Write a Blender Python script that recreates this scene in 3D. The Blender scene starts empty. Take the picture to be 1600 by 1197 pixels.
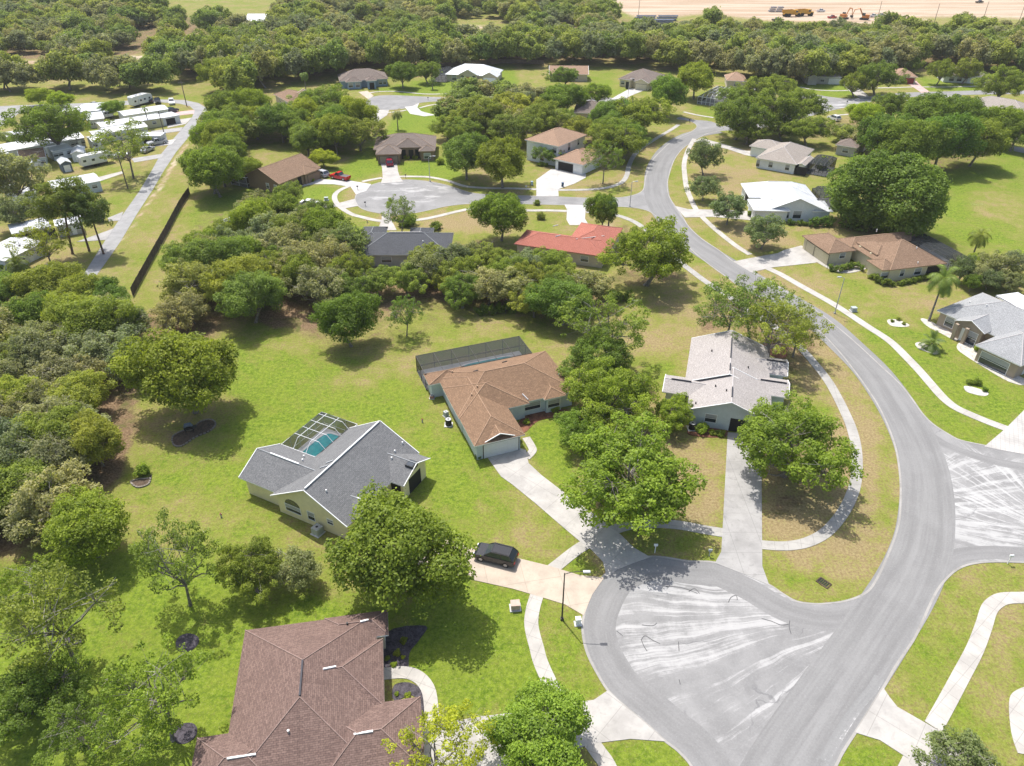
import bpy, math, random
import numpy as np
from mathutils import Vector, Matrix
from mathutils.geometry import tessellate_polygon
D = bpy.data
SC = bpy.context.scene
COL = SC.collection
PI = math.pi

# ---------------------------------------------------------------- camera, world, sun
F_PX, VH, CAM_H = 1130.0, -160.0, 62.0           # focal length and horizon row of the 1600x1197 photograph
CX, CY = 800.0, 598.5
TH = math.atan((CY - VH) / F_PX)                 # downward tilt
cam_d = D.cameras.new('camera'); cam = D.objects.new('camera', cam_d); COL.objects.link(cam)
cam.location = (0, 0, CAM_H); cam.rotation_euler = (PI/2 - TH, 0, 0)
cam_d.sensor_fit = 'HORIZONTAL'; cam_d.sensor_width = 36.0; cam_d.lens = 36.0*F_PX/1600.0
cam_d.clip_start = 1.0; cam_d.clip_end = 6000.0
SC.camera = cam
SHX, SHY = 0.26, -0.42                           # shadow offset per metre of height
sun_d = D.lights.new('sun', 'SUN'); sun = D.objects.new('sun', sun_d); COL.objects.link(sun)
sun_d.energy = 3.6; sun_d.angle = math.radians(0.53); sun_d.color = (1.0, 0.968, 0.92)
sun.rotation_euler = Vector((SHX, SHY, -1)).to_track_quat('-Z', 'Y').to_euler()
W = D.worlds.new('World'); SC.world = W; W.use_nodes = True
wn = W.node_tree.nodes; sky = wn.new('ShaderNodeTexSky'); sky.sky_type = 'NISHITA'; sky.sun_disc = False
sky.sun_elevation = math.atan(1/math.hypot(SHX, SHY)); sky.sun_rotation = math.atan2(-SHX, -SHY)
sky.air_density = 1.0; sky.dust_density = 3.0; sky.ozone_density = 0.4
W.node_tree.links.new(sky.outputs[0], wn['Background'].inputs[0]); wn['Background'].inputs[1].default_value = 0.14
SC.view_settings.view_transform = 'Standard'; SC.view_settings.look = 'None'
SC.view_settings.exposure = 0.66; SC.view_settings.gamma = 1.0
SC.cycles.max_bounces = 8; SC.cycles.diffuse_bounces = 4; SC.cycles.volume_bounces = 0; SC.cycles.transparent_max_bounces = 12
SC.cycles.use_denoising = True

CT, ST = math.cos(TH), math.sin(TH)
def P(u, v, z=0.0):                              # photograph pixel -> world point at height z
    dx, dy = (u - CX)/F_PX, (v - CY)/F_PX
    d = Vector((dx, CT - dy*ST, -ST - dy*CT))
    t = (z - CAM_H)/d.z
    return Vector((d.x*t, d.y*t, z))
def px_of(x, y, z=0.0):
    X, Y, Z = x, y, z - CAM_H
    depth = Y*CT - Z*ST
    return CX + F_PX*X/depth, CY + F_PX*(-(Y*ST + Z*CT))/depth
def scale_at(p): return F_PX/(p[1]*CT - (p[2]-CAM_H)*ST)

# ---------------------------------------------------------------- object helpers
def tag(o, label=None, cat=None, group=None, kind=None):
    if label: o['label'] = label
    if cat: o['category'] = cat
    if group: o['group'] = group
    if kind: o['kind'] = kind
    return o
def empty(name, loc=(0,0,0), rz=0.0, label=None, cat=None, group=None):
    o = D.objects.new(name, None); COL.objects.link(o); o.location = loc; o.rotation_euler = (0,0,rz)
    o.empty_display_size = 0.3
    return tag(o, label, cat, group)
def link_mesh(name, me, parent=None, loc=None, rz=0.0):
    o = D.objects.new(name, me); COL.objects.link(o)
    if parent is not None: o.parent = parent
    if loc is not None: o.location = loc; o.rotation_euler = (0,0,rz)
    return o
def copy_tree(o, parent=None):
    c = o.copy(); COL.objects.link(c); c.parent = parent
    for ch in o.children: copy_tree(ch, c)
    return c
class MB:                                        # mesh builder
    def __init__(s): s.v, s.f, s.m, s.uv = [], [], [], {}
    def face(s, pts, m=0, uv=None):
        i = len(s.v); s.v += [tuple(p) for p in pts]; s.f.append(tuple(range(i, i+len(pts)))); s.m.append(m)
        if uv: s.uv[len(s.f)-1] = uv
        return s
    def box(s, x0, y0, z0, x1, y1, z1, m=0, M=None):
        c = [(x0,y0,z0),(x1,y0,z0),(x1,y1,z0),(x0,y1,z0),(x0,y0,z1),(x1,y0,z1),(x1,y1,z1),(x0,y1,z1)]
        if M is not None: c = [tuple(M @ Vector(p)) for p in c]
        i = len(s.v); s.v += c
        for q in ((3,2,1,0),(4,5,6,7),(0,1,5,4),(1,2,6,5),(2,3,7,6),(3,0,4,7)):
            s.f.append(tuple(i+k for k in q)); s.m.append(m)
        return s
    def bar(s, a, b, r, m=0, n=4, r2=None, cap=True):
        a, b = Vector(a), Vector(b); d = (b-a)
        if d.length < 1e-6: return s
        d.normalize(); u = d.orthogonal().normalized()
        if abs(d.z) < 0.9: u = Vector((0,0,1)).cross(d).normalized()
        w = d.cross(u); r2 = r if r2 is None else r2; i = len(s.v)
        for k in range(n):
            t = 2*PI*(k+.5)/n; e = u*math.cos(t) + w*math.sin(t); s.v.append(tuple(a + e*r)); s.v.append(tuple(b + e*r2))
        for k in range(n):
            j = (k+1) % n; s.f.append((i+2*k, i+2*j, i+2*j+1, i+2*k+1)); s.m.append(m)
        if cap:
            s.f.append(tuple(i+2*k for k in range(n))[::-1]); s.m.append(m)
            s.f.append(tuple(i+2*k+1 for k in range(n))); s.m.append(m)
        return s
    def path(s, pts, radii, m=0, n=6):
        pts = [Vector(p) for p in pts]; i0 = len(s.v)
        for k, p in enumerate(pts):
            d = (pts[min(k+1, len(pts)-1)] - pts[max(k-1, 0)]).normalized(); u = d.cross(Vector((0.3,1,0.1))).normalized(); w = d.cross(u)
            for q in range(n):
                t = 2*PI*q/n; s.v.append(tuple(p + (u*math.cos(t) + w*math.sin(t))*radii[k]))
        for k in range(len(pts)-1):
            for q in range(n):
                j = (q+1) % n; s.f.append((i0+k*n+q, i0+k*n+j, i0+(k+1)*n+j, i0+(k+1)*n+q)); s.m.append(m)
        return s
    def build(s, name, mats, parent=None, loc=None, rz=0.0, smooth=False):
        me = D.meshes.new(name); me.from_pydata(s.v, [], s.f)
        for mt in (mats if isinstance(mats, (list, tuple)) else [mats]): me.materials.append(mt)
        me.polygons.foreach_set('material_index', s.m)
        if s.uv:
            l = me.uv_layers.new(name='UVMap')
            for fi, uvs in s.uv.items():
                ls = me.polygons[fi].loop_start
                for k, c in enumerate(uvs): l.data[ls+k].uv = c
        if smooth: me.polygons.foreach_set('use_smooth', [True]*len(s.f))
        me.update()
        return link_mesh(name, me, parent, loc, rz)

# ---------------------------------------------------------------- materials
def new_mat(name):
    m = D.materials.new(name); m.use_nodes = True; nt = m.node_tree; b = nt.nodes['Principled BSDF']
    return m, nt, b
class NT:
    def __init__(s, nt): s.nt = nt; s.N = nt.nodes; s.L = nt.links
    def node(s, t, ins=None, **kw):
        n = s.N.new(t)
        for k, v in kw.items(): setattr(n, k, v)
        for k, v in (ins or {}).items():
            if isinstance(v, bpy.types.NodeSocket): s.L.new(v, n.inputs[k])
            else: n.inputs[k].default_value = v
        return n
    def noise(s, vec, scale, detail=4, rough=0.55, dist=0.0):
        return s.node('ShaderNodeTexNoise', {'Vector': vec, 'Scale': scale, 'Detail': detail, 'Roughness': rough, 'Distortion': dist}).outputs[0]
    def ramp(s, fac, lo, hi, a=0.0, b=1.0):
        return s.node('ShaderNodeMapRange', {'Value': fac, 'From Min': lo, 'From Max': hi, 'To Min': a, 'To Max': b}, interpolation_type='SMOOTHSTEP').outputs[0]
    def mix(s, fac, a, b, mode='MIX'):
        n = s.N.new('ShaderNodeMix'); n.data_type = 'RGBA'; n.blend_type = mode
        for sock, v in ((n.inputs[0], fac), (n.inputs[6], a), (n.inputs[7], b)):
            if isinstance(v, bpy.types.NodeSocket): s.L.new(v, sock)
            elif isinstance(v, (int, float)): sock.default_value = v
            else: sock.default_value = (*v[:3], 1)
        return n.outputs[2]
    def math(s, op, a, b=0.0, clamp=False):
        n = s.N.new('ShaderNodeMath'); n.operation = op; n.use_clamp = clamp
        for i, v in enumerate((a, b)):
            if isinstance(v, bpy.types.NodeSocket): s.L.new(v, n.inputs[i])
            else: n.inputs[i].default_value = v
        return n.outputs[0]
    def pos(s): return s.node('ShaderNodeNewGeometry').outputs['Position']
    def mapping(s, vec, loc=(0,0,0), rot=(0,0,0), sc=(1,1,1), t='POINT'):
        return s.node('ShaderNodeMapping', {'Vector': vec, 'Location': loc, 'Rotation': rot, 'Scale': sc}, vector_type=t).outputs[0]
    def bump(s, h, strength, dist=0.05):
        return s.node('ShaderNodeBump', {'Height': h, 'Strength': strength, 'Distance': dist}).outputs[0]
_mc = {}
def paint(name, col, rough=0.6, var=0.12, scale=3.0, metal=0.0, bump=0.0, spec=0.3):
    if name in _mc: return _mc[name]
    m, nt, b = new_mat(name); g = NT(nt)
    tc = g.node('ShaderNodeTexCoord').outputs['Object']
    n = g.noise(tc, scale, 5, 0.6); n2 = g.noise(tc, scale*0.22, 2)
    f = g.math('ADD', g.math('MULTIPLY', n, 0.6), g.math('MULTIPLY', n2, 0.4))
    f = g.ramp(f, 0.3, 0.7)
    c = g.mix(f, [x*(1-var) for x in col], [min(1, x*(1+var)) for x in col])
    nt.links.new(c, b.inputs['Base Color']); b.inputs['Roughness'].default_value = rough
    b.inputs['Metallic'].default_value = metal; b.inputs['Specular IOR Level'].default_value = spec
    if bump: nt.links.new(g.bump(n, bump, 0.03), b.inputs['Normal'])
    _mc[name] = m; return m
def stucco(name, col): return paint('stucco '+name, col, 0.85, 0.07, 2.0, bump=0.15)
def shingle(name, col, col2=None, streak=0.25):
    key = 'shingle '+name
    if key in _mc: return _mc[key]
    m, nt, b = new_mat(key); g = NT(nt)
    uv = g.node('ShaderNodeUVMap').outputs[0]
    col2 = col2 or [c*0.7 for c in col]
    br = g.node('ShaderNodeTexBrick', {'Vector': uv, 'Color1': (*col,1), 'Color2': (*col2,1), 'Mortar': (*[c*0.45 for c in col2],1),
        'Scale': 1.0, 'Mortar Size': 0.012, 'Mortar Smooth': 0.3, 'Bias': -0.1, 'Brick Width': 0.42, 'Row Height': 0.17}, offset=0.37).outputs[0]
    n = g.noise(uv, 5.0, 6, 0.7); lg = g.noise(uv, 0.35, 4, 0.6)
    st = g.noise(g.mapping(uv, sc=(1.4, 0.12, 1)), 1.0, 4, 0.6)
    c = g.mix(g.ramp(n, 0.35, 0.68), g.mix(1.0, br, (0.80,0.80,0.80), 'MULTIPLY'), g.mix(1.0, br, (1.22,1.2,1.18), 'MULTIPLY'))
    c = g.mix(g.math('MULTIPLY', g.ramp(lg, 0.42, 0.75), 0.35), c, [x*0.62 for x in col])
    c = g.mix(g.math('MULTIPLY', g.ramp(st, 0.5, 0.8), streak), c, [x*0.5 for x in col2])
    nt.links.new(c, b.inputs['Base Color']); b.inputs['Roughness'].default_value = 0.92; b.inputs['Specular IOR Level'].default_value = 0.15
    nt.links.new(g.bump(n, 0.35, 0.03), b.inputs['Normal'])
    _mc[key] = m; return m
def metal_roof(name, col):
    key = 'metal roof '+name
    if key in _mc: return _mc[key]
    m, nt, b = new_mat(key); g = NT(nt)
    uv = g.node('ShaderNodeUVMap').outputs[0]
    wv = g.node('ShaderNodeTexWave', {'Vector': uv, 'Scale': 0.8, 'Distortion': 0.0}, bands_direction='X').outputs[1]
    n = g.noise(uv, 0.8, 5, 0.6)
    c = g.mix(g.ramp(n, 0.4, 0.72), col, [x*0.82 for x in col]); c = g.mix(g.math('MULTIPLY', g.ramp(wv, 0.86, 0.98), 0.3), c, [x*0.6 for x in col])
    nt.links.new(c, b.inputs['Base Color']); b.inputs['Roughness'].default_value = 0.5
    _mc[key] = m; return m
def concrete(name, col, dirt=0.4, joint=3.0, rot=0.0):
    key = 'concrete '+name
    if key in _mc: return _mc[key]
    m, nt, b = new_mat(key); g = NT(nt); p = g.pos()
    n = g.noise(p, 0.35, 6, 0.62); n2 = g.noise(p, 4.0, 5, 0.7); n3 = g.noise(p, 1.3, 4, 0.6, 0.6)
    c = g.mix(g.ramp(n, 0.35, 0.7), [x*1.06 for x in col], [x*0.80 for x in col])
    c = g.mix(g.math('MULTIPLY', g.ramp(n3, 0.52, 0.75), dirt), c, [x*0.55 for x in col])
    c = g.mix(g.math('MULTIPLY', g.ramp(n2, 0.45, 0.7), 0.25), c, [x*0.75 for x in col])
    if joint:
        br = g.node('ShaderNodeTexBrick', {'Vector': g.mapping(p, rot=(0,0,rot)), 'Color1': (0,0,0,1), 'Color2': (0,0,0,1), 'Mortar': (1,1,1,1), 'Scale': 1.0,
             'Mortar Size': 0.035, 'Mortar Smooth': 0.4, 'Brick Width': joint, 'Row Height': joint}, offset=0.0).outputs[0]
        c = g.mix(g.math('MULTIPLY', br, 0.45), c, [x*0.4 for x in col])
    nt.links.new(c, b.inputs['Base Color']); b.inputs['Roughness'].default_value = 0.85
    nt.links.new(g.bump(n2, 0.2, 0.02), b.inputs['Normal'])
    _mc[key] = m; return m
GLASS = paint('window glass', (0.035,0.045,0.055), 0.08, 0.1, spec=0.8)
LIMB = paint('pale dead limbs', (0.36,0.33,0.29), 0.9, 0.25)
DARK = paint('painted opening shade', (0.02,0.02,0.02), 0.8)  # near-black colour stands in for the shade inside porches and open garages
WHITE = paint('white trim', (0.78,0.78,0.76), 0.5, 0.05)
BRONZE = paint('bronze aluminium', (0.05,0.045,0.04), 0.5)
ALU = paint('white aluminium', (0.75,0.76,0.77), 0.4, 0.04)
BLACKM = paint('black metal', (0.02,0.02,0.022), 0.5)
GALV = paint('galvanised metal', (0.42,0.43,0.44), 0.45, 0.08, metal=0.3)
GREYBOX = paint('grey cabinet', (0.36,0.40,0.38), 0.6)
WOODP = paint('weathered pole wood', (0.16,0.13,0.10), 0.9, 0.3)
SOIL = paint('dark garden soil', (0.085,0.06,0.04), 0.95, 0.5, 6.0, bump=0.6); OLDSTONE = paint('weathered edging stone', (0.20,0.18,0.15), 0.9, 0.3, 5.0)
MULCH = paint('red brown mulch', (0.17,0.075,0.045), 0.95, 0.5, 6.0, bump=0.6)
DMULCH = paint('black mulch', (0.062,0.054,0.062), 0.95, 0.7, 7.0, bump=0.6)
WROCK = paint('white gravel bed', (0.47,0.44,0.39), 0.9, 0.35, 6.0, bump=0.6)
LITTER = paint('pale stone edging', (0.35,0.31,0.26), 0.9, 0.3, 5.0)
RUBBER = paint('tyre rubber', (0.02,0.02,0.02), 0.8)
RIM = paint('alloy rim', (0.45,0.45,0.46), 0.3, 0.05, metal=0.7)
def mat_screen(name, a):
    m, nt, b = new_mat(name); g = NT(nt); nt.nodes.remove(b)
    t = g.node('ShaderNodeBsdfTransparent'); d = g.node('ShaderNodeBsdfDiffuse', {'Color': (0.045,0.05,0.055,1)})
    mx = g.node('ShaderNodeMixShader', {0: a, 1: t.outputs[0], 2: d.outputs[0]})
    nt.links.new(mx.outputs[0], nt.nodes['Material Output'].inputs[0]); return m
SCREEN = mat_screen('dark insect screen', 0.62); SCREENL = mat_screen('light insect screen', 0.52)
def mat_water():
    m, nt, b = new_mat('pool water'); g = NT(nt); p = g.pos(); n = g.noise(p, 1.2, 3)
    nt.links.new(g.mix(g.ramp(n, 0.3, 0.7), (0.03,0.36,0.40), (0.05,0.48,0.50)), b.inputs['Base Color']); b.inputs['Roughness'].default_value = 0.05
    nt.links.new(g.bump(g.noise(p, 4, 2), 0.15, 0.02), b.inputs['Normal']); return m
WATER = mat_water()
def mat_bark(name, col):
    m, nt, b = new_mat(name); g = NT(nt); tc = g.node('ShaderNodeTexCoord').outputs['Object']
    n = g.noise(g.mapping(tc, sc=(3,3,1)), 2.5, 5, 0.7)
    nt.links.new(g.mix(g.ramp(n, 0.35, 0.65), [c*0.5 for c in col], [c*1.4 for c in col]), b.inputs['Base Color']); b.inputs['Roughness'].default_value = 0.95
    nt.links.new(g.bump(n, 0.5, 0.05), b.inputs['Normal']); return m
BARK = mat_bark('grey oak bark', (0.20,0.175,0.15)); PBARK = mat_bark('brown pine bark', (0.16,0.10,0.07))
def mat_leaf(name, lo, hi, trans=0.48):
    m, nt, b = new_mat(name); g = NT(nt)
    a = g.node('ShaderNodeAttribute', attribute_name='tone').outputs['Fac']
    oc = g.node('ShaderNodeObjectInfo').outputs['Color']
    c = g.mix(1.0, g.mix(a, lo, hi), oc, 'MULTIPLY')
    rd = g.node('ShaderNodeObjectInfo').outputs['Random']; c = g.mix(1.0, c, g.mix(rd, (0.80,0.90,0.95), (1.25,1.12,0.95)), 'MULTIPLY')
    nt.nodes.remove(b)
    d = g.node('ShaderNodeBsdfDiffuse', {'Color': c}); t = g.node('ShaderNodeBsdfTranslucent', {'Color': g.mix(1.0, c, (1.15,1.2,0.6), 'MULTIPLY')})
    gl = g.node('ShaderNodeBsdfGlossy', {'Color': (0.9,0.95,1,1), 'Roughness': 0.55})
    mx = g.node('ShaderNodeMixShader', {0: trans, 1: d.outputs[0], 2: t.outputs[0]})
    m2 = g.node('ShaderNodeMixShader', {0: 0.012, 1: mx.outputs[0], 2: gl.outputs[0]})
    nt.links.new(m2.outputs[0], nt.nodes['Material Output'].inputs[0]); return m
FLEAF = mat_leaf('distant oak foliage', (0.115,0.155,0.035), (0.390,0.450,0.110)); FMOSS = mat_leaf('distant grey foliage', (0.160,0.172,0.080), (0.430,0.430,0.230))
LEAF = mat_leaf('oak foliage', (0.090,0.132,0.018), (0.360,0.430,0.062))
MOSS = mat_leaf('scrub oak foliage with grey moss', (0.120,0.145,0.050), (0.385,0.405,0.175))
NEEDLE = mat_leaf('pine needles', (0.090,0.125,0.022), (0.260,0.310,0.060))
FROND = mat_leaf('palm frond', (0.100,0.140,0.030), (0.300,0.350,0.100))
# ---------------------------------------------------------------- ground
def mat_ground():
    m, nt, b = new_mat('lawn and soil'); g = NT(nt); p = g.pos()
    a = g.node('ShaderNodeAttribute', attribute_name='cover'); sep = g.node('ShaderNodeSeparateColor', {0: a.outputs['Color']})
    lush, lit, sand = sep.outputs[0], sep.outputs[1], sep.outputs[2]
    n1 = g.noise(p, 0.09, 5, 0.6, 0.3); n2 = g.noise(p, 0.45, 8, 0.72, 0.1); n3 = g.noise(p, 3.2, 5, 0.7); n4 = g.noise(p, 14.0, 3, 0.7); n5 = g.noise(p, 0.22, 5, 0.6, 0.8)
    # dryness from the painted cover plus patchy noise
    t = g.math('ADD', lush, g.math('MULTIPLY', g.math('SUBTRACT', n2, 0.5), 1.35)); t = g.math('ADD', t, g.math('MULTIPLY', g.math('SUBTRACT', n1, 0.5), 1.3))
    t = g.math('ADD', t, g.math('MULTIPLY', g.math('SUBTRACT', n3, 0.5), 1.5))
    olive = g.mix(g.ramp(n3, 0.32, 0.68), (0.118,0.137,0.020), (0.285,0.275,0.075))
    n6 = g.noise(p, 1.7, 7, 0.78)
    green = g.mix(g.ramp(n6, 0.34, 0.66), (0.064,0.116,0.008), (0.200,0.268,0.026)); green = g.mix(g.math('MULTIPLY', g.ramp(n5, 0.35, 0.7), 0.45), green, (0.200,0.232,0.032))
    dry = g.mix(g.ramp(n3, 0.3, 0.7), (0.190,0.137,0.062), (0.345,0.270,0.145))
    c = g.mix(g.ramp(t, 0.12, 0.50), dry, olive); c = g.mix(g.ramp(t, 0.42, 0.85), c, green)
    spots = g.math('MULTIPLY', g.ramp(g.noise(p, 4.5, 5, 0.75), 0.52, 0.68), 0.42); c = g.mix(spots, c, (0.33,0.30,0.14))
    spots = g.math('MULTIPLY', g.ramp(g.noise(p, 7.0, 4, 0.7), 0.50, 0.72), 0.50); c = g.mix(spots, c, (0.050,0.080,0.012))
    lt = g.ramp(g.math('ADD', lit, g.math('MULTIPLY', g.math('SUBTRACT', n2, 0.5), 1.3)), 0.35, 0.75)
    litc = g.mix(g.ramp(n3, 0.35, 0.65), (0.105,0.068,0.038), (0.27,0.185,0.11)); litc = g.mix(g.ramp(n5, 0.45, 0.7), litc, (0.10,0.105,0.03))
    c = g.mix(lt, c, litc)
    sd = g.ramp(g.math('ADD', sand, g.math('MULTIPLY', g.math('SUBTRACT', n2, 0.5), 1.1)), 0.38, 0.72)
    c = g.mix(sd, c, g.mix(g.ramp(g.noise(g.mapping(p, sc=(0.010,0.09,1)), 1.0, 6, 0.65, 0.4), 0.38, 0.62), g.mix(g.ramp(n3, 0.3, 0.7), (0.30,0.20,0.125), (0.40,0.30,0.21)), g.mix(g.ramp(n3, 0.3, 0.7), (0.40,0.31,0.22), (0.52,0.44,0.34))))
    nt.links.new(c, b.inputs['Base Color']); b.inputs['Roughness'].default_value = 0.95; b.inputs['Specular IOR Level'].default_value = 0.1
    h = g.math('ADD', n4, g.math('MULTIPLY', n3, 1.5)); nt.links.new(g.bump(h, 0.55, 0.10), b.inputs['Normal'])
    return m
def grid_lines(dense0, dense1, step, far0, far1):
    a = list(np.arange(dense0, dense1+1e-6, step)); s = step; x = a[-1]
    while x < far1: s *= 1.18; x += s; a.append(x)
    s = step; x = a[0]
    while x > far0: s *= 1.18; x -= s; a.insert(0, x)
    return np.array(a)
def poly_field(U, V, poly, feather):
    poly = np.array(poly, float); n = len(poly); inside = np.zeros(U.shape, bool); dist = np.full(U.shape, 1e9)
    for i in range(n):
        x0, y0 = poly[i]; x1, y1 = poly[(i+1) % n]
        cond = ((y0 > V) != (y1 > V)); xi = (x1-x0)*(V-y0)/((y1-y0) if y1 != y0 else 1e-9)+x0
        inside ^= cond & (U < xi)
        dx, dy = x1-x0, y1-y0; t = np.clip(((U-x0)*dx+(V-y0)*dy)/(dx*dx+dy*dy+1e-9), 0, 1)
        dist = np.minimum(dist, np.hypot(U-x0-t*dx, V-y0-t*dy))
    s = np.where(inside, dist, -dist); return np.clip(s/feather*0.5+0.5, 0, 1)
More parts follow.
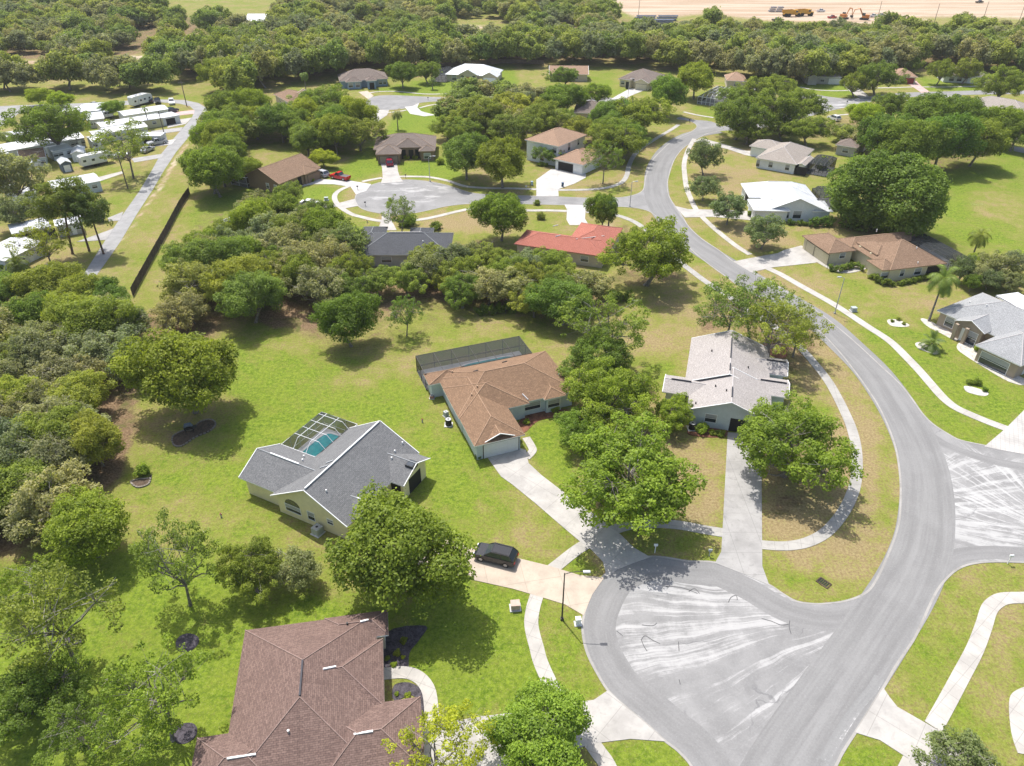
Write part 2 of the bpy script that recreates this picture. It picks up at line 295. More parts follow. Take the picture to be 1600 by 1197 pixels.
# cover patches traced round their edges: (channel, value, feather, polygon)
ZONES = [
 (0, .95, 30, [(-400,860),(60,900),(210,850),(330,870),(420,930),(610,930),(640,1000),(400,990),(370,1140),(300,1500),(-400,1500)]),
 (0, .92, 14, [(655,915),(720,903),(830,930),(835,1010),(870,1095),(700,1125),(660,1060),(620,1040)]),
 (0, .80, 12, [(845,930),(905,965),(912,1020),(950,1080),(890,1098),(850,1010)]),
 (0, .90, 10, [(930,1165),(1035,1158),(1080,1197),(960,1260)]),
 (0, .84, 30, [(345,540),(430,515),(560,610),(640,610),(700,680),(745,730),(860,830),(900,860),(860,885),(720,850),(640,760),(560,650),(440,700),(380,790),(300,760),(360,660)]),
 (0, .80, 14, [(540,350),(590,350),(575,372),(545,375)]), (0, .70, 20, [(640,600),(700,650),(760,730),(690,690),(620,640)]),
 (0, .60, 30, [(190,740),(300,700),(380,790),(520,830),(520,900),(300,880),(200,830)]),
 (0, .45, 15, [(820,800),(905,865),(865,885),(800,862),(780,845)]),
 (0, .85, 8, [(823,665),(880,650),(890,690),(900,760),(940,800),(880,765),(832,705)]),
 (0, .45, 20, [(560,520),(660,480),(820,480),(900,520),(880,560),(820,530),(655,560),(640,600)]),
 (0, .28, 20, [(960,500),(1090,440),(1110,520),(1070,600),(1040,600),(980,560)]),
 (0, .62, 12, [(1000,560),(1060,560),(1060,605),(1010,600)]),
 (0, .55, 10, [(960,475),(1010,470),(1030,500),(970,520)]),
 (0, .16, 15, [(900,790),(1060,680),(1130,700),(1125,825),(1000,815),(940,815)]),
 (0, .80, 5, [(868,890),(905,862),(940,895),(900,900)]),
 (0, .50, 10, [(965,832),(1010,825),(1125,838),(1115,878),(1000,865)]),
 (0, .12, 12, [(1195,700),(1330,640),(1340,760),(1290,830),(1195,848)]),
 (0, .10, 12, [(1180,500),(1290,590),(1340,700),(1340,640),(1240,540),(1180,480)]),
 (0, .20, 10, [(1270,500),(1345,600),(1400,720),(1403,820),(1370,900),(1290,942),(1215,920),(1200,865),(1290,850),(1345,770),(1340,680),(1300,590),(1240,520)]),
 (0, .52, 8, [(1380,640),(1402,730),(1405,800),(1370,830),(1370,700)]),
 (0, .55, 8, [(1200,880),(1290,900),(1290,930),(1230,920)]),
 (0, .66, 30, [(1320,470),(1460,520),(1540,600),(1700,600),(1700,700),(1560,690),(1430,640),(1340,540)]),
 (0, .80, 16, [(1410,560),(1500,560),(1600,620),(1560,690),(1480,640)]),
 (0, .80, 10, [(1360,500),(1400,600),(1470,670),(1545,690),(1480,640),(1420,570)]),
 (0, .34, 25, [(1190,425),(1290,440),(1450,440),(1440,480),(1330,470),(1290,470)]),
 (0, .60, 12, [(1300,420),(1390,450),(1400,470),(1330,460)]),
 (0, .20, 12, [(1170,420),(1240,455),(1320,500),(1350,560),(1300,520)]),
 (0, .15, 15, [(1100,330),(1240,345),(1320,350),(1400,380),(1260,360),(1190,400),(1140,370)]),
 (0, .25, 15, [(1060,215),(1180,240),(1200,310),(1110,330),(1080,270)]),
 (0, .50, 10, [(1050,235),(1075,230),(1070,300),(1050,290)]),
 (0, .75, 25, [(1440,250),(1700,200),(1700,420),(1560,400),(1450,370),(1470,300)]),
 (0, .40, 20, [(1520,300),(1620,290),(1600,350),(1520,340)]),
 (0, .55, 10, [(1310,240),(1360,240),(1360,275),(1310,270)]),
 (0, .55, 25, [(1480,900),(1600,880),(1700,1000),(1700,1300),(1300,1300),(1310,1170),(1380,1080),(1440,990)]),
 (0, .30, 16, [(1545,960),(1600,950),(1600,1010),(1540,1060)]),
 (0, .88, 10, [(1320,1150),(1410,1190),(1400,1260),(1300,1200)]),
 (0, 1.0, 6, [(590,215),(640,165),(690,175),(680,205),(640,215)]),
 (0, 1.0, 6, [(590,140),(690,120),(700,110),(800,105),(810,140),(640,150)]),
 (0, .95, 6, [(625,255),(700,245),(730,280),(640,276)]), (0, .95, 6, [(500,290),(560,240),(600,220),(595,270),(540,285)]),
 (0, .85, 6, [(450,310),(475,285),(530,295),(520,320)]), (0, .9, 8, [(295,320),(380,290),(430,300),(380,330),(300,340)]),
 (0, .50, 10, [(250,400),(310,320),(350,340),(280,400),(230,450),(220,450)]),
 (0, .12, 6, [(690,333),(760,328),(820,330),(800,360),(700,365),(640,360)]),
 (0, .45, 6, [(800,330),(885,335),(880,345),(810,355)]), (0, .15, 6, [(930,330),(990,345),(1010,370),(960,360)]),
 (0, .15, 6, [(990,325),(1040,350),(1050,380),(1000,345)]),
 (0, .20, 8, [(880,295),(930,280),(980,270),(975,285),(940,292)]), (0, .3, 5, [(1000,230),(1030,220),(1010,260),(1000,300),(980,300)]),
 (0, .75, 8, [(905,115),(960,110),(960,130),(990,150),(950,150)]), (0, .7, 6, [(1075,165),(1130,155),(1140,185),(1100,182)]),
 (0, .9, 6, [(1250,125),(1335,128),(1345,150),(1290,152),(1250,140)]), (0, .9, 6, [(1435,120),(1530,125),(1540,145),(1450,145)]), (0, .62, 8, [(1420,155),(1500,158),(1500,175),(1430,175)]),
 (0, .50, 8, [(150,270),(215,270),(200,300),(170,340),(160,300)]), (0, .6, 6, [(0,425),(70,430),(50,445),(0,445)]), (0, .18, 8, [(0,440),(80,430),(120,455),(60,470),(0,470)]),
 (0, .50, 8, [(240,140),(340,135),(340,160),(260,155)]), (0, .50, 5, [(0,140),(100,150),(110,165),(0,165)]),
 (0, .48, 6, [(250,-30),(420,-30),(420,17),(290,17)]),
 # litter under the woods
 (1, .80, 18, [(-600,440),(110,440),(210,480),(340,500),(350,530),(230,560),(215,660),(180,720),(80,830),(20,870),(-600,1000)]),
 (1, .85, 14, [(180,640),(215,660),(190,760),(130,790),(120,700)]),
 (1, .72, 16, [(280,470),(290,360),(420,300),(560,390),(760,370),(940,440),(950,480),(830,490),(640,480),(600,540),(510,545),(400,500),(330,505)]),
 (1, .80, 8, [(400,460),(450,450),(470,500),(420,515),(400,500)]),
 (1, .45, 14, [(500,500),(700,480),(700,520),(560,560),(500,540)]),
 (1, .60, 14, [(960,410),(1050,400),(1080,440),(1010,460),(940,450)]), (1, .6, 8, [(965,345),(1010,360),(1020,390),(960,390)]),
 (1, .62, 12, [(1080,480),(1180,440),(1290,540),(1260,580),(1230,600),(1190,540),(1140,520),(1090,530)]),
 (1, .55, 10, [(930,780),(1020,770),(1020,820),(950,820)]),
 (1, .60, 10, [(1200,770),(1270,760),(1260,800),(1200,820)]),
 (1, .55, 14, [(840,200),(1000,190),(1030,220),(960,260),(880,280),(840,240)]), (1, .5, 10, [(1120,230),(1200,190),(1300,200),(1180,240)]),
 (1, .70, 18, [(-500,20),(300,18),(420,20),(700,30),(960,20),(1100,45),(1700,60),(1700,100),(1500,120),(1240,120),(1000,105),(700,110),(520,120),(380,130),(240,128),(-500,140)]),
 (1, .55, 10, [(1280,180),(1600,175),(1600,225),(1450,290),(1340,260),(1290,200)]), (1, .4, 10, [(220,130),(310,128),(360,150),(340,170),(300,150)]),
 (1, .45, 8, [(0,260),(60,240),(110,300),(60,370),(0,370)]), (1, .5, 5, [(190,262),(255,250),(230,275),(160,285)]),
 (1, .45, 12, [(290,330),(420,310),(480,300),(400,350),(330,370)]),
 (1, .45, 6, [(640,745),(660,720),(700,700),(690,690)]),
 # sand
 (2, .95, 8, [(930,-200),(2400,-200),(2400,40),(1600,32),(1480,26),(1420,38),(1370,40),(1200,34),(1100,22),(1050,30),(990,28),(950,8)]),
 (2, .9, 3, [(0,97),(40,94),(95,92),(95,97),(40,102),(0,108)]), (2, .9, 3, [(180,88),(225,84),(222,96),(195,97)]), (2, .9, 3, [(290,48),(305,48),(308,68),(292,68)]), (2, .8, 3, [(700,41),(760,38),(800,42),(700,48)]),
 (2, .62, 4, [(323,185),(330,180),(300,222),(262,285),(215,350),(190,382),(186,376),(240,296),(275,238)]),
 (2, .42, 10, [(215,350),(262,290),(262,300),(225,370),(190,400),(180,390)]), (2, .5, 6, [(165,455),(205,445),(200,460),(170,465)]),
 (2, .30, 20, [(1290,520),(1350,600),(1385,680),(1370,690),(1330,600)]), (2, .42, 14, [(690,700),(760,720),(750,735),(700,725)]), (2, .5, 5, [(930,345),(960,345),(990,385),(950,390)]),
 (2, .35, 12, [(455,590),(480,598),(470,610),(450,600)]), (2, .45, 4, [(210,270),(240,262),(225,290),(195,300)]), (2, .45, 6, [(270,192),(300,182),(290,195),(262,200)]),
 (2, .36, 10, [(1490,310),(1560,300),(1560,330),(1500,330)]),
]
def build_ground():
    xs = grid_lines(-150, 165, 1.3, -5000, 5000); ys = grid_lines(16, 300, 1.3, -600, 6000)
    X, Y = np.meshgrid(xs, ys); depth = Y*CT + CAM_H*ST; ok = depth > 5
    dd = np.where(ok, depth, 5.0); U = CX + F_PX*X/dd; V = CY - F_PX*(Y*ST - CAM_H*CT)/dd
    cov = np.zeros(X.shape + (4,), np.float32); cov[..., 0] = 0.42; cov[..., 3] = 1
    for ch, val, fe, poly in ZONES:
        w = poly_field(U, V, poly, fe)*ok; cov[..., ch] = cov[..., ch]*(1-w) + val*w
        if ch == 2: cov[..., 1] *= (1-w)
    far = np.clip((Y-620)/100, 0, 1)*(np.abs(X) < 6000); cov[..., 1] = np.maximum(cov[..., 1], 0.55*far*(X < 60))
    ny, nx = X.shape; me = D.meshes.new('ground'); me.vertices.add(nx*ny)
    co = np.stack([X, Y, np.zeros_like(X)], -1).astype(np.float32); me.vertices.foreach_set('co', co.ravel())
    i = (np.arange(ny-1)[:, None]*nx + np.arange(nx-1)[None]).ravel(); q = np.stack([i, i+1, i+nx+1, i+nx], 1).ravel()
    me.loops.add(len(q)); me.polygons.add(len(q)//4); me.loops.foreach_set('vertex_index', q.astype(np.int32))
    me.polygons.foreach_set('loop_start', np.arange(0, len(q), 4, dtype=np.int32))
    me.update(calc_edges=True); at = me.attributes.new('cover', 'FLOAT_COLOR', 'POINT'); at.data.foreach_set('color', cov.ravel())
    me.materials.append(mat_ground()); tag(link_mesh('ground', me), kind='structure')
build_ground()

# ---------------------------------------------------------------- roads, driveways, walks
def smooth(pts, n=6, closed=False):
    out = []; N = len(pts)
    for i in range(N if closed else N-1):
        p = [pts[(i+k) % N] if closed else pts[min(max(i+k, 0), N-1)] for k in (-1, 0, 1, 2)]
        for j in range(n):
            t = j/n
            out.append(tuple(0.5*((2*p[1][a]) + (-p[0][a]+p[2][a])*t + (2*p[0][a]-5*p[1][a]+4*p[2][a]-p[3][a])*t*t + (-p[0][a]+3*p[1][a]-3*p[2][a]+p[3][a])*t**3) for a in (0, 1)))
    if not closed: out.append(tuple(pts[-1]))
    return out
def slab(mb, world_pts, z, thick=0.06, m=0):
    pts = [Vector((p[0], p[1], z)) for p in world_pts]
    a = sum(pts[i].x*pts[(i+1) % len(pts)].y - pts[(i+1) % len(pts)].x*pts[i].y for i in range(len(pts)))
    if a < 0: pts.reverse()
    for t in tessellate_polygon([pts]):
        tri = [pts[k] for k in t]
        if (tri[1]-tri[0]).cross(tri[2]-tri[0]).z < 0: tri.reverse()
        mb.face(tri, m)
    for i in range(len(pts)):
        a, b = pts[i], pts[(i+1) % len(pts)]; mb.face([(a.x,a.y,z-thick),(b.x,b.y,z-thick),b,a], m)
def ribbon(mb, world, width, z, m=0, off=0.0, thick=0.06, uv=False):
    L, R = [], []; n = len(world); acc = [0.0]
    for i in range(1, n): acc.append(acc[-1] + (Vector(world[i])-Vector(world[i-1])).length)
    for i, p in enumerate(world):
        a, b = Vector(world[max(i-1, 0)]), Vector(world[min(i+1, n-1)]); d = (b-a); d.z = 0; d.normalize(); nrm = Vector((-d.y, d.x, 0)); p = Vector(p)
        L.append(p + nrm*(off+width/2)); R.append(p + nrm*(off-width/2))
    for s in (L, R):
        for p in s: p.z = z
    for i in range(n-1):
        mb.face([R[i], R[i+1], L[i+1], L[i]], m, [(-width/2, acc[i]), (-width/2, acc[i+1]), (width/2, acc[i+1]), (width/2, acc[i])] if uv else None)
        for A, B in (((L[i+1], L[i]), (R[i], R[i+1])) if not uv else ()): mb.face([(A.x,A.y,z-thick),(B.x,B.y,z-thick),B,A], m)
def px_path(pts, n=6, closed=False): return [P(u, v) for u, v in smooth(pts, n, closed)]
def mat_asphalt():
    m, nt, b = new_mat('sun bleached asphalt'); g = NT(nt); p = g.pos()
    n = g.noise(p, 0.25, 6, 0.6, 0.5); n2 = g.noise(p, 2.5, 6, 0.7); n3 = g.noise(p, 22, 2, 0.7)
    c = g.mix(g.ramp(n, 0.3, 0.7), (0.195,0.192,0.187), (0.255,0.251,0.244)); c = g.mix(g.math('MULTIPLY', g.ramp(n2, 0.5, 0.75), 0.3), c, (0.18,0.177,0.172))
    gr = g.noise(p, 5.5, 4, 0.8); c = g.mix(g.math('MULTIPLY', g.ramp(gr, 0.5, 0.72), 0.35), c, (0.34,0.335,0.33)); c = g.mix(g.math('MULTIPLY', g.ramp(gr, 0.5, 0.28), 0.3), c, (0.15,0.148,0.145))
    def patch(cc, loc, rot, sc, streak_rot, streak_sc, lo, hi, edge=(0.80, 1.02), amount=0.85, col=(0.50,0.49,0.475), seed=0.0):
        q = g.mapping(p, loc, (0,0,rot), sc, 'TEXTURE'); ln = g.node('ShaderNodeVectorMath', {0: q}, operation='LENGTH').outputs['Value']
        e = g.math('ADD', ln, g.math('MULTIPLY', g.math('SUBTRACT', g.noise(p, 0.6, 4), 0.5), 0.12))
        mask = g.ramp(e, edge[0], edge[1], 1, 0)
        sv = g.mapping(p, (seed,seed,0), (0,0,streak_rot), streak_sc)
        s = g.noise(sv, 1.0, 5, 0.62, 0.25); s2 = g.noise(g.mapping(p, (3,7,0), (0,0,streak_rot), (streak_sc[0]*4, streak_sc[1]*4, 1)), 1.0, 5, 0.7)
        s = g.math('ADD', g.math('MULTIPLY', s, 0.75), g.math('MULTIPLY', s2, 0.25))
        return g.mix(g.math('MULTIPLY', g.math('MULTIPLY', mask, g.ramp(s, lo, hi)), amount), cc, col)
    def fan(cc, focus, centre, rot, sc, ka, kr, lo, hi, amount=0.60, edge=(0.78, 1.10), col=(0.50,0.49,0.475), seed=0.0, fade=None):
        f = P(*focus); q0 = g.node('ShaderNodeVectorMath', {0: p, 1: (f.x, f.y, 0)}, operation='SUBTRACT').outputs[0]; xyz = g.node('ShaderNodeSeparateXYZ', {0: q0})
        wob = g.math('MULTIPLY', g.math('SUBTRACT', g.noise(p, 0.12, 2), 0.5), 0.10)
        ang = g.math('ADD', g.math('ARCTAN2', xyz.outputs[0], xyz.outputs[1]), wob); ln = g.node('ShaderNodeVectorMath', {0: q0}, operation='LENGTH').outputs['Value']
        v = g.node('ShaderNodeCombineXYZ', {0: g.math('MULTIPLY', ang, ka), 1: g.math('MULTIPLY', ln, kr), 2: seed}).outputs[0]
        s = g.noise(v, 1.0, 4, 0.55); v2 = g.node('ShaderNodeCombineXYZ', {0: g.math('MULTIPLY', ang, ka*5), 1: g.math('MULTIPLY', ln, kr*4), 2: seed+5}).outputs[0]
        s = g.math('ADD', g.math('MULTIPLY', s, 0.46), g.math('ADD', g.math('MULTIPLY', g.noise(v2, 1.0, 5, 0.75), 0.30), g.math('MULTIPLY', g.noise(p, 0.5, 8, 0.75), 0.24)))
        c_ = P(*centre); q = g.mapping(p, (c_.x, c_.y, 0), (0,0,rot), sc, 'TEXTURE'); e = g.node('ShaderNodeVectorMath', {0: q}, operation='LENGTH').outputs['Value']; e = g.math('ADD', e, g.math('MULTIPLY', g.math('SUBTRACT', g.noise(p, 0.5, 4), 0.5), 0.10))
        mask = g.ramp(e, edge[0], edge[1], 1, 0)
        if fade:
            a_, b_ = P(*fade[0]), P(*fade[1]); d_ = (b_-a_); L2 = d_.length_squared
            tt = g.node('ShaderNodeVectorMath', {0: g.node('ShaderNodeVectorMath', {0: p, 1: tuple(a_)}, operation='SUBTRACT').outputs[0], 1: tuple(d_/L2)}, operation='DOT_PRODUCT').outputs['Value']
            s = g.math('SUBTRACT', s, g.math('MULTIPLY', g.ramp(tt, 0, 1), 0.07))
        return g.mix(g.math('MULTIPLY', g.math('MULTIPLY', mask, g.ramp(s, lo, hi)), amount), cc, col)
    c = fan(c, (1390, 950), (1128, 1015), 0.30, (13.2, 11.2, 1), 21.0, 0.030, 0.46, 0.56, fade=((1100, 960), (1170, 1150)), seed=2.0)
    c = fan(c, (1330, 800), (1580, 795), 0.0, (13.0, 11.5, 1), 17.0, 0.05, 0.48, 0.56, seed=4.0, col=(0.47,0.465,0.45))
    c = fan(c, (1700, 860), (1530, 760), 0.0, (7.0, 9.5, 1), 26.0, 0.06, 0.50, 0.58, seed=9.0, amount=0.7, col=(0.47,0.465,0.45))
    a = P(625, 298); c = patch(c, (a.x, a.y, 0), 0.1, (13, 12, 1), 0.1, (0.12, 0.35, 1), 0.52, 0.6, amount=0.5, seed=3.0)
    a = P(1320, 165); c = patch(c, (a.x, a.y, 0), 0.1, (20, 14, 1), 0.3, (0.10, 0.35, 1), 0.50, 0.56, amount=0.7, seed=8.0)
    ov = g.noise(p, 0.16, 7, 0.7); c = g.mix(g.math('MULTIPLY', g.ramp(ov, 0.45, 0.68), 0.3), c, (0.33,0.325,0.315))
    # cracks sealed with dark tar
    v = g.node('ShaderNodeTexVoronoi', {'Vector': g.node('ShaderNodeVectorMath', {0: p, 1: g.node('ShaderNodeVectorMath', {0: g.node('ShaderNodeTexNoise', {'Vector': p, 'Scale': 0.3, 'Detail': 4}).outputs[1], 1: (4,4,0)}, operation='MULTIPLY').outputs[0]}, operation='ADD').outputs[0], 'Scale': 0.075}, feature='DISTANCE_TO_EDGE').outputs[0]
    crack = g.math('MULTIPLY', g.ramp(v, 0.0, 0.006, 1, 0), g.math('MULTIPLY', g.ramp(g.noise(p, 0.12, 2), 0.52, 0.6), 0.45))
    c = g.mix(crack, c, (0.09,0.09,0.095))
    nt.links.new(c, b.inputs['Base Color']); b.inputs['Roughness'].default_value = 0.9; b.inputs['Specular IOR Level'].default_value = 0.2
    nt.links.new(g.bump(n3, 0.25, 0.015), b.inputs['Normal']); return m
ASPH = mat_asphalt()
def mat_lane(name, lo, hi, white=0.0, kx=0.9):
    m, nt, b = new_mat(name); g = NT(nt); p = g.pos(); uv = g.node('ShaderNodeUVMap').outputs[0]
    s = g.noise(g.mapping(uv, sc=(kx, 0.035, 1)), 1.0, 5, 0.6, 0.1); s2 = g.noise(g.mapping(uv, (5,5,0), sc=(kx*3.2, 0.10, 1)), 1.0, 4, 0.6); n3 = g.noise(p, 22, 2, 0.7); n = g.noise(p, 0.22, 6, 0.6, 0.5)
    f = g.math('ADD', g.math('MULTIPLY', s, 0.5), g.math('ADD', g.math('MULTIPLY', s2, 0.25), g.math('MULTIPLY', n, 0.25)))
    c = g.mix(g.ramp(f, 0.36, 0.64), lo, hi); gr = g.noise(p, 5.5, 4, 0.8); c = g.mix(g.math('MULTIPLY', g.ramp(gr, 0.5, 0.72), 0.35), c, (0.31,0.307,0.30)); c = g.mix(g.math('MULTIPLY', g.ramp(gr, 0.5, 0.28), 0.35), c, (0.13,0.128,0.125))
    if white: c = g.mix(g.math('MULTIPLY', g.ramp(g.math('ADD', g.math('MULTIPLY', s, 0.6), g.math('MULTIPLY', g.noise(p, 1.0, 6, 0.7), 0.4)), 0.53, 0.58), white), c, (0.50,0.49,0.475))
    nt.links.new(c, b.inputs['Base Color']); b.inputs['Roughness'].default_value = 0.9; b.inputs['Specular IOR Level'].default_value = 0.2; nt.links.new(g.bump(n3, 0.25, 0.015), b.inputs['Normal']); return m
LANE = mat_lane('worn traffic lane asphalt', (0.180,0.177,0.172), (0.240,0.237,0.23)); LANE2 = mat_lane('kerbside asphalt', (0.184,0.181,0.176), (0.246,0.242,0.236), kx=0.6); LANE3 = mat_lane('residue strip asphalt', (0.2,0.2,0.195), (0.25,0.247,0.24), 0.9)
KERB = concrete('gutter', (0.31,0.295,0.27), 0.5, 0)
WALK = concrete('sidewalk', (0.42,0.395,0.355), 0.3, 1.5, 0.4); WALKG = concrete('grey sidewalk', (0.36,0.345,0.315), 0.4, 1.5, 0.2)
DRV = concrete('driveway', (0.40,0.38,0.35), 0.4, 3.6, -0.85); DRVW = concrete('white driveway', (0.46,0.445,0.42), 0.25, 3.5, 0.1)
DRVG = concrete('grey driveway', (0.32,0.31,0.295), 0.5, 3.2, 0.0); DRVB = concrete('tan driveway', (0.45,0.375,0.295), 0.3, 4.0, -0.2)
PAVER = concrete('pale pavers', (0.44,0.42,0.39), 0.2, 0.55, 0.5); PINK = concrete('pink pavers', (0.52,0.36,0.33), 0.3, 0.8, 0.3)
main_west = [(1128,198),(1111,190),(1083,187),(1063,183),(1058,186),(1076,189),(1087,194),(1088,200),(1076,208),(1051,220),(1031,238),(1018,253),(1010,273),(1007,288),(1004,298),(990,305),(965,309),(925,309.5),(883,308),(822,306)]
cul2 = [(770,304.5),(735,301),(700,290),(672,284),(640,281),(605,283),(578,290),(560,300),(555,312),(562,324),(580,331),(610,335),(640,334),(668,329),(700,322),(735,318.5),(775,318),(822,319)]
main_low = [(885,320.5),(918,321),(965,323),(993,325),(1013,330),(1025,338),(1038,353),(1055,371),(1076,386),(1091,400),(1118,421),(1138,435),(1156,448),(1190,466),(1225,484),(1255,500),(1280,517),(1300,537),(1320,560),(1337,582),(1350,600),(1370,630),(1385,660),(1398,695),(1404,725),(1407,755),(1407,783),(1405,813),(1398,840),(1387,868),(1374,897),(1360,920),(1343,932),(1318,940),(1295,943),(1273,944),(1245,940),(1223,928),(1200,913),(1160,895),(1117,879),(1076,877),(1038,871),(1012,870),(988,876),(963,886),(945,898),(930,918),(919,940),(913,958),(910,980),(913,1005),(920,1027),(933,1052),(950,1079),(975,1103),(1008,1130),(1038,1157),(1061,1175),(1082,1200),(1100,1240),(1110,1300)]
main_east = [(1240,1330),(1262,1270),(1290,1225),(1306,1197),(1318,1173),(1337,1144),(1380,1075),(1400,1040),(1426,1002),(1441,972),(1453,945),(1466,920),(1483,900),(1499,888),(1520,881),(1551,878),(1600,879),(1680,884),(1800,895)]
main_e2 = [(1800,740),(1700,722),(1600,708),(1551,699),(1538,696),(1501,688),(1481,678),(1458,663),(1441,646),(1426,625),(1406,600),(1375,571),(1345,543),(1313,515),(1273,484),(1238,462),(1200,438),(1173,425),(1146,409),(1123,391),(1096,373),(1076,354),(1066,338),(1048,312),(1043,298),(1043,284),(1046,271),(1053,251),(1066,233),(1088,218),(1108,208),(1135,204),(1180,202),(1240,188),(1298,173)]
link_top = [(1293,165),(1270,156),(1235,150),(1180,152),(1140,168),(1125,180)]
def seg(pts): return smooth(pts, 4)
outline = seg(main_west + cul2 + main_low) + seg(main_east) + seg(main_e2)
far_road_low = [(1335,165),(1360,159),(1415,152.5),(1476,149.5),(1551,147.5),(1640,147)]
far_road_top = [(1640,141),(1551,141),(1476,143),(1413,145),(1360,150),(1330,154),(1300,152),(1270,147),(1238,142),(1190,138),(1150,140)]
mb = MB(); slab(mb, [P(u, v) for u, v in outline + seg(far_road_low) + seg(far_road_top) + [(1150,146),(1200,146),(1235,150),(1262,155),(1275,160),(1240,172),(1180,184),(1150,192)]], 0.03)
cul3 = [(800,143.5),(757,148),(720,152),(680,152),(638,150),(612,149),(590,150),(577,154),(573,160),(578,167),(592,171),(613,171.5),(640,168),(655,161),(688,158),(720,156.5),(760,152),(800,148)]
slab(mb, [P(u, v) for u, v in seg(cul3)], 0.03)
slab(mb, [P(u, v) for u, v in [(897,152),(935,151),(975,155),(985,159),(960,162),(930,158),(900,157)]], 0.03)
slab(mb, [P(u, v) for u, v in [(1584,229),(1660,240),(1660,252),(1584,236)]], 0.03)
tag(mb.build('road', ASPH), kind='structure')
mb = MB(); ribbon(mb, [P(u, v) for u, v in smooth([(1120,204),(1080,212),(1048,232),(1030,258),(1025,285),(1030,318),(1050,348),(1075,374),(1105,395),(1145,420),(1190,447),(1235,474),(1280,502),(1320,538),(1362,580),(1395,625),(1420,668),(1438,712),(1447,757),(1448,800),(1443,845),(1430,885),(1410,925),(1385,965),(1355,1010),(1322,1058),(1285,1112),(1250,1165),(1220,1215),(1190,1275)], 5)], 6.2, 0.038, uv=True); tag(mb.build('traffic_lane', LANE), kind='structure')
mb = MB(); ring = [P(u, v) for u, v in seg([(1400,830),(1388,868),(1374,898),(1360,921),(1343,933),(1318,941),(1295,944),(1273,944),(1240,937),(1215,925),(1190,910),(1160,895),(1117,878),(1076,876),(1038,870),(1012,869),(988,875),(963,885),(945,897),(930,917),(919,939),(912,958),(909,980),(912,1005),(919,1027),(932,1052),(949,1079),(974,1103),(1007,1130),(1037,1157),(1060,1175),(1081,1200),(1099,1240)])]; ribbon(mb, ring, 3.2, 0.0335, off=1.85, uv=True); tag(mb.build('kerbside_lane', LANE2), kind='structure')
mb = MB(); ribbon(mb, [P(u, v) for u, v in smooth([(1288,1190),(1305,1158),(1325,1125),(1345,1098),(1362,1078),(1374,1058)], 4)], 0.9, 0.043, uv=True); tag(mb.build('residue_strip', LANE3), kind='structure')
mb = MB(); ribbon(mb, [P(u, v) for u, v in smooth([(1408,612),(1428,640),(1444,658),(1464,672),(1490,688),(1530,702),(1570,712),(1640,722)], 4)], 1.6, 0.0345, off=-1.9, uv=True); ribbon(mb, [P(u, v) for u, v in smooth([(1470,905),(1497,886),(1520,879),(1551,876),(1600,877),(1680,882)], 4)], 2.0, 0.0345, off=1.2, uv=True); tag(mb.build('kerbside_lane', LANE2), kind='structure')
mb = MB()
for pts in (main_west[3:10] + main_west[10:] + cul2 + main_low, main_east, main_e2): ribbon(mb, [P(u, v) for u, v in seg(pts)], 0.24, 0.046)
ribbon(mb, [P(u, v) for u, v in seg(cul3)], 0.3, 0.042)
tag(mb.build('gutter', KERB), kind='structure')
mb = MB()
for pts in ([(1040,917),(1062,918),(1078,923),(1090,928)],[(1076,925),(1085,920),(1093,928)],[(1138,942),(1142,934),(1150,931),(1152,938)],[(1002,1000),(1008,994),(1020,1001),(1031,1006)],[(1002,1000),(1006,1010),(1011,1018)],[(1190,967),(1205,971),(1220,977),(1232,976)],[(1234,970),(1233,980),(1236,991)],[(1060,1003),(1061,1018)],[(963,986),(973,994)],[(1003,977),(1020,978),(1026,974)],[(1061,1062),(1063,1070)]): ribbon(mb, px_path(pts, 5), 0.07, 0.048, uv=True)
tag(mb.build('tar_marks', paint('dark crack sealant', (0.07,0.07,0.072), 0.6)), kind='structure')
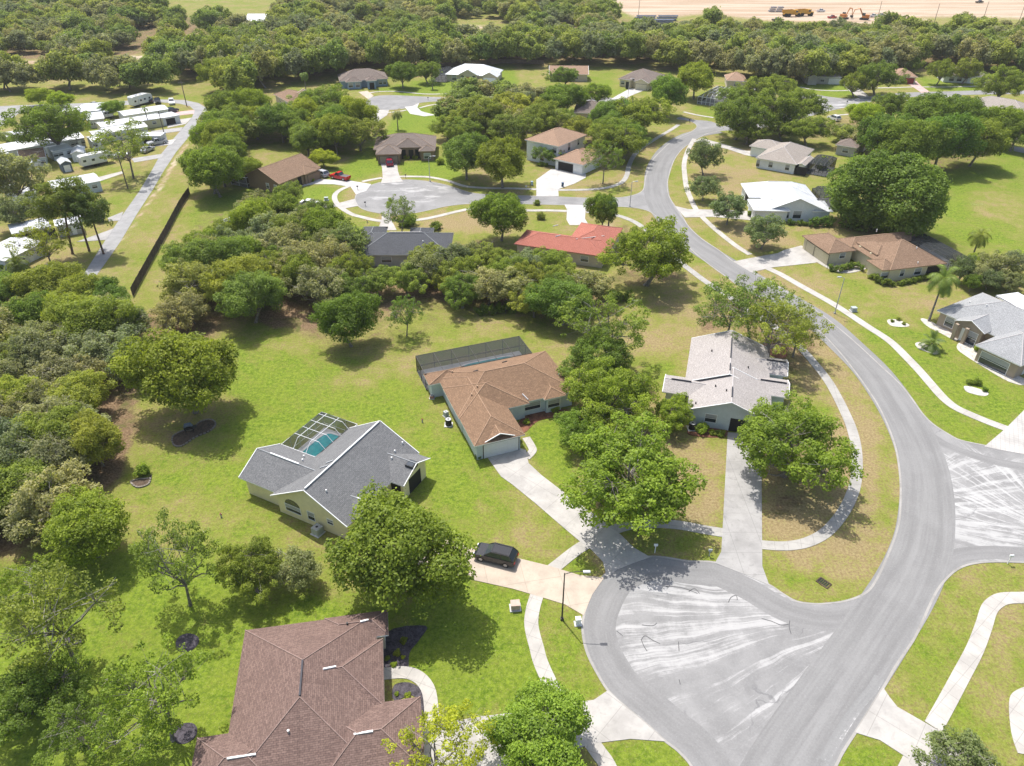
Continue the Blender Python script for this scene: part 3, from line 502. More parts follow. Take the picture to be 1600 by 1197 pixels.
# trailer park lane
TPR = concrete('pale lane asphalt', (0.27,0.268,0.262), 0.4, 0)
mb = MB()
lane = [(125,438),(140,414),(165,375),(190,338),(217,300),(238,265),(250,243),(270,218),(286,200),(300,184),(304,173),(297,166),(280,162),(250,160),(200,164),(140,169),(85,172),(28,178),(10,195),(-40,205),(-120,205),(-120,168),(-20,167),(33,164.5),(125,161.5),(210,157),(250,155.5),(288,156.5),(310,161),(323,169),(325,178),(318,190),(300,208),(275,238),(256,267),(239,296),(213,336),(188,378),(165,411),(143,441)]
slab(mb, [P(u, v) for u, v in lane], 0.03); tag(mb.build('park_lane', TPR), kind='structure')
walks = [
 ([(839,930),(833,950),(830,972),(833,992),(838,1010),(843,1030),(851,1050),(864,1077),(878,1102),(884,1112)], 1.45, 0),
 ([(924,1160),(936,1177),(948,1194),(965,1230)], 1.45, 0), ([(862,890),(875,880),(890,868),(905,857),(920,848)], 1.45, 0),
 ([(950,833),(962,827),(988,820),(1026,818),(1063,821),(1101,828),(1132,833)], 1.45, 1),
 ([(1186,851),(1210,853),(1233,853),(1260,848),(1288,834),(1310,811),(1326,785),(1336,757),(1339,724),(1337,695),(1330,668),(1319,642),(1308,620),(1298,602),(1287,586),(1275,571),(1255,548),(1233,528),(1213,513),(1188,496),(1160,478),(1130,458),(1101,439),(1081,424),(1063,410),(1045,392),(1020,370),(1001,353),(985,344),(965,337),(940,333),(916,331)], 1.4, 1),
 ([(886,330),(855,329),(822,329),(780,327),(741,326),(713,331),(688,337),(665,342),(645,344),(614,344)], 1.3, 0),
 ([(602,346),(585,344),(568,340),(550,335),(535,326),(525,316),(523,306),(530,298),(545,291),(552,289)], 1.3, 0),
 ([(566,284),(580,281),(597,278)], 1.2, 0), ([(622,276),(645,276),(671,277),(701,283),(726,291),(760,294),(800,294.5),(838,296)], 1.2, 0),
 ([(871,297),(900,297),(925,296),(950,293),(970,286),(979,275),(982,262),(988,247),(1000,233),(1026,216),(1050,202),(1060,195)], 1.3, 1),
 ([(1085,217),(1075,235),(1069,255),(1070,275),(1073,294),(1079,310),(1088,328),(1103,345),(1123,363),(1151,385),(1172,398)], 1.3, 0),
 ([(1196,418),(1220,429),(1248,445),(1275,460),(1300,474),(1325,490),(1355,510),(1390,533),(1416,558),(1437,580),(1456,602),(1474,622),(1493,637),(1521,650),(1548,661),(1575,671)], 1.5, 2),
 ([(1700,930),(1640,933),(1600,934),(1571,935),(1556,941),(1545,953),(1537,978),(1523,1015),(1501,1057),(1478,1100),(1458,1136)], 1.5, 2),
 ([(1425,1190),(1405,1230),(1385,1270)], 1.5, 2), ([(1630,1080),(1600,1090),(1592,1105),(1596,1150),(1606,1180)], 1.6, 2),
 ([(575,146),(590,143.5),(620,143),(663,147),(700,146.5),(740,144),(770,142),(810,141),(850,140)], 1.1, 0), ([(606,176),(625,174),(635,172)], 1.0, 0), ([(655,169),(670,165),(690,162)], 1.0, 0),
 ([(1250,136),(1270,140),(1300,142),(1325,141.5)], 1.2, 0), ([(1350,138),(1400,137),(1430,136),(1480,136),(1560,134)], 1.2, 0), ([(1415,157),(1460,155),(1480,152)], 1.2, 0), ([(1425,170),(1460,178)], 1.2, 0),
 ([(1068,175),(1090,180),(1115,184)], 1.2, 0), ([(1299,182),(1310,180),(1325,179)], 1.2, 0), ([(1575,212),(1590,218),(1610,226)], 1.2, 0),
]
mb = MB()
for pts, w, mi in walks: ribbon(mb, px_path(pts, 4), w, 0.055, mi)
WALKW = concrete('bright sidewalk', (0.43,0.405,0.365), 0.2, 1.5, 0.9)
tag(mb.build('sidewalk', [WALK, WALKG, WALKW]), kind='structure')
drives = [
 ('driveway', DRV, [(761,714),(811,700),(822,704),(823,712),(826,724),(845,742),(888,775),(930,805),(958,826),(972,838),(990,856),(1016,871),(990,880),(965,890),(948,902),(942,878),(925,860),(908,848),(875,820),(838,788),(800,757),(783,745)]),
 ('driveway', DRVB, [(560,800),(640,836),(718,848),(760,860),(807,872),(860,885),(905,899),(944,903),(925,930),(912,962),(905,958),(883,945),(848,934),(800,920),(750,909),(718,902),(640,880),(540,850)]),
 ('driveway', DRVG, [(1137,676),(1187,679),(1190,750),(1191,885),(1202,915),(1160,897),(1117,880),(1127,862),(1129,825),(1133,750)]),
 ('driveway', DRV, [(950,1079),(928,1094),(893,1099),(800,1114),(751,1120),(700,1129),(640,1140),(640,1240),(800,1205),(900,1170),(928,1162),(985,1155),(1040,1159),(1008,1130),(975,1103)]),
 ('driveway', DRV, [(1380,1075),(1390,1090),(1402,1105),(1451,1133),(1480,1150),(1560,1200),(1640,1260),(1540,1300),(1430,1215),(1418,1185),(1375,1157),(1336,1145)]),
 ('paver_driveway', PAVER, [(1538,698),(1571,670),(1600,641),(1620,610),(1700,600),(1720,640),(1660,725),(1600,710),(1560,703)]),
 ('driveway', DRV, [(1146,409),(1165,405),(1215,396),(1225,391),(1252,384),(1293,405),(1273,411),(1208,418),(1173,426)]),
 ('driveway', DRV, [(1054,322),(1075,327),(1113,328),(1175,330),(1180,345),(1113,339),(1070,340)]),
 ('driveway', DRV, [(1083,222),(1096,216),(1133,226),(1166,236),(1185,236),(1185,247),(1163,242),(1136,233),(1105,226)]),
 ('driveway', DRVW, [(838,307),(838,281),(862,264),(916,272),(915,278),(898,287),(872,296),(873,307)]),
 ('driveway', DRVW, [(882,320),(886,328),(885,343),(890,352),(920,352),(914,342),(915,330),(921,321)]),
 ('driveway', DRV, [(594,254),(620,254),(622,268),(625,277),(630,284),(595,287),(598,277),(597,262)]),
 ('driveway', DRVW, [(470,292),(490,279),(515,281),(550,283),(580,288),(572,299),(556,304),(548,292),(520,288),(490,288)]),
 ('driveway', DRV, [(485,326),(500,320),(528,318),(554,311),(560,322),(538,326),(525,323),(500,332)]),
 ('driveway', DRV, [(597,333),(609,335),(612,345),(620,360),(590,360),(596,345)]),
 ('driveway', DRVW, [(632,167),(645,166),(655,161),(652,168),(658,174),(680,180),(663,182),(641,178)]),
 ('driveway', DRV, [(583,172),(608,172),(605,180),(590,190),(560,196),(570,186)]), ('driveway', DRVW, [(757,133),(774,133),(781,149),(766,150.5)]),
 ('driveway', DRVB, [(560,144),(574,142),(584,150),(575,155)]), ('driveway', DRVW, [(985,138),(1010,140),(985,150),(975,156),(955,155),(965,149)]),
 ('driveway', DRV, [(1312,128),(1325,130),(1345,140),(1358,151),(1345,154),(1328,143)]), ('paver_driveway', PINK, [(1410,126),(1432,127),(1440,135),(1453,144),(1440,145.5),(1428,137)]),
 ('driveway', DRVW, [(1470,149),(1490,150),(1512,160),(1500,163),(1485,157)]), ('driveway', DRV, [(205,171),(306,171),(300,180),(220,178)][:0] or [(262,190),(300,184),(290,194),(262,200)]),
 ('paver_driveway', PINK, [(268,176),(304,172),(303,178),(276,181)]), ('driveway', DRVG, [(236,205),(286,199),(282,205),(238,211)]), ('driveway', DRVW, [(255,221),(276,217),(268,226),(240,229)]),
 ('driveway', DRVG, [(205,248),(258,240),(252,247),(210,254)]), ('driveway', DRV, [(150,278),(190,268),(193,271),(155,284)]), ('driveway', DRVG, [(168,341),(193,331),(187,345),(170,346)]), ('driveway', DRVG, [(120,378),(165,362),(178,357),(166,375),(140,377)]),
]
for nm, mt, pts in drives:
    mb = MB(); w = [P(u, v) for u, v in pts]; slab(mb, w, 0.062); tag(mb.build(nm, mt), kind='structure')
for pts, w in (([(822,716),(832,705),(830,697),(822,684)], 1.1), ([(1278,408),(1300,420),(1320,425),(1345,420),(1358,413)], 1.3), ([(591,1054),(640,1052),(668,1075),(675,1120),(678,1150)], 1.3)):
    mb = MB(); ribbon(mb, px_path(pts, 5), w, 0.066); tag(mb.build('garden_path', WALK), kind='structure')
def bed(name, mt, pts, label, z=0.05, edging=None, cat='flower bed'):
    c = P(*pts[0]); r = empty(name, (c.x, c.y, 0), 0, label, cat); mb = MB(); w = [P(u, v)-c for u, v in smooth(pts, 4, True)]
    slab(mb, w, z, 0.05); mb.build('bed_surface', mt, r)
    if edging:
        mb = MB(); w2 = w + [w[0]]
        for i in range(len(w2)-1):
            d = (w2[i+1]-w2[i]); k = max(1, int(d.length/0.4))
            for j in range(k):
                q = w2[i] + d*((j+.5)/k); s = random.uniform(.12,.2); a = math.atan2(d.y, d.x); M = Matrix.Translation((q.x,q.y,0)) @ Matrix.Rotation(a, 4, 'Z'); mb.box(-s,-.1,0,s,.1,.17,0,M)
        mb.build('stone_edging', edging, r)
    return r
random.seed(4)
bed('mulch_bed', DMULCH, [(602,990),(665,978),(655,1000),(640,1020),(639,1045),(640,1052),(600,1056)], 'black mulch bed with shrubs beside the brown roofed house, above the bent walk')
bed('mulch_bed', DMULCH, [(616,1071),(640,1067),(660,1080),(664,1105),(668,1150),(655,1165),(650,1090),(616,1095)], 'black mulch bed inside the bent concrete walk of the brown roofed house')
bed('tree_ring', DMULCH, [(275,1003),(282,994),(295,990),(308,994),(311,1003),(303,1014),(290,1019),(278,1016)], 'round black mulch ring at the foot of the slender tree in the lower left lawn', cat='mulch ring')
bed('tree_ring', DMULCH, [(270,1143),(283,1132),(300,1130),(308,1138),(305,1152),(290,1162),(275,1160)], 'black mulch ring at the left eave of the nearest brown roof', cat='mulch ring')
bed('tree_ring', DMULCH, [(100,1000),(118,993),(128,1000),(122,1008),(104,1012)], 'small black mulch ring under the sprawling trees at the lower left', cat='mulch ring')
bed('flower_bed', SOIL, [(205,754),(215,750),(233,748),(236,745),(232,757),(215,762)], 'small stone-edged bed round a lone bright green bush', edging=OLDSTONE)
bed('flower_bed', SOIL, [(270,683),(285,674),(300,672),(312,660),(330,656),(337,663),(328,674),(305,684),(285,697),(272,696)], 'stone-edged kidney bed in the shade of the big oak on the left lawn', edging=OLDSTONE)
bed('mulch_bed', MULCH, [(808,668),(818,652),(850,642),(885,640),(890,648),(850,655),(835,662),(825,672),(815,678)], 'red brown mulch bed along the front of the pale blue tan-roofed house')
bed('mulch_bed', MULCH, [(1074,672),(1080,664),(1100,668),(1135,672),(1134,682),(1110,684),(1078,680)], 'red mulch bed below the window of the pale grey roofed house')
bed('mulch_bed', MULCH, [(1190,545),(1200,536),(1225,540),(1230,556),(1215,560)], 'red mulch patch behind the pale grey roof under willowy trees')
bed('gravel_bed', WROCK, [(1386,502),(1390,499),(1402,500),(1418,506),(1420,510),(1408,511),(1392,509)], 'small white gravel island with low shrubs in the right lawn')
bed('gravel_bed', WROCK, [(1430,537),(1438,535),(1452,541),(1466,550),(1462,554),(1448,550),(1434,544)], 'white gravel island with a young palm in the right lawn')
bed('gravel_bed', WROCK, [(1506,604),(1515,604),(1530,608),(1544,614),(1540,619),(1525,617),(1510,612)], 'white gravel island with dark cycads nearest the right sidewalk')
bed('gravel_bed', WROCK, [(1439,498),(1450,500),(1472,512),(1495,522),(1505,530),(1492,532),(1472,522),(1452,512),(1441,503)], 'white gravel border in front of the dark grey hip roofed house')
bed('gravel_bed', WROCK, [(1497,537),(1510,532),(1535,550),(1565,575),(1600,592),(1600,602),(1575,596),(1540,576),(1510,557),(1496,546)], 'long curved white gravel border beside the grey roofed garage at the right edge')
bed('flower_bed', LITTER, [(1298,410),(1310,410),(1330,411),(1344,415),(1335,418),(1312,420),(1300,416)], 'small gravel bed behind the hedge of the orange brown roofed house')
# ---------------------------------------------------------------- houses
def face_uv(pts, n):
    t = Vector((-n.y, n.x, 0)); t = t.normalized() if t.length > 1e-4 else Vector((1,0,0)); w = n.cross(t)
    return [(p.dot(t), p.dot(w)) for p in pts]
BLIND = paint('pale window blind', (0.34,0.35,0.35), .5, .1)
class House:
    def __init__(s, name, label, axis, wall, roof, cat='house', ze=2.8, fascia=WHITE, over=0.5, group=None, z_axis=None):
        a, b = P(*axis[0], ze), P(*axis[1], ze); s.ang = math.atan2(b.y-a.y, b.x-a.x); s.o = Vector((a.x, a.y, 0)); s.ze = ze
        s.root = empty(name, s.o, s.ang, label, cat, group); s.wallm, s.roofm, s.fm, s.over = wall, roof, fascia, over
        s.R = Matrix.Rotation(-s.ang, 4, 'Z'); s.wall, s.roof, s.fas = MB(), MB(), MB(); s.B = []; s.rf = []; s.RG = {}
    def loc(s, p): return s.R @ (Vector(p) - s.o)
    def px(s, u, v, z): return s.loc(P(u, v, z))
    def rect(s, pts, ze, l=0, r=0, f=0, b=0):
        q = [s.px(u, v, ze) for u, v in pts]; return [min(p.x for p in q)-l, min(p.y for p in q)-f, max(p.x for p in q)+r, max(p.y for p in q)+b]
    def block(s, pts, kind='hipx', pitch=0.42, ze=None, l=0, r=0, f=0, b=0, rect=None, walls=True, rot=0.0, z0=0.0):
        ze = (s.ze if ze is None else ze) + 0.004*len(s.B); x0, y0, x1, y1 = rect or s.rect(pts, ze, l, r, f, b)
        k = len(s.B); s.B.append((x0, y0, x1, y1, ze)); hx, hy = (x1-x0)/2, (y1-y0)/2; cx, cy = (x0+x1)/2, (y0+y1)/2; T = 0.16
        T4 = Matrix.Translation((cx, cy, 0)) @ Matrix.Rotation(rot, 4, 'Z')
        tr = lambda p: T4 @ Vector(p)
        A, Bc, C, Dd = (-hx,-hy,ze), (hx,-hy,ze), (hx,hy,ze), (-hx,hy,ze); faces, ridges = [], []
        if kind in ('hipx', 'hipy', 'hip'):
            alongx = hx >= hy if kind == 'hip' else kind == 'hipx'; hm = min(hx, hy); e = hm
            if alongx: rise = hy*pitch; e = min(hx, hy); r0, r1 = (-hx+e,0,ze+rise), (hx-e,0,ze+rise); faces = [[A,Bc,r1,r0],[C,Dd,r0,r1],[Dd,A,r0],[Bc,C,r1]]; hips = [(A,r0),(Dd,r0),(Bc,r1),(C,r1)]
            else: rise = hx*pitch; e = min(hx, hy); r0, r1 = (0,-hy+e,ze+rise), (0,hy-e,ze+rise); faces = [[Bc,C,r1,r0],[Dd,A,r0,r1],[A,Bc,r0],[C,Dd,r1]]; hips = [(A,r0),(Bc,r0),(C,r1),(Dd,r1)]
            if (Vector(r0)-Vector(r1)).length > .3: ridges.append((r0, r1))
            ridges += hips
        elif kind in ('gabx', 'gaby'):
            if kind == 'gabx': rise = hy*pitch; r0, r1 = (-hx,0,ze+rise), (hx,0,ze+rise); faces = [[A,Bc,r1,r0],[C,Dd,r0,r1]]; rk = [(Dd,r0,A),(Bc,r1,C)]
            else: rise = hx*pitch; r0, r1 = (0,-hy,ze+rise), (0,hy,ze+rise); faces = [[Bc,C,r1,r0],[Dd,A,r0,r1]]; rk = [(A,r0,Bc),(C,r1,Dd)]
            ridges.append((r0, r1))
            for a, m_, c in rk:
                for p, q in ((a, m_), (m_, c)): s.fas.bar(tr(p)+Vector((0,0,.02)), tr(q)+Vector((0,0,.0)), 0.07)
        elif kind == 'flat':
            rise = 0.15; faces = [[(-hx,-hy,ze+.12),(hx,-hy,ze+.12),(hx,hy,ze+.12),(-hx,hy,ze+.12)]]
        elif kind == 'shed':   # rises towards +y
            rise = 2*hy*pitch; C2, D2 = (hx,hy,ze+rise), (-hx,hy,ze+rise); faces = [[A,Bc,C2,D2]]
        for fc in faces:
            w = [tr(p) for p in fc]; s.rf.append(w); n = (w[1]-w[0]).cross(w[2]-w[0]).normalized(); s.roof.face(w, 0, face_uv(w, n))
        if kind not in ('flat', 'shed') and ridges: s.RG[k] = (tr(ridges[0][0]), tr(ridges[0][1]))
        for a, b_ in ridges: 
            d = 0.01; s.roof.bar(tr(a)+Vector((0,0,d)), tr(b_)+Vector((0,0,d)), 0.06, 1)
        dn = Vector((0,0,-T))
        for a, b_ in ((A,Bc),(Bc,C),(C,Dd),(Dd,A)):
            if kind[:3] == 'gab' and ((kind == 'gabx') == (abs(a[0]-b_[0]) < 1e-6)): continue
            s.fas.face([tr(a)+dn, tr(b_)+dn, tr(b_), tr(a)])
        o = s.over; ix = hx-(o if kind == 'gabx' else 0); iy = hy-(o if kind == 'gaby' else 0)
        s.roof.face([tr(p)+dn*0.9 for p in ((-ix,iy,ze),(ix,iy,ze),(ix,-iy,ze),(-ix,-iy,ze))], 2, [(0,0)]*4)
        if walls:
            wx, wy = hx-o-0.003*k, hy-o-0.003*k; zt = ze - 0.02; c = [(-wx,-wy),(wx,-wy),(wx,wy),(-wx,wy)]
            for i in range(4):
                a, b_ = c[i], c[(i+1) % 4]; s.wall.face([tr((*a,z0)), tr((*b_,z0)), tr((*b_,zt)), tr((*a,zt))])
            if kind == 'gabx':
                for sx in (-1, 1):
                    xx = sx*wx; h2 = ze + rise - (0.03); s.wall.face([tr((xx,-wy*sx,zt)), tr((xx,wy*sx,zt)), tr((xx,wy*sx,ze+o*pitch-.03)), tr((xx,0,h2)), tr((xx,-wy*sx,ze+o*pitch-.03))])
            if kind == 'gaby':
                for sy in (-1, 1):
                    yy = sy*wy; h2 = ze + rise - (0.03); s.wall.face([tr((wx*sy,yy,zt)), tr((-wx*sy,yy,zt)), tr((-wx*sy,yy,ze+o*pitch-.03)), tr((0,yy,h2)), tr((wx*sy,yy,ze+o*pitch-.03))][::-1])
        return k
    def opening(s, k, side, t, w, h, z0, kind='window', px=None, off=0.0):
        """side F(-y) B(+y) L(-x) R(+x); t along the wall 0..1, or px=(u,v) of its middle"""
        x0, y0, x1, y1, ze = s.B[k]; o = s.over+0.003*k; x0 += o; y0 += o; x1 -= o; y1 -= o
        if px:
            a = s.loc(Vector((0,0,CAM_H))); d = s.px(px[0], px[1], 0) - a
            tt = ((y0 if side == 'F' else y1)-a.y)/d.y if side in 'FB' else ((x0 if side == 'L' else x1)-a.x)/d.x; q = a + d*tt
            t = (q.x-x0)/(x1-x0) if side in 'FB' else (q.y-y0)/(y1-y0); t = min(max(t, w/2/max(.1,((x1-x0) if side in 'FB' else (y1-y0)))), 1-w/2/max(.1,((x1-x0) if side in 'FB' else (y1-y0))))
        if side == 'F': M = Matrix.Translation((x0+(x1-x0)*t, y0-off, z0))
        elif side == 'B': M = Matrix.Translation((x0+(x1-x0)*t, y1+off, z0)) @ Matrix.Rotation(PI, 4, 'Z')
        elif side == 'L': M = Matrix.Translation((x0-off, y0+(y1-y0)*t, z0)) @ Matrix.Rotation(-PI/2, 4, 'Z')
        else: M = Matrix.Translation((x1+off, y0+(y1-y0)*t, z0)) @ Matrix.Rotation(PI/2, 4, 'Z')
        hw = w/2
        def B(mb, *a, m=0): return mb.box(*a, m, M)
        if kind == 'window' or kind == 'arch':
            f = MB(); e = 0.07
            for bx in ((-hw-e,-.06,-e,hw+e,.0,0),(-hw-e,-.06,h,hw+e,.0,h+e),(-hw-e,-.06,0,-hw,.0,h),(hw,-.06,0,hw+e,.0,h),(-hw,-.05,h*.5-.03,hw,-.0,h*.5+.03)): B(f, *bx)
            fr = f.build('window', WHITE, s.root); p = MB(); B(p, -hw,-.03,0.0,hw,-.012,h)
            if kind == 'arch':
                n = 8; pts = [M @ Vector((hw*math.cos(PI*i/n), -.025, h + e + hw*0.8*math.sin(PI*i/n))) for i in range(n+1)]; p.face(pts[::-1] if False else pts)
                for i in range(n): f2 = MB()
            pane = p.build('pane', GLASS, fr); bl = MB(); B(bl, -hw+.02,-.034,h*.58,hw-.02,-.031,h-.02); bl.build('blind', BLIND, fr)
        elif kind == 'garage':
            g = MB(); B(g, -hw-.12,-.012,0,hw+.12,.0,h+.12); g.build('garage_door_frame', BRONZE if s.gdoor is not WHITE else WHITE, s.root)
            g = MB(); n = 4
            for i in range(n): B(g, -hw,-.05,h*i/n+.015,hw,.0,h*(i+1)/n-.015)
            B(g, -hw,-.03,0,hw,-.012,h); g.build('garage_door', s.gdoor, s.root)
        elif kind == 'door':
            g = MB(); B(g, -hw,-.05,0,hw,.0,h); dr = g.build('door', s.gdoor, s.root)
            g2 = MB(); B(g2, hw-.16,-.11,1.0,hw-.1,-.05,1.12); g2.build('handle', BLACKM, dr)
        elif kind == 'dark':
            g = MB(); B(g, -hw,-.02,0,hw,.0,h); g.build('opening', DARK, s.root)  # flush panel, no recess: the shade of the opening is painted on
        elif kind == 'column':
            g = MB(); B(g, -hw,-w,0,hw,.0,h); g.build('column', s.wallm, s.root)
        return s
    gdoor = WHITE
    def hit(s, u, v, zd=4.0):                    # where the sight line of a photograph pixel meets this roof
        a = s.loc(Vector((0,0,CAM_H))); d = s.px(u, v, 0) - a; best = None
        for w in s.rf:
            n = (w[1]-w[0]).cross(w[2]-w[0]); dn = n.dot(d)
            if abs(dn) < 1e-9: continue
            t = n.dot(w[0]-a)/dn
            if t <= 0 or (best and t > best[0]): continue
            q = a + d*t
            if all((w[(i+1) % len(w)]-w[i]).cross(q-w[i]).dot(n) > -1e-6*n.length for i in range(len(w))): best = (t, q)
        return best[1] if best else s.px(u, v, zd)
    def vent(s, u, v, zr, L=1.2, dirpx=None, col=None, name='ridge_vent'):
        a = s.hit(u, v, zr); b = s.hit(dirpx[0], dirpx[1], zr); mb = MB(); up = Vector((0,0,.06))
        if abs(a.z-b.z) > 1.2: b.z = a.z = max(a.z, b.z)
        mb.bar(a+up, b+up, 0.10); mb.build(name, col or BLACKM, s.root); return s
    def rvent(s, k, t0, t1, col=None):
        a, b = s.RG[k]; up = Vector((0,0,.08)); mb = MB(); mb.bar(a.lerp(b, t0)+up, a.lerp(b, t1)+up, .11); mb.build('ridge_vent', col or BLACKM, s.root); return s
    def stack(s, pts, z, mat=None):
        for u, v in pts:
            p = s.hit(u, v, z); mb = MB(); mb.bar(p - Vector((0,0,.3)), p + Vector((0,0,.28)), .10, n=8); mb.build('vent_pipe', mat or BLACKM, s.root)
        return s
    def done(s):
        s.wall.build('wall', s.wallm, s.root)
        s.roof.build('roof', [s.roofm, s.ridgem if hasattr(s, 'ridgem') else s.roofm, WHITE], s.root)
        if s.fas.f: s.fas.build('fascia', s.fm, s.root)
        return s.root
class Cage:                                      # screened pool enclosure
    def __init__(s, label, axis, pts, H=2.9, bar=BRONZE, scr=None, nx=5, ny=3, mansard=0.0, pool=None, deckm=None, zp=None, r=0.05, plabel='', grow=(0,0,0,0)):
        a, b = P(*axis[0]), P(*axis[1]); ang = math.atan2(b.y-a.y, b.x-a.x); o = Vector((a.x, a.y, 0)); R = Matrix.Rotation(-ang, 4, 'Z')
        q = [R @ (P(u, v, H if zp is None else zp)-o) for u, v in pts]; x0, x1 = min(p.x for p in q)-grow[0], max(p.x for p in q)+grow[1]; y0, y1 = min(p.y for p in q)-grow[2], max(p.y for p in q)+grow[3]
        for p in q: p.z = 0
        c = Vector(((x0+x1)/2, (y0+y1)/2, 0)); w = (Matrix.Rotation(ang, 4, 'Z') @ c) + o; root = empty('pool_enclosure', (w.x, w.y, 0), ang, label, 'pool enclosure')
        hx, hy = (x1-x0)/2, (y1-y0)/2; f, sc = MB(), MB(); Z0 = H; m = mansard; mi = min(hx, hy)*0.35
        xs = [-hx+2*hx*i/nx for i in range(nx+1)]; ys = [-hy+2*hy*i/ny for i in range(ny+1)]
        def top(x, y):
            if not m: return H
            d = min(hx-abs(x), hy-abs(y)); return H + m*min(1, max(0, d/mi))
        def seg(a, b): f.bar((a[0],a[1],top(*a[:2])) if len(a) == 2 else a, (b[0],b[1],top(*b[:2])) if len(b) == 2 else b, r)
        xi = sorted(set(xs + ([-hx+mi, hx-mi] if m else []))); yi = sorted(set(ys + ([-hy+mi, hy-mi] if m else [])))
        for x in xs:
            for i in range(len(yi)-1): seg((x, yi[i]), (x, yi[i+1]))
            for y in (-hy, hy): seg((x,y,0),(x,y,H))
        for y in ys:
            for i in range(len(xi)-1): seg((xi[i], y), (xi[i+1], y))
            for x in (-hx, hx): seg((x,y,0),(x,y,H))
        for z in (0.95,):
            for a_, b_ in (((-hx,-hy),(hx,-hy)),((hx,-hy),(hx,hy)),((hx,hy),(-hx,hy)),((-hx,hy),(-hx,-hy))): f.bar((*a_,z),(*b_,z), r*.8)
        f.build('frame', bar, root)
        for i in range(len(xi)-1):
            for j in range(len(yi)-1):
                sc.face([(xi[i],yi[j],top(xi[i],yi[j])),(xi[i+1],yi[j],top(xi[i+1],yi[j])),(xi[i+1],yi[j+1],top(xi[i+1],yi[j+1])),(xi[i],yi[j+1],top(xi[i],yi[j+1]))])
        for a_, b_ in (((-hx,-hy),(hx,-hy)),((hx,-hy),(hx,hy)),((hx,hy),(-hx,hy)),((-hx,hy),(-hx,-hy))): sc.face([(*a_,0),(*b_,0),(*b_,H),(*a_,H)])
        sc.build('screen', scr or SCREEN, root)
        d = MB(); d.box(-hx,-hy,0.0,hx,hy,0.11); d.build('deck', deckm or PDECK, root)
        if pool:
            pc = R @ (P(*pool[0])-o) - c; lx, ly = pool[1]; pr = Matrix.Rotation(ang, 4, 'Z') @ Vector((pc.x, pc.y, 0)) + Vector((w.x, w.y, 0))
            pt = empty('swimming_pool', (pr.x, pr.y, 0.11), ang, plabel, 'swimming pool'); wm = MB(); n = 28; pts = []
            for i in range(n):
                t = 2*PI*i/n; cc, ss = math.cos(t), math.sin(t); pts.append(Vector((lx/2*math.copysign(abs(cc)**.45, cc), ly/2*math.copysign(abs(ss)**.45, ss), 0.02)))
            wm.face(pts); wm.build('water', WATER, pt); cp = MB(); ribbon(cp, pts + [pts[0], pts[1]], 0.32, 0.05, 0); cp.build('coping', ALU, pt)
        s.root = root
PDECK = concrete('pool deck', (0.50,0.50,0.49), 0.3, 0)
YEL = stucco('pale yellow', (0.74,0.66,0.40)); BLU = stucco('pale blue grey', (0.50,0.56,0.58)); WHT = stucco('white', (0.66,0.68,0.68)); TAN = stucco('tan', (0.52,0.45,0.35))
CRM = stucco('cream', (0.58,0.52,0.36)); BRN = stucco('brown', (0.24,0.165,0.11)); GRN = stucco('grey green', (0.50,0.54,0.50)); BLUE = stucco('slate blue', (0.24,0.32,0.42)); GREYW = stucco('grey', (0.42,0.40,0.37))
TANP = stucco('taupe', (0.36,0.29,0.22))
S_BRN = shingle('dark red brown', (0.205,0.140,0.118), (0.145,0.097,0.083)); S_GRY = shingle('charcoal grey', (0.19,0.193,0.195), (0.15,0.153,0.155)); S_TAN = shingle('tan brown', (0.265,0.170,0.106), (0.190,0.120,0.076))
S_WHT = shingle('pale grey', (0.40,0.372,0.352), (0.34,0.315,0.30), 0.15); S_RED = shingle('brick red', (0.40,0.155,0.115), (0.34,0.125,0.09), 0.1); S_BLK = shingle('near black', (0.10,0.105,0.115), (0.08,0.083,0.09))
S_ORG = shingle('orange brown', (0.275,0.185,0.125), (0.205,0.135,0.09)); S_GR2 = shingle('mid grey', (0.33,0.34,0.345), (0.28,0.285,0.29)); S_DBR = shingle('grey brown', (0.22,0.18,0.155), (0.17,0.14,0.12)); S_LT = shingle('light taupe', (0.36,0.32,0.28), (0.31,0.275,0.24))
S_OT = shingle('faded terracotta', (0.36,0.24,0.165), (0.30,0.20,0.14)); M_WHT = metal_roof('white', (0.62,0.63,0.64)); M_GRY = metal_roof('grey', (0.50,0.52,0.54)); M_BRT = metal_roof('bright', (0.54,0.555,0.57))
RIDGE_T = paint('tan ridge caps', (0.34,0.225,0.145), 0.9, 0.2); RIDGE_B = paint('brown ridge caps', (0.235,0.165,0.14), 0.9, 0.2); RIDGE_G = paint('grey ridge caps', (0.30,0.31,0.315), 0.9, 0.2)
RIDGE_W = paint('pale ridge caps', (0.48,0.455,0.44), 0.9, 0.1); RIDGE_R = paint('red ridge caps', (0.43,0.17,0.13), 0.9, 0.1); RIDGE_O = paint('orange brown ridge caps', (0.32,0.22,0.145), 0.9, 0.1)

h = House('house', 'nearest house with red brown shingle hip roof cut off by the bottom of the photo', ((383,985),(590,957)), TAN, S_BRN, fascia=WHITE); h.ridgem = RIDGE_B
h.block([(383,985),(588,957),(365,1144),(352,1250)], 'hipy', .42)
h.block([(540,962),(604,953),(607,992),(530,1000)], 'hipx', .42, l=1.5)
h.block([(440,1020),(594,1000),(601,1104)], 'hipx', .42)
h.block([(500,1112),(652,1091),(665,1205)], 'hipx', .42)
h.block([(308,1153),(450,1133),(296,1262)], 'hipx', .42)
RVD = paint('dark ridge vent', (0.03,0.03,0.04), .6); h.rvent(0,0.02,.98,RVD).vent(505,1046,4.75, dirpx=(525,1042), col=WHITE).vent(553,1148,4.9, dirpx=(583,1143), col=WHITE).vent(355,1186,4.9, dirpx=(400,1179), col=WHITE).vent(563,972,4.0, dirpx=(576,969), col=WHITE)
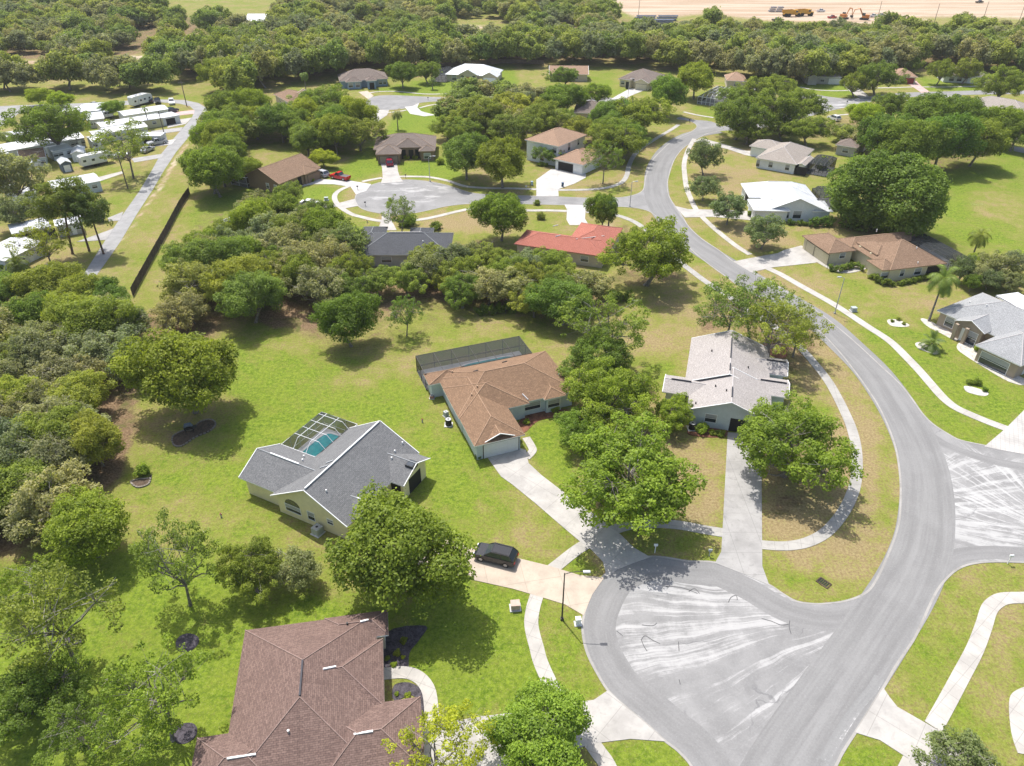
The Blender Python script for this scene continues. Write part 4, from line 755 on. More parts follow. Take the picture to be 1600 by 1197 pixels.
h.stack([(451,1144)], 4.6, GALV).stack([(543,976)], 4.0); h.gdoor = WHITE
h.opening(2, 'R', 0.3, 2.0, 1.3, 0.9); h.opening(1, 'R', 0.5, 1.2, 1.2, 1.0); h.opening(2, 'R', .75, 1.1, 2.2, 0, 'door'); h.opening(3, 'R', .5, 1.6, 1.2, 1); h.opening(4, 'L', .5, 1.4, 1.2, 1); h.opening(0, 'L', .3, 1.4, 1.2, 1); h.opening(0, 'L', .7, 2.4, 2.1, 0.1); h.done()

h = House('house', 'yellow house with charcoal gable roofs and a white-framed blue pool cage in its corner', ((368,750),(424,773)), YEL, S_GRY); h.ridgem = RIDGE_G
h.block([(424,773),(533,820),(655,708)], 'gaby', .56)
h.block([(368,750),(424,773),(441,695)], 'gabx', .52, r=6.5, f=-.53)
h.block([(631,760),(672,716)], 'gabx', .46, l=7)
h.block([(578,828),(625,788)], 'gabx', .46, l=7, f=-.3)
M_ = h.B[0]
h.rvent(0,0.02,.98,WHITE).rvent(1,.18,.55,WHITE).rvent(3,.45,.8,WHITE).vent(500,732,5.8, dirpx=(512,728), col=GALV).vent(510,724,5.8, dirpx=(521,720), col=GALV)
h.stack([(475,714),(473,720)], 4.6, WHITE).stack([(510,768),(629,693),(617,706),(612,717)], 4.9, WHITE)
for u, v, w, hh, z0, kd in ((457,790,2.3,1.0,.9,'arch'),(486,804,1.0,1.2,.9,'window'),(516,815,.8,.7,1.5,'window')): h.opening(0, 'F', 0, w, hh, z0, kd, px=(u, v))
h.opening(1, 'F', .85, 1.6, .7, 1.6); h.opening(2, 'R', .5, 2.6, 2.3, 0, 'dark'); h.opening(2, 'F', .8, 1.6, 2.0, .2, 'dark'); h.gdoor = WHITE; h.opening(3, 'R', .5, 4.9, 2.2, 0, 'garage'); h.opening(0, 'B', .3, 1.5, 1.2, 1)
mb = MB(); q = h.hit(642, 724); z = q.z; mb.box(q.x-.5, q.y-.6, z-.6, q.x+.6, q.y+.6, z+.06); mb.build('roof_opening_box', S_GRY, h.root); mb = MB(); mb.box(q.x-.4, q.y-.5, z+.06, q.x+.5, q.y+.5, z+.08); mb.build('roof_opening_dark', GLASS, h.root); h.done()  # box with a dark slab on top stands in for a shaded roof opening
Cage('white-framed mansard pool cage over a blue pool behind the charcoal gable roof', ((368,750),(424,773)), [(441,693),(506,645),(558,663),(487,712)], 2.8, ALU, SCREENL, 3, 5, 1.1, ((496,708),(4.0,8.5)), plabel='blue swimming pool inside the white-framed cage', r=.035, grow=(0,0,0,0))

h = House('house', 'pale blue house with tan brown hip roof in the centre of the photo', ((662,586),(852,548)), BLU, S_TAN); h.ridgem = RIDGE_T
h.block([(662,586),(852,548),(879,595),(826,627)], 'hipx', .42, l=-1.7)
h.block([(699,619),(744,697),(818,675)], 'hipy', .42, b=5)
h.block([(704,630),(780,641),(826,628)], 'hipy', .42, b=4)
h.block([(851,625),(882,614)], 'hipy', .42, b=4)
h.block([(662,586),(715,574),(680,600)], 'hipy', .30, ze=2.7, r=1)
h.block([(757,691),(804,678)], 'gaby', .42, b=3.5, f=.12, walls=True)
h.gdoor = paint('white garage door', (0.66,0.68,0.68), .5, .04); h.opening(1, 'F', .5, 4.9, 2.2, 0, 'garage', px=(783,697), off=.02)
for u, v in ((670,598),(694,628),(702,641),(707,648)): h.opening(1 if v > 615 else 0, 'L', 0, .9, 1.2, 1.0, px=(u, v))
h.opening(0, 'F', 0, 2.4, 1.2, .9, px=(832,633)); h.opening(3, 'F', .5, 1.8, 1.2, .9); h.opening(2, 'F', .75, 1.1, 2.1, 0, 'door'); h.opening(2, 'F', .45, 1.6, 2.1, 0, 'dark')
h.vent(740,581,5.2, dirpx=(747,579)).vent(785,567,5.2, dirpx=(792,565)); h.vent(816,616,3.7, dirpx=(825,625), col=RIDGE_W); h.stack([(707,582),(746,605),(737,618)], 4.6, paint('tan pipe', (0.35,0.24,0.16), .7)); h.stack([(873,586)], 3.8, WHITE)
mb = MB(); a = h.B[5]; n = 9
for i in range(n): x = a[0]+1.0+(a[2]-a[0]-2.0)*i/(n-1); mb.box(x-.12, a[1]+.36, 2.35, x+.12, a[1]+.46, 2.55)
mb.build('garage_trim', BLACKM, h.root); h.done()
Cage('long dark screened pool cage behind the tan brown roof', ((662,586),(852,548)), [(653,563),(807,526),(828,547),(668,584)], 2.9, BRONZE, SCREEN, 6, 2, 0.0, ((765,571),(9,3.2)), plabel='green tinted swimming pool in the long dark cage', r=.045)

h = House('house', 'pale grey-blue house with nearly white shingle gable roofs and dark ridge vents', ((1080.5,528.6),(1201.5,545)), BLU, S_WHT); h.ridgem = RIDGE_W; dv = RVD
h.block([(1080.5,528.6),(1201.5,545),(1072,597)], 'gaby', .40)
h.block([(1073.5,640),(1206,660)], 'gaby', .40, b=9)
h.block([(1035,612),(1046,586)], 'gabx', .36, r=9)
h.block([(1229,562),(1230,588)], 'gabx', .36, l=7); h.block([(1231,594),(1232,622)], 'gabx', .36, l=8)
h.rvent(0,.08,.22,dv).rvent(0,.35,.8,dv).rvent(1,.15,.42,dv).rvent(3,.55,.95,dv).rvent(4,.5,.95,dv).rvent(2,.1,.4,dv)
h.stack([(1112,549),(1169,575),(1118,604),(1135,611),(1072,621),(1087,631)], 4.3, BLACKM); h.gdoor = DARK
h.opening(1, 'F', 0, 1.5, 1.3, 1.0, px=(1110,656)); h.opening(1, 'F', 0, 4.2, 2.2, 0, 'dark', px=(1163,672)); h.opening(3, 'R', .5, 1.5, 1.2, 1); h.opening(4, 'R', .5, 1.5, 1.2, 1); h.opening(0, 'R', .7, 1.5, 1.2, 1); h.opening(2, 'F', .3, 1.2, 1.2, 1); h.done()

h = House('house', 'house with bright brick red hip roof beside the side street', ((831,384),(944,400)), TAN, S_RED, fascia=RIDGE_R); h.ridgem = RIDGE_R
h.block([(823,359),(831,385),(944,401)], 'hipx', .36); h.block([(905,352),(941,352),(953,390)], 'hipy', .36, f=0)
h.vent(864,354,5, dirpx=(872,352), col=GALV).vent(868,370,4.6, dirpx=(876,368), col=GALV).vent(900,374,4.2, dirpx=(944,369), col=RIDGE_W)
h.opening(0, 'F', .8, 1.6, 1.2, .9); h.opening(0, 'R', .5, 1.6, 1.2, .9); h.opening(1, 'B', .5, 4.8, 2.2, 0, 'garage'); h.done()
h = House('house', 'house with near black hip roof half hidden behind scrub oaks', ((557,400),(703,400)), GREYW, S_BLK); h.ridgem = RIDGE_G
h.block([(557,398),(703,398),(640,364)], 'hipx', .42); h.block([(566,360),(602,366)], 'hipy', .42, b=2, f=4, ze=2.82); h.block([(640,362),(676,368)], 'hipy', .42, b=2, f=4); h.rvent(0,.05,.95,RIDGE_W); h.opening(0, 'F', .3, 2, 1.2, .9); h.opening(0, 'F', .8, 2, 1.2, .9); h.opening(1, 'B', .5, 4.5, 2.2, 0, 'garage'); h.stack([(661,378)], 4.5, WHITE); h.done()

h = House('house', 'cream house with orange brown hip roofs and a hedge-lined front, on the right side', ((1296,396),(1336,391.6)), CRM, S_ORG, fascia=RIDGE_O); h.ridgem = RIDGE_O
h.block([(1253,368),(1296,396),(1336,391.6)], 'hip', .46, r=.4)
h.block([(1391,422),(1477,410)], 'hip', .48, b=12)
h.block([(1337,378),(1375,398),(1392,396)], 'hip', .46, ze=3.5, r=1)
h.block([(1330,386),(1440,372)], 'hipx', .42, b=4)
h.block([(1369,416),(1392,421)], 'hipx', .46, b=3, r=2)
h.gdoor = CRM; h.opening(0, 'L', .25, 4.6, 2.2, 0, 'garage'); h.opening(0, 'L', .72, 2.7, 2.2, 0, 'garage'); h.opening(0, 'F', .6, 1.2, 1.1, 1.2); h.opening(1, 'F', .25, .9, 1.4, .9); h.opening(1, 'F', .55, 1.5, 1.3, .9); h.opening(1, 'F', .86, 3.2, 2.3, 0, 'dark'); h.opening(4, 'F', .4, 2.4, 1.2, .8)
h.opening(2, 'L', .45, 1.8, 2.8, .1); h.opening(2, 'L', .2, .5, 3.3, 0, 'column', off=.2); h.opening(2, 'L', .8, .5, 3.3, 0, 'column', off=.2); h.stack([(1432,388),(1434,411),(1370,360)], 4.4, WHITE); h.done()
Cage('dark screened pool cage behind the orange brown roofed house', ((1296,396),(1336,391.6)), [(1441,366),(1513,402),(1480,408),(1413,373)], 2.6, BRONZE, SCREEN, 5, 3, .6)

h = House('house', 'large taupe house with mid grey hip and gable roofs at the right edge', ((1465,484),(1544,519)), TANP, S_GR2); h.ridgem = RIDGE_W
h.block([(1465,484),(1600,545)], 'hipx', .44, b=13, l=0, r=2)
h.block([(1497,498.5),(1544.5,519)], 'gaby', .44, f=1.0, b=10, ze=3.1)
h.block([(1528.6,537),(1595.5,572)], 'hipx', .44, b=10)
h.gdoor = WHITE
for u, v in ((1485,500),(1524,518)): h.opening(0, 'F', 0, 1.5, 1.7, .6, px=(u, v))
h.opening(1, 'F', .35, 1.1, 2.3, 0, 'door'); h.opening(1, 'F', .65, 1.8, 2.2, .1); h.opening(1, 'F', .08, .5, 2.9, 0, 'column', off=.5); h.opening(1, 'F', .5, .5, 2.9, 0, 'column', off=.5); h.opening(2, 'F', .45, 4.4, 2.0, .1, 'window'); h.opening(2, 'R', .5, 4.9, 2.2, 0, 'garage')
h.stack([(1515,473),(1541,478)], 4.6, WHITE); h.done()
h = House('patio_roof', 'flat bright white patio roof behind the mid grey roof at the right edge', ((1565,466),(1590,480)), WHT, M_WHT, cat='patio roof', ze=3.0, over=.15)
h.block([(1565,466),(1590,457.5),(1630,480),(1590,481)], 'flat', walls=False)
for c in ((0,1),(2,1),(0,3),(2,3)): h.wall.bar((h.B[0][c[0]]*.98, h.B[0][c[1]]*.98, 0), (h.B[0][c[0]]*.98, h.B[0][c[1]]*.98, 3), .08)
h.done()

h = House('house', 'white house with bright white metal roof and wide clipped gable facing the camera', ((1201,328),(1291.6,330)), WHT, M_BRT); h.ridgem = WHITE
h.block([(1201,328),(1291.6,330)], 'gaby', .42, b=9); h.block([(1169,306),(1277,311)], 'hip', .46, b=9); h.block([(1178,329),(1235,329.5)], 'hipx', .4, b=7); h.block([(1270,330),(1302,330.5)], 'hipx', .3, b=7, ze=2.75)
for u, w, hh in ((1230,1.0,1.5),(1246,1.8,1.7),(1277,.9,.8)): h.opening(0, 'F', 0, w, hh, .8, px=(u, 333))
h.opening(1, 'L', .4, 3, 2.1, 0, 'dark'); h.gdoor = WHITE; h.opening(2, 'L', .5, 3.6, 2.2, 0, 'garage'); h.done()
Cage('dark pool cage on the right of the white metal-roofed house', ((1201,328),(1291,330)), [(1280,294),(1300,296),(1305,312),(1285,312)], 2.6, BRONZE, SCREEN, 4, 3, .8)
h = House('house', 'cream house with light taupe hip roof and dark pool cage, north of the white roof', ((1180.7,246.4),(1242.7,257)), WHT, S_LT); h.ridgem = RIDGE_W
h.block([(1180.7,246.4),(1242.7,257),(1265,240)], 'hip', .44, b=5); h.block([(1170.6,228),(1222,234)], 'hipx', .42, b=6); h.block([(1245,257),(1262,256)], 'gaby', .42, b=6)
for u in (1204,1231): h.opening(0, 'F', 0, 1.1, 1.4, .8, px=(u, 258))
h.opening(0, 'F', .03, .9, 1.8, .4); h.opening(2, 'F', .6, 3, 2.2, 0, 'dark'); h.gdoor = WHITE; h.opening(1, 'F', .3, 4.5, 2.1, 0, 'garage'); h.done()
Cage('dark pool cage beside the light taupe hip roof', ((1180.7,246.4),(1242.7,257)), [(1263,255),(1286,243),(1306,248),(1294,260)], 2.8, BRONZE, SCREEN, 5, 3, .5)

h = House('house', 'two-storey white house with tan hip roofs and an open arched garage', ((819.3,218),(873,229)), WHT, S_OT, ze=5.7); h.ridgem = RIDGE_T
h.block([(819.3,218),(873,229),(901.8,207.4)], 'hip', .42); h.ze = 2.9; h.block([(864.3,247.8),(914.6,256.5),(926,241)], 'hip', .42, ze=2.9, b=1); h.block([(897,236),(914,238)], 'hipy', .42, ze=2.9, b=3, f=3)
h.opening(0, 'F', .9, 1.1, 1.5, 3.6); h.opening(0, 'F', .25, 1.3, 1.5, .7); h.opening(0, 'F', .5, 1.3, 1.5, .7); h.opening(0, 'R', .4, 1.3, 2.0, 3.2); h.opening(0, 'R', .75, .9, 1.5, 3.6); h.gdoor = WHITE
h.opening(1, 'F', .38, 4.8, 2.3, 0, 'dark'); h.opening(1, 'F', .83, 2.6, 2.1, 0, 'garage'); h.done()
h = House('house', 'brown-roofed house with three front gables and a red car on its driveway', ((584,236),(680,234)), BRN, S_DBR, fascia=RIDGE_O); h.ridgem = RIDGE_O
h.block([(583,234),(681,232)], 'hipx', .42, b=13); h.block([(586.3,241.6),(626.7,239.5)], 'hipy', .5, b=6); h.block([(616,231),(658.5,230)], 'hipy', .5, b=5, ze=3.3); h.block([(654,236.5),(680,236)], 'hipy', .5, b=4)
h.gdoor = paint('brown garage door', (0.30,0.24,0.18), .6); h.opening(1, 'F', .5, 4.9, 2.1, 0, 'garage'); h.opening(3, 'F', .5, 1.8, 1.5, .6); h.opening(2, 'F', .3, 1.2, 2.6, 0, 'dark'); h.opening(2, 'F', .62, 1.4, 2.6, 0, 'dark'); h.opening(2, 'F', .88, 1.2, 2.6, 0, 'dark')
for t in (.12,.46,.75): h.opening(2, 'F', t, .35, 3.2, 0, 'column', off=.25)
h.done()
h = House('house', 'dark brown gable-fronted house next to the red pickup truck', ((438.6,286.7),(476,272)), BRN, S_ORG, fascia=RIDGE_O); h.ridgem = RIDGE_O
h.block([(378,275),(438.6,286.7),(465,262)], 'gabx', .44, r=3); h.block([(452,262),(491,262),(476,273)], 'hip', .44); h.gdoor = BRN; h.opening(1, 'F', .7, 4.6, 2.1, 0, 'garage'); h.opening(0, 'L', .35, .9, 1.2, .9); h.opening(0, 'L', .12, .9, 1.2, .9); h.opening(0, 'F', .5, 1.3, 2.4, 0, 'dark'); h.opening(0, 'F', .2, 1.3, 1.2, .9); h.done()
Cage('small white-framed pool cage at the left end of the dark brown house', ((438.6,286.7),(476,272)), [(373,275),(382,264),(400,262),(384,278)], 2.6, ALU, SCREENL, 3, 2, .6, r=.06)
h = House('house', 'wide tan house with white roof, arched red-framed entry and white garage door', ((693,116),(777,119.5)), TAN, M_BRT); h.ridgem = WHITE
h.block([(695,116),(776,119)], 'hipx', .45, b=13); h.block([(751.5,119.8),(777.5,120.4)], 'gaby', .5, b=6); h.block([(716,116.6),(746,117.6)], 'gaby', .5, b=6, ze=3.2)
h.gdoor = WHITE; h.opening(1, 'F', .5, 4.7, 2.2, 0, 'garage'); h.opening(0, 'F', .16, 1.8, 1.6, .6, 'arch'); RDOOR = paint('dark red door', (0.25,0.03,0.03), .5)
h.gdoor = RDOOR; h.opening(2, 'F', .5, 1.8, 2.4, 0, 'door'); h.opening(2, 'F', .15, 1.6, 1.8, .4, 'arch'); h.opening(2, 'F', .85, 1.6, 1.8, .4, 'arch'); h.opening(0, 'R', .5, 1.5, 1.2, 1); h.done()
Cage('dark-framed pool cage at the left end of the wide white roof', ((693,116),(777,119.5)), [(689,106),(696,118),(712,104)], 2.6, BRONZE, SCREEN, 4, 3)
h = House('house', 'slate blue house with brown hip roof and arched entry on the far cul-de-sac', ((540,127),(606,123.5)), BLUE, S_DBR, fascia=WHITE); h.ridgem = RIDGE_B
h.block([(530,126),(607,123)], 'hipx', .45, b=12); h.block([(572,126.5),(589,125.5)], 'hipy', .5, b=5, ze=3.2); h.block([(540,128.5),(566,127)], 'hipy', .45, b=5)
h.opening(1, 'F', .5, 1.8, 2.4, 0, 'dark'); h.opening(2, 'F', .75, 1.6, 1.5, .7); h.opening(0, 'F', .85, 1.2, 1.3, .8); h.opening(0, 'F', .94, 1.2, 1.3, .8); h.gdoor = WHITE; h.opening(2, 'F', .25, 1.6, 1.5, .7); h.done()
def simple_house(label, axis, wall, roof, blocks, ridge=None, ops=(), door=WHITE, name='house', cat='house', ze=2.8, over=.5, fascia=WHITE, group=None):
    h = House(name, label, axis, wall, roof, cat=cat, ze=ze, over=over, fascia=fascia, group=group)
    if ridge: h.ridgem = ridge
    for pts, kd, kw in blocks: h.block(pts, kd, **kw)
    h.gdoor = door
    for op in ops: h.opening(*op[:6], **(dict(kind=op[6]) if len(op) > 6 else {}))
    return h.done()
simple_house('taupe-roofed house behind the palm and oaks, left of the slate blue house', ((427,147),(452,161)), TAN, S_ORG, [([(427,147),(452,161),(480,150)], 'hip', {}), ([(455,154),(485,148)], 'gabx', dict(b=3))], RIDGE_O, [(0,'F',.3,1.2,1.2,.9),(0,'F',.7,1.2,1.2,.9),(1,'R',.5,2,1.4,.8)])
simple_house('house with faded pink tan gable roof far behind, beside the grey brown hip roof', ((858,116),(920,116.5)), TAN, S_OT, [([(858,116),(920,116.5)], 'gabx', dict(b=11))], RIDGE_T, [(0,'F',.3,1.5,1.2,.9),(0,'F',.7,1.5,1.2,.9)])
simple_house('house with grey brown hip roof and cream garage door reached by a white driveway', ((966,123),(1014,128)), CRM, S_DBR, [([(966,123),(1014,128),(1040,117)], 'hip', {}), ([(990,128),(1015,129.5)], 'gaby', dict(b=5)), ([(975,124),(986,125)], 'hipy', dict(b=5, ze=3.4))], RIDGE_B, [(1,'F',.5,4.6,2.1,0,'garage'),(2,'F',.5,1.4,2.6,0,'dark'),(0,'F',.1,1.4,1.3,.8)], CRM)
simple_house('dark purple grey hip roof poking out between dense oak crowns', ((895,174),(945,176)), TAN, S_DBR, [([(895,176),(948,176)], 'hipx', dict(b=11))], RIDGE_B, [(0,'F',.5,1.5,1.2,.9),(0,'R',.5,1.5,1.2,.9)])
simple_house('small faded terracotta roof among trees behind the white pool frame', ((1135,124),(1165,125)), TAN, S_OT, [([(1135,126),(1167,126)], 'hipx', dict(b=10))], RIDGE_T, [(0,'F',.5,1.5,1.2,.9),(0,'L',.5,1.5,1.2,.9)])
Cage('bright white pool frame in front of the small terracotta roof', ((1095,150),(1126,154)), [(1096,148),(1124,155),(1126,138)], 2.6, ALU, SCREENL, 5, 4, 1.0, r=.09)
simple_house('low taupe-roofed house behind the dark car on the far right street', ((1258,120),(1315,122)), GREYW, S_LT, [([(1258,119),(1316,121)], 'hipx', dict(b=11)), ([(1262,121),(1280,121.5)], 'gaby', dict(b=5))], RIDGE_B, [(0,'F',.5,1.5,1.2,.9),(0,'F',.85,4.2,2.1,0,'garage')])
simple_house('small house with orange tan hip roof and dark red garage door', ((1407,120),(1435,121)), TAN, S_OT, [([(1395,119),(1434,120)], 'hip', dict(b=11))], RIDGE_T, [(0,'F',.72,3.6,2.1,0,'garage'),(0,'F',.3,1.2,1.2,.9)], RDOOR)
simple_house('white house with pale roofs behind an oak on the far right', ((1475,118),(1546,121)), WHT, S_LT, [([(1475,117),(1520,119)], 'hipx', dict(b=11)), ([(1512,119),(1547,120.5)], 'hip', dict(b=8))], RIDGE_W, [(0,'F',.3,1.8,1.5,.6),(0,'F',.6,1.8,1.5,.6),(1,'F',.5,1.4,1.2,.9)])
simple_house('wide taupe-roofed house with a dark car on its driveway at the far right edge', ((1500,160),(1600,178)), TAN, S_LT, [([(1500,162),(1608,178)], 'hip', dict(b=10)), ([(1505,163),(1535,168)], 'gaby', dict(b=6))], RIDGE_W, [(1,'F',.5,2,1.4,.8),(0,'F',.6,2,1.4,.8)])
simple_house('house with grey brown hip roof wedged behind the dense dark tree', ((1300,222),(1338,228)), GREYW, S_DBR, [([(1312,217),(1356,222)], 'hip', dict(b=13)), ([(1305,226),(1342,229)], 'hipx', dict(b=5))], RIDGE_B, [(1,'F',.5,1.6,1.2,.9),(1,'R',.5,1.6,1.2,.9)])
Cage('dark screened patio enclosure in the scrub left of the near black roof', ((340,352),(395,330)), [(338,350),(400,332),(420,324),(372,338)], 2.6, ALU, SCREEN, 6, 4, .5)
simple_house('far pale metal-roofed barn at the edge of the distant field', ((385,34),(418,34)), BLU, M_GRY, [([(383,33),(420,33)], 'gabx', dict(b=14))], WHITE, [(0,'F',.3,2,2,.5),(0,'F',.7,4,3,0,'dark')], name='barn', cat='barn', ze=3.5)
# trailer park
MOB = stucco('mobile home siding', (0.62,0.63,0.62)); MOBG = stucco('pale green siding', (0.50,0.54,0.46)); MOBY = stucco('cream siding', (0.55,0.52,0.33)); SHEDB = stucco('dark blue siding', (0.12,0.15,0.20))
def mobile(label, axis, pts, wall, roof, kd='gabx', ops=None, ze=2.7, name='mobile_home', cat='mobile home', pitch=.14, **kw):
    ops = ops or [(0,'F',.15,1.2,.9,1.1),(0,'F',.4,1.2,.9,1.1),(0,'F',.62,.9,2.0,.1,'door'),(0,'F',.85,1.2,.9,1.1),(0,'R',.5,1.6,1.0,1.0)]
    return simple_house(label, axis, wall, roof, [(pts, kd, dict(pitch=pitch, **kw))], None, ops, WHITE, name, cat, ze, .2)
mobile('long white-roofed mobile home, northernmost of the three parallel ones', ((193,181),(255.7,171.4)), [(189,173.4),(251.7,164),(255.7,171.4),(193,181)], MOB, M_WHT)
mobile('long white-roofed mobile home with cream end wall, middle of the three parallel ones', ((158,199),(253,184)), [(154.7,191.5),(243.6,177.4),(253,184),(158,199)], MOBY, M_WHT)
mobile('white-roofed mobile home behind the spreading oak, southernmost of the three parallel ones', ((165,208),(229,198)), [(158.7,200),(222,191.5),(229,198),(165,208)], MOB, M_WHT)
mobile('low grey-roofed carport beside the silver pickup', ((216,214),(251,214)), [(212,210),(244,207),(251,213)], MOB, M_GRY, 'flat', [(0,'F',.5,3,2,0,'dark')], 2.4, 'carport', 'carport')
mobile('grey flat-roofed carport next to the cream mobile home', ((250,186),(272,182)), [(248,184),(268,175),(272,181),(250,186)], MOB, M_GRY, 'flat', [(0,'F',.5,3,2,0,'dark')], 2.4, 'carport', 'carport')
mobile('long pale mobile home stretching to the left edge behind oaks', ((0,238),(106,219)), [(-15,240),(-15,228),(104,210),(106,219)], MOB, M_WHT)
mobile('pale green house with brown gable roof beside two small sheds', ((34,250),(72,245)), [(30,240),(68,233),(72,245)], MOBG, S_ORG, 'gabx', None, 2.8, 'cottage', 'cottage', .35)
mobile('white gabled storage shed behind the travel trailer', ((112,242),(131,240)), [(111,236),(128,231),(131,239)], MOB, M_WHT, 'gaby', [(0,'F',.5,1.4,1.8,0,'door'),(0,'L',.5,.7,.7,1)], 2.3, 'storage_shed', 'shed', .4, b=1.0)
mobile('storage shed with dark blue front and pale roof', ((95,260),(112,257)), [(93,256),(112,254)], SHEDB, M_GRY, 'gaby', [(0,'F',.5,1.6,1.8,0,'door')], 2.3, 'storage_shed', 'shed', .5, b=4)
mobile('small tan storage shed near the pale green cottage', ((49,259),(66,256)), [(48,255),(65,252)], MOBG, M_GRY, 'gaby', [(0,'F',.5,1.4,1.8,0,'door')], 2.1, 'storage_shed', 'shed', .5, b=3)
mobile('white storage shed with a steep gable above the dark carport', ((38,310),(59,306)), [(36,304),(58,301)], MOB, M_WHT, 'gaby', [(0,'F',.5,1.6,1.7,0,'door')], 2.3, 'storage_shed', 'shed', .45, b=4)
mobile('grey-roofed mobile home with white entry steps by the lane', ((80,290),(150,277)), [(75,283),(147,272),(152,283),(85,296)], BLU, M_GRY)
mobile('dark open carport above the white roof at the left edge', ((20,362),(80,350)), [(12,352),(70,340),(80,354),(20,364)], TANP, M_GRY, 'flat', [(0,'F',.3,5,2.1,0,'dark'),(0,'F',.75,5,2.1,0,'dark')], 2.6, 'carport', 'carport')
mobile('white-roofed mobile home at the left edge above the black sedan', ((5,408),(38,392)), [(-25,390),(26,373),(40,392),(5,408)], MOB, M_WHT)
mobile('white-roofed mobile home half hidden by a bushy tree near the far lane', ((130,172),(160,170)), [(130,166),(158,160),(164,168),(134,174)], BLU, M_GRY)
mobile('small white-roofed trailer with brown patch north of the big oak crown', ((134,185),(160,182)), [(134,178),(158,174),(162,184),(136,188)], GREYW, M_GRY)
mobile('short white-roofed mobile home behind the travel trailer', ((134,222),(158,218)), [(134,214),(152,212),(158,219)], MOB, M_WHT)
mobile('white mobile home beside the far lane, left of the bushy tree', ((96,178),(128,172)), [(92,172),(122,166),(128,172),(97,179)], MOB, M_WHT)
mobile('long grey-roofed mobile home under the big park oak, nearest the left edge', ((10,214),(60,206)), [(5,207),(55,199),(60,206),(10,214)], GREYW, M_GRY)
mobile('white-roofed mobile home tucked between the oak and the pale green cottage', ((78,236),(104,231)), [(76,229),(100,224),(104,231),(80,237)], MOB, M_WHT)
mobile('tiny white pump shed at the left edge above the steep gabled shed', ((4,292),(20,289)), [(2,286),(19,283),(20,289),(4,292)], MOB, M_WHT)
mobile('grey-roofed mobile home under the pines beside the white car', ((88,352),(128,345)), [(84,344),(122,337),(128,345),(90,353)], GREYW, M_GRY)
mobile('white awning-roofed mobile home at the left end of the three parallel roofs', ((146,212),(166,209)), [(142,206),(162,202),(166,209),(146,213)], MOB, M_GRY)
mobile('white-trimmed mobile home corner right of the big park oak', ((106,222),(124,219)), [(104,208),(120,206),(124,216),(108,219)], GREYW, M_WHT)
# ---------------------------------------------------------------- foliage
def quads_mesh(name, P4, tone, mat):
    n = len(P4); me = D.meshes.new(name); me.vertices.add(n*4); me.vertices.foreach_set('co', P4.reshape(-1).astype(np.float32))
    me.loops.add(n*4); me.polygons.add(n); me.loops.foreach_set('vertex_index', np.arange(n*4, dtype=np.int32)); me.polygons.foreach_set('loop_start', np.arange(0, n*4, 4, dtype=np.int32))
    me.update(calc_edges=True); at = me.attributes.new('tone', 'FLOAT', 'FACE'); at.data.foreach_set('value', np.clip(tone, 0, 1).astype(np.float32)); me.materials.append(mat); return me
def leaf_quads(rng, cen, rad, n_per, size, squash=0.8, inner=0.72, spread=0.75):
    k = len(cen); cnt = np.maximum(8, (n_per*(rad/rad.mean())**2).astype(int)); idx = np.repeat(np.arange(k), cnt); n = len(idx)
    d = rng.normal(size=(n,3)); d[:,2] += 0.25; d /= np.linalg.norm(d, axis=1, keepdims=True)
    rr = rad[idx]*(inner + (1.12-inner)*rng.random(n)**0.8 + 0.55*(rng.random(n) < .10)*rng.random(n)); lump = 1+0.16*np.sin(d[:,0]*7+idx)*np.sin(d[:,1]*6+idx*2.1)*np.sin(d[:,2]*5+1)
    p = cen[idx] + d*(rr*lump)[:,None]*np.array([1,1,squash])
    nm = d*spread*.8 + rng.normal(size=(n,3))*0.5 + np.array([0,0,.6]); nm /= np.linalg.norm(nm, axis=1, keepdims=True)
    a = np.cross(nm, rng.normal(size=(n,3))); a /= np.linalg.norm(a, axis=1, keepdims=True); b = np.cross(nm, a)
    s = size*(0.55+0.9*rng.random(n)); a = a*(s*0.62)[:,None]; b = b*(s*0.42)[:,None]; f = nm*(s*0.12)[:,None]
    q = np.stack([p-a-f, p-b, p+a-f, p+b], 1)
    tone = 0.42*rng.random(k)[idx] + 0.5*rng.random(n) + 0.04
    return q, tone
def blob_centres(rng, n, R, Rz, zc, mind, shell=0.45, lobes=True, flat_bottom=0.55):
    out = []; ph = rng.random(4)*6.28; tries = 0
    while len(out) < n and tries < n*400:
        tries += 1; d = rng.normal(size=3); d /= np.linalg.norm(d); r = shell + (1-shell)*rng.random()**0.6
        th = math.atan2(d[1], d[0]); k = 1 + (0.18*math.sin(2*th+ph[0]) + 0.16*math.sin(3*th+ph[1]) + 0.12*math.sin(5*th+ph[2]) if lobes else 0)
        p = np.array([d[0]*R*r*k, d[1]*R*r*k, d[2]*Rz*r*(1+0.15*math.sin(2*th+ph[3]))])
        if p[2] < -Rz*flat_bottom: continue
        p[2] += zc
        if all(np.linalg.norm((p-q)*np.array([1,1,1.2])) > mind for q in out): out.append(p)
    return np.array(out)
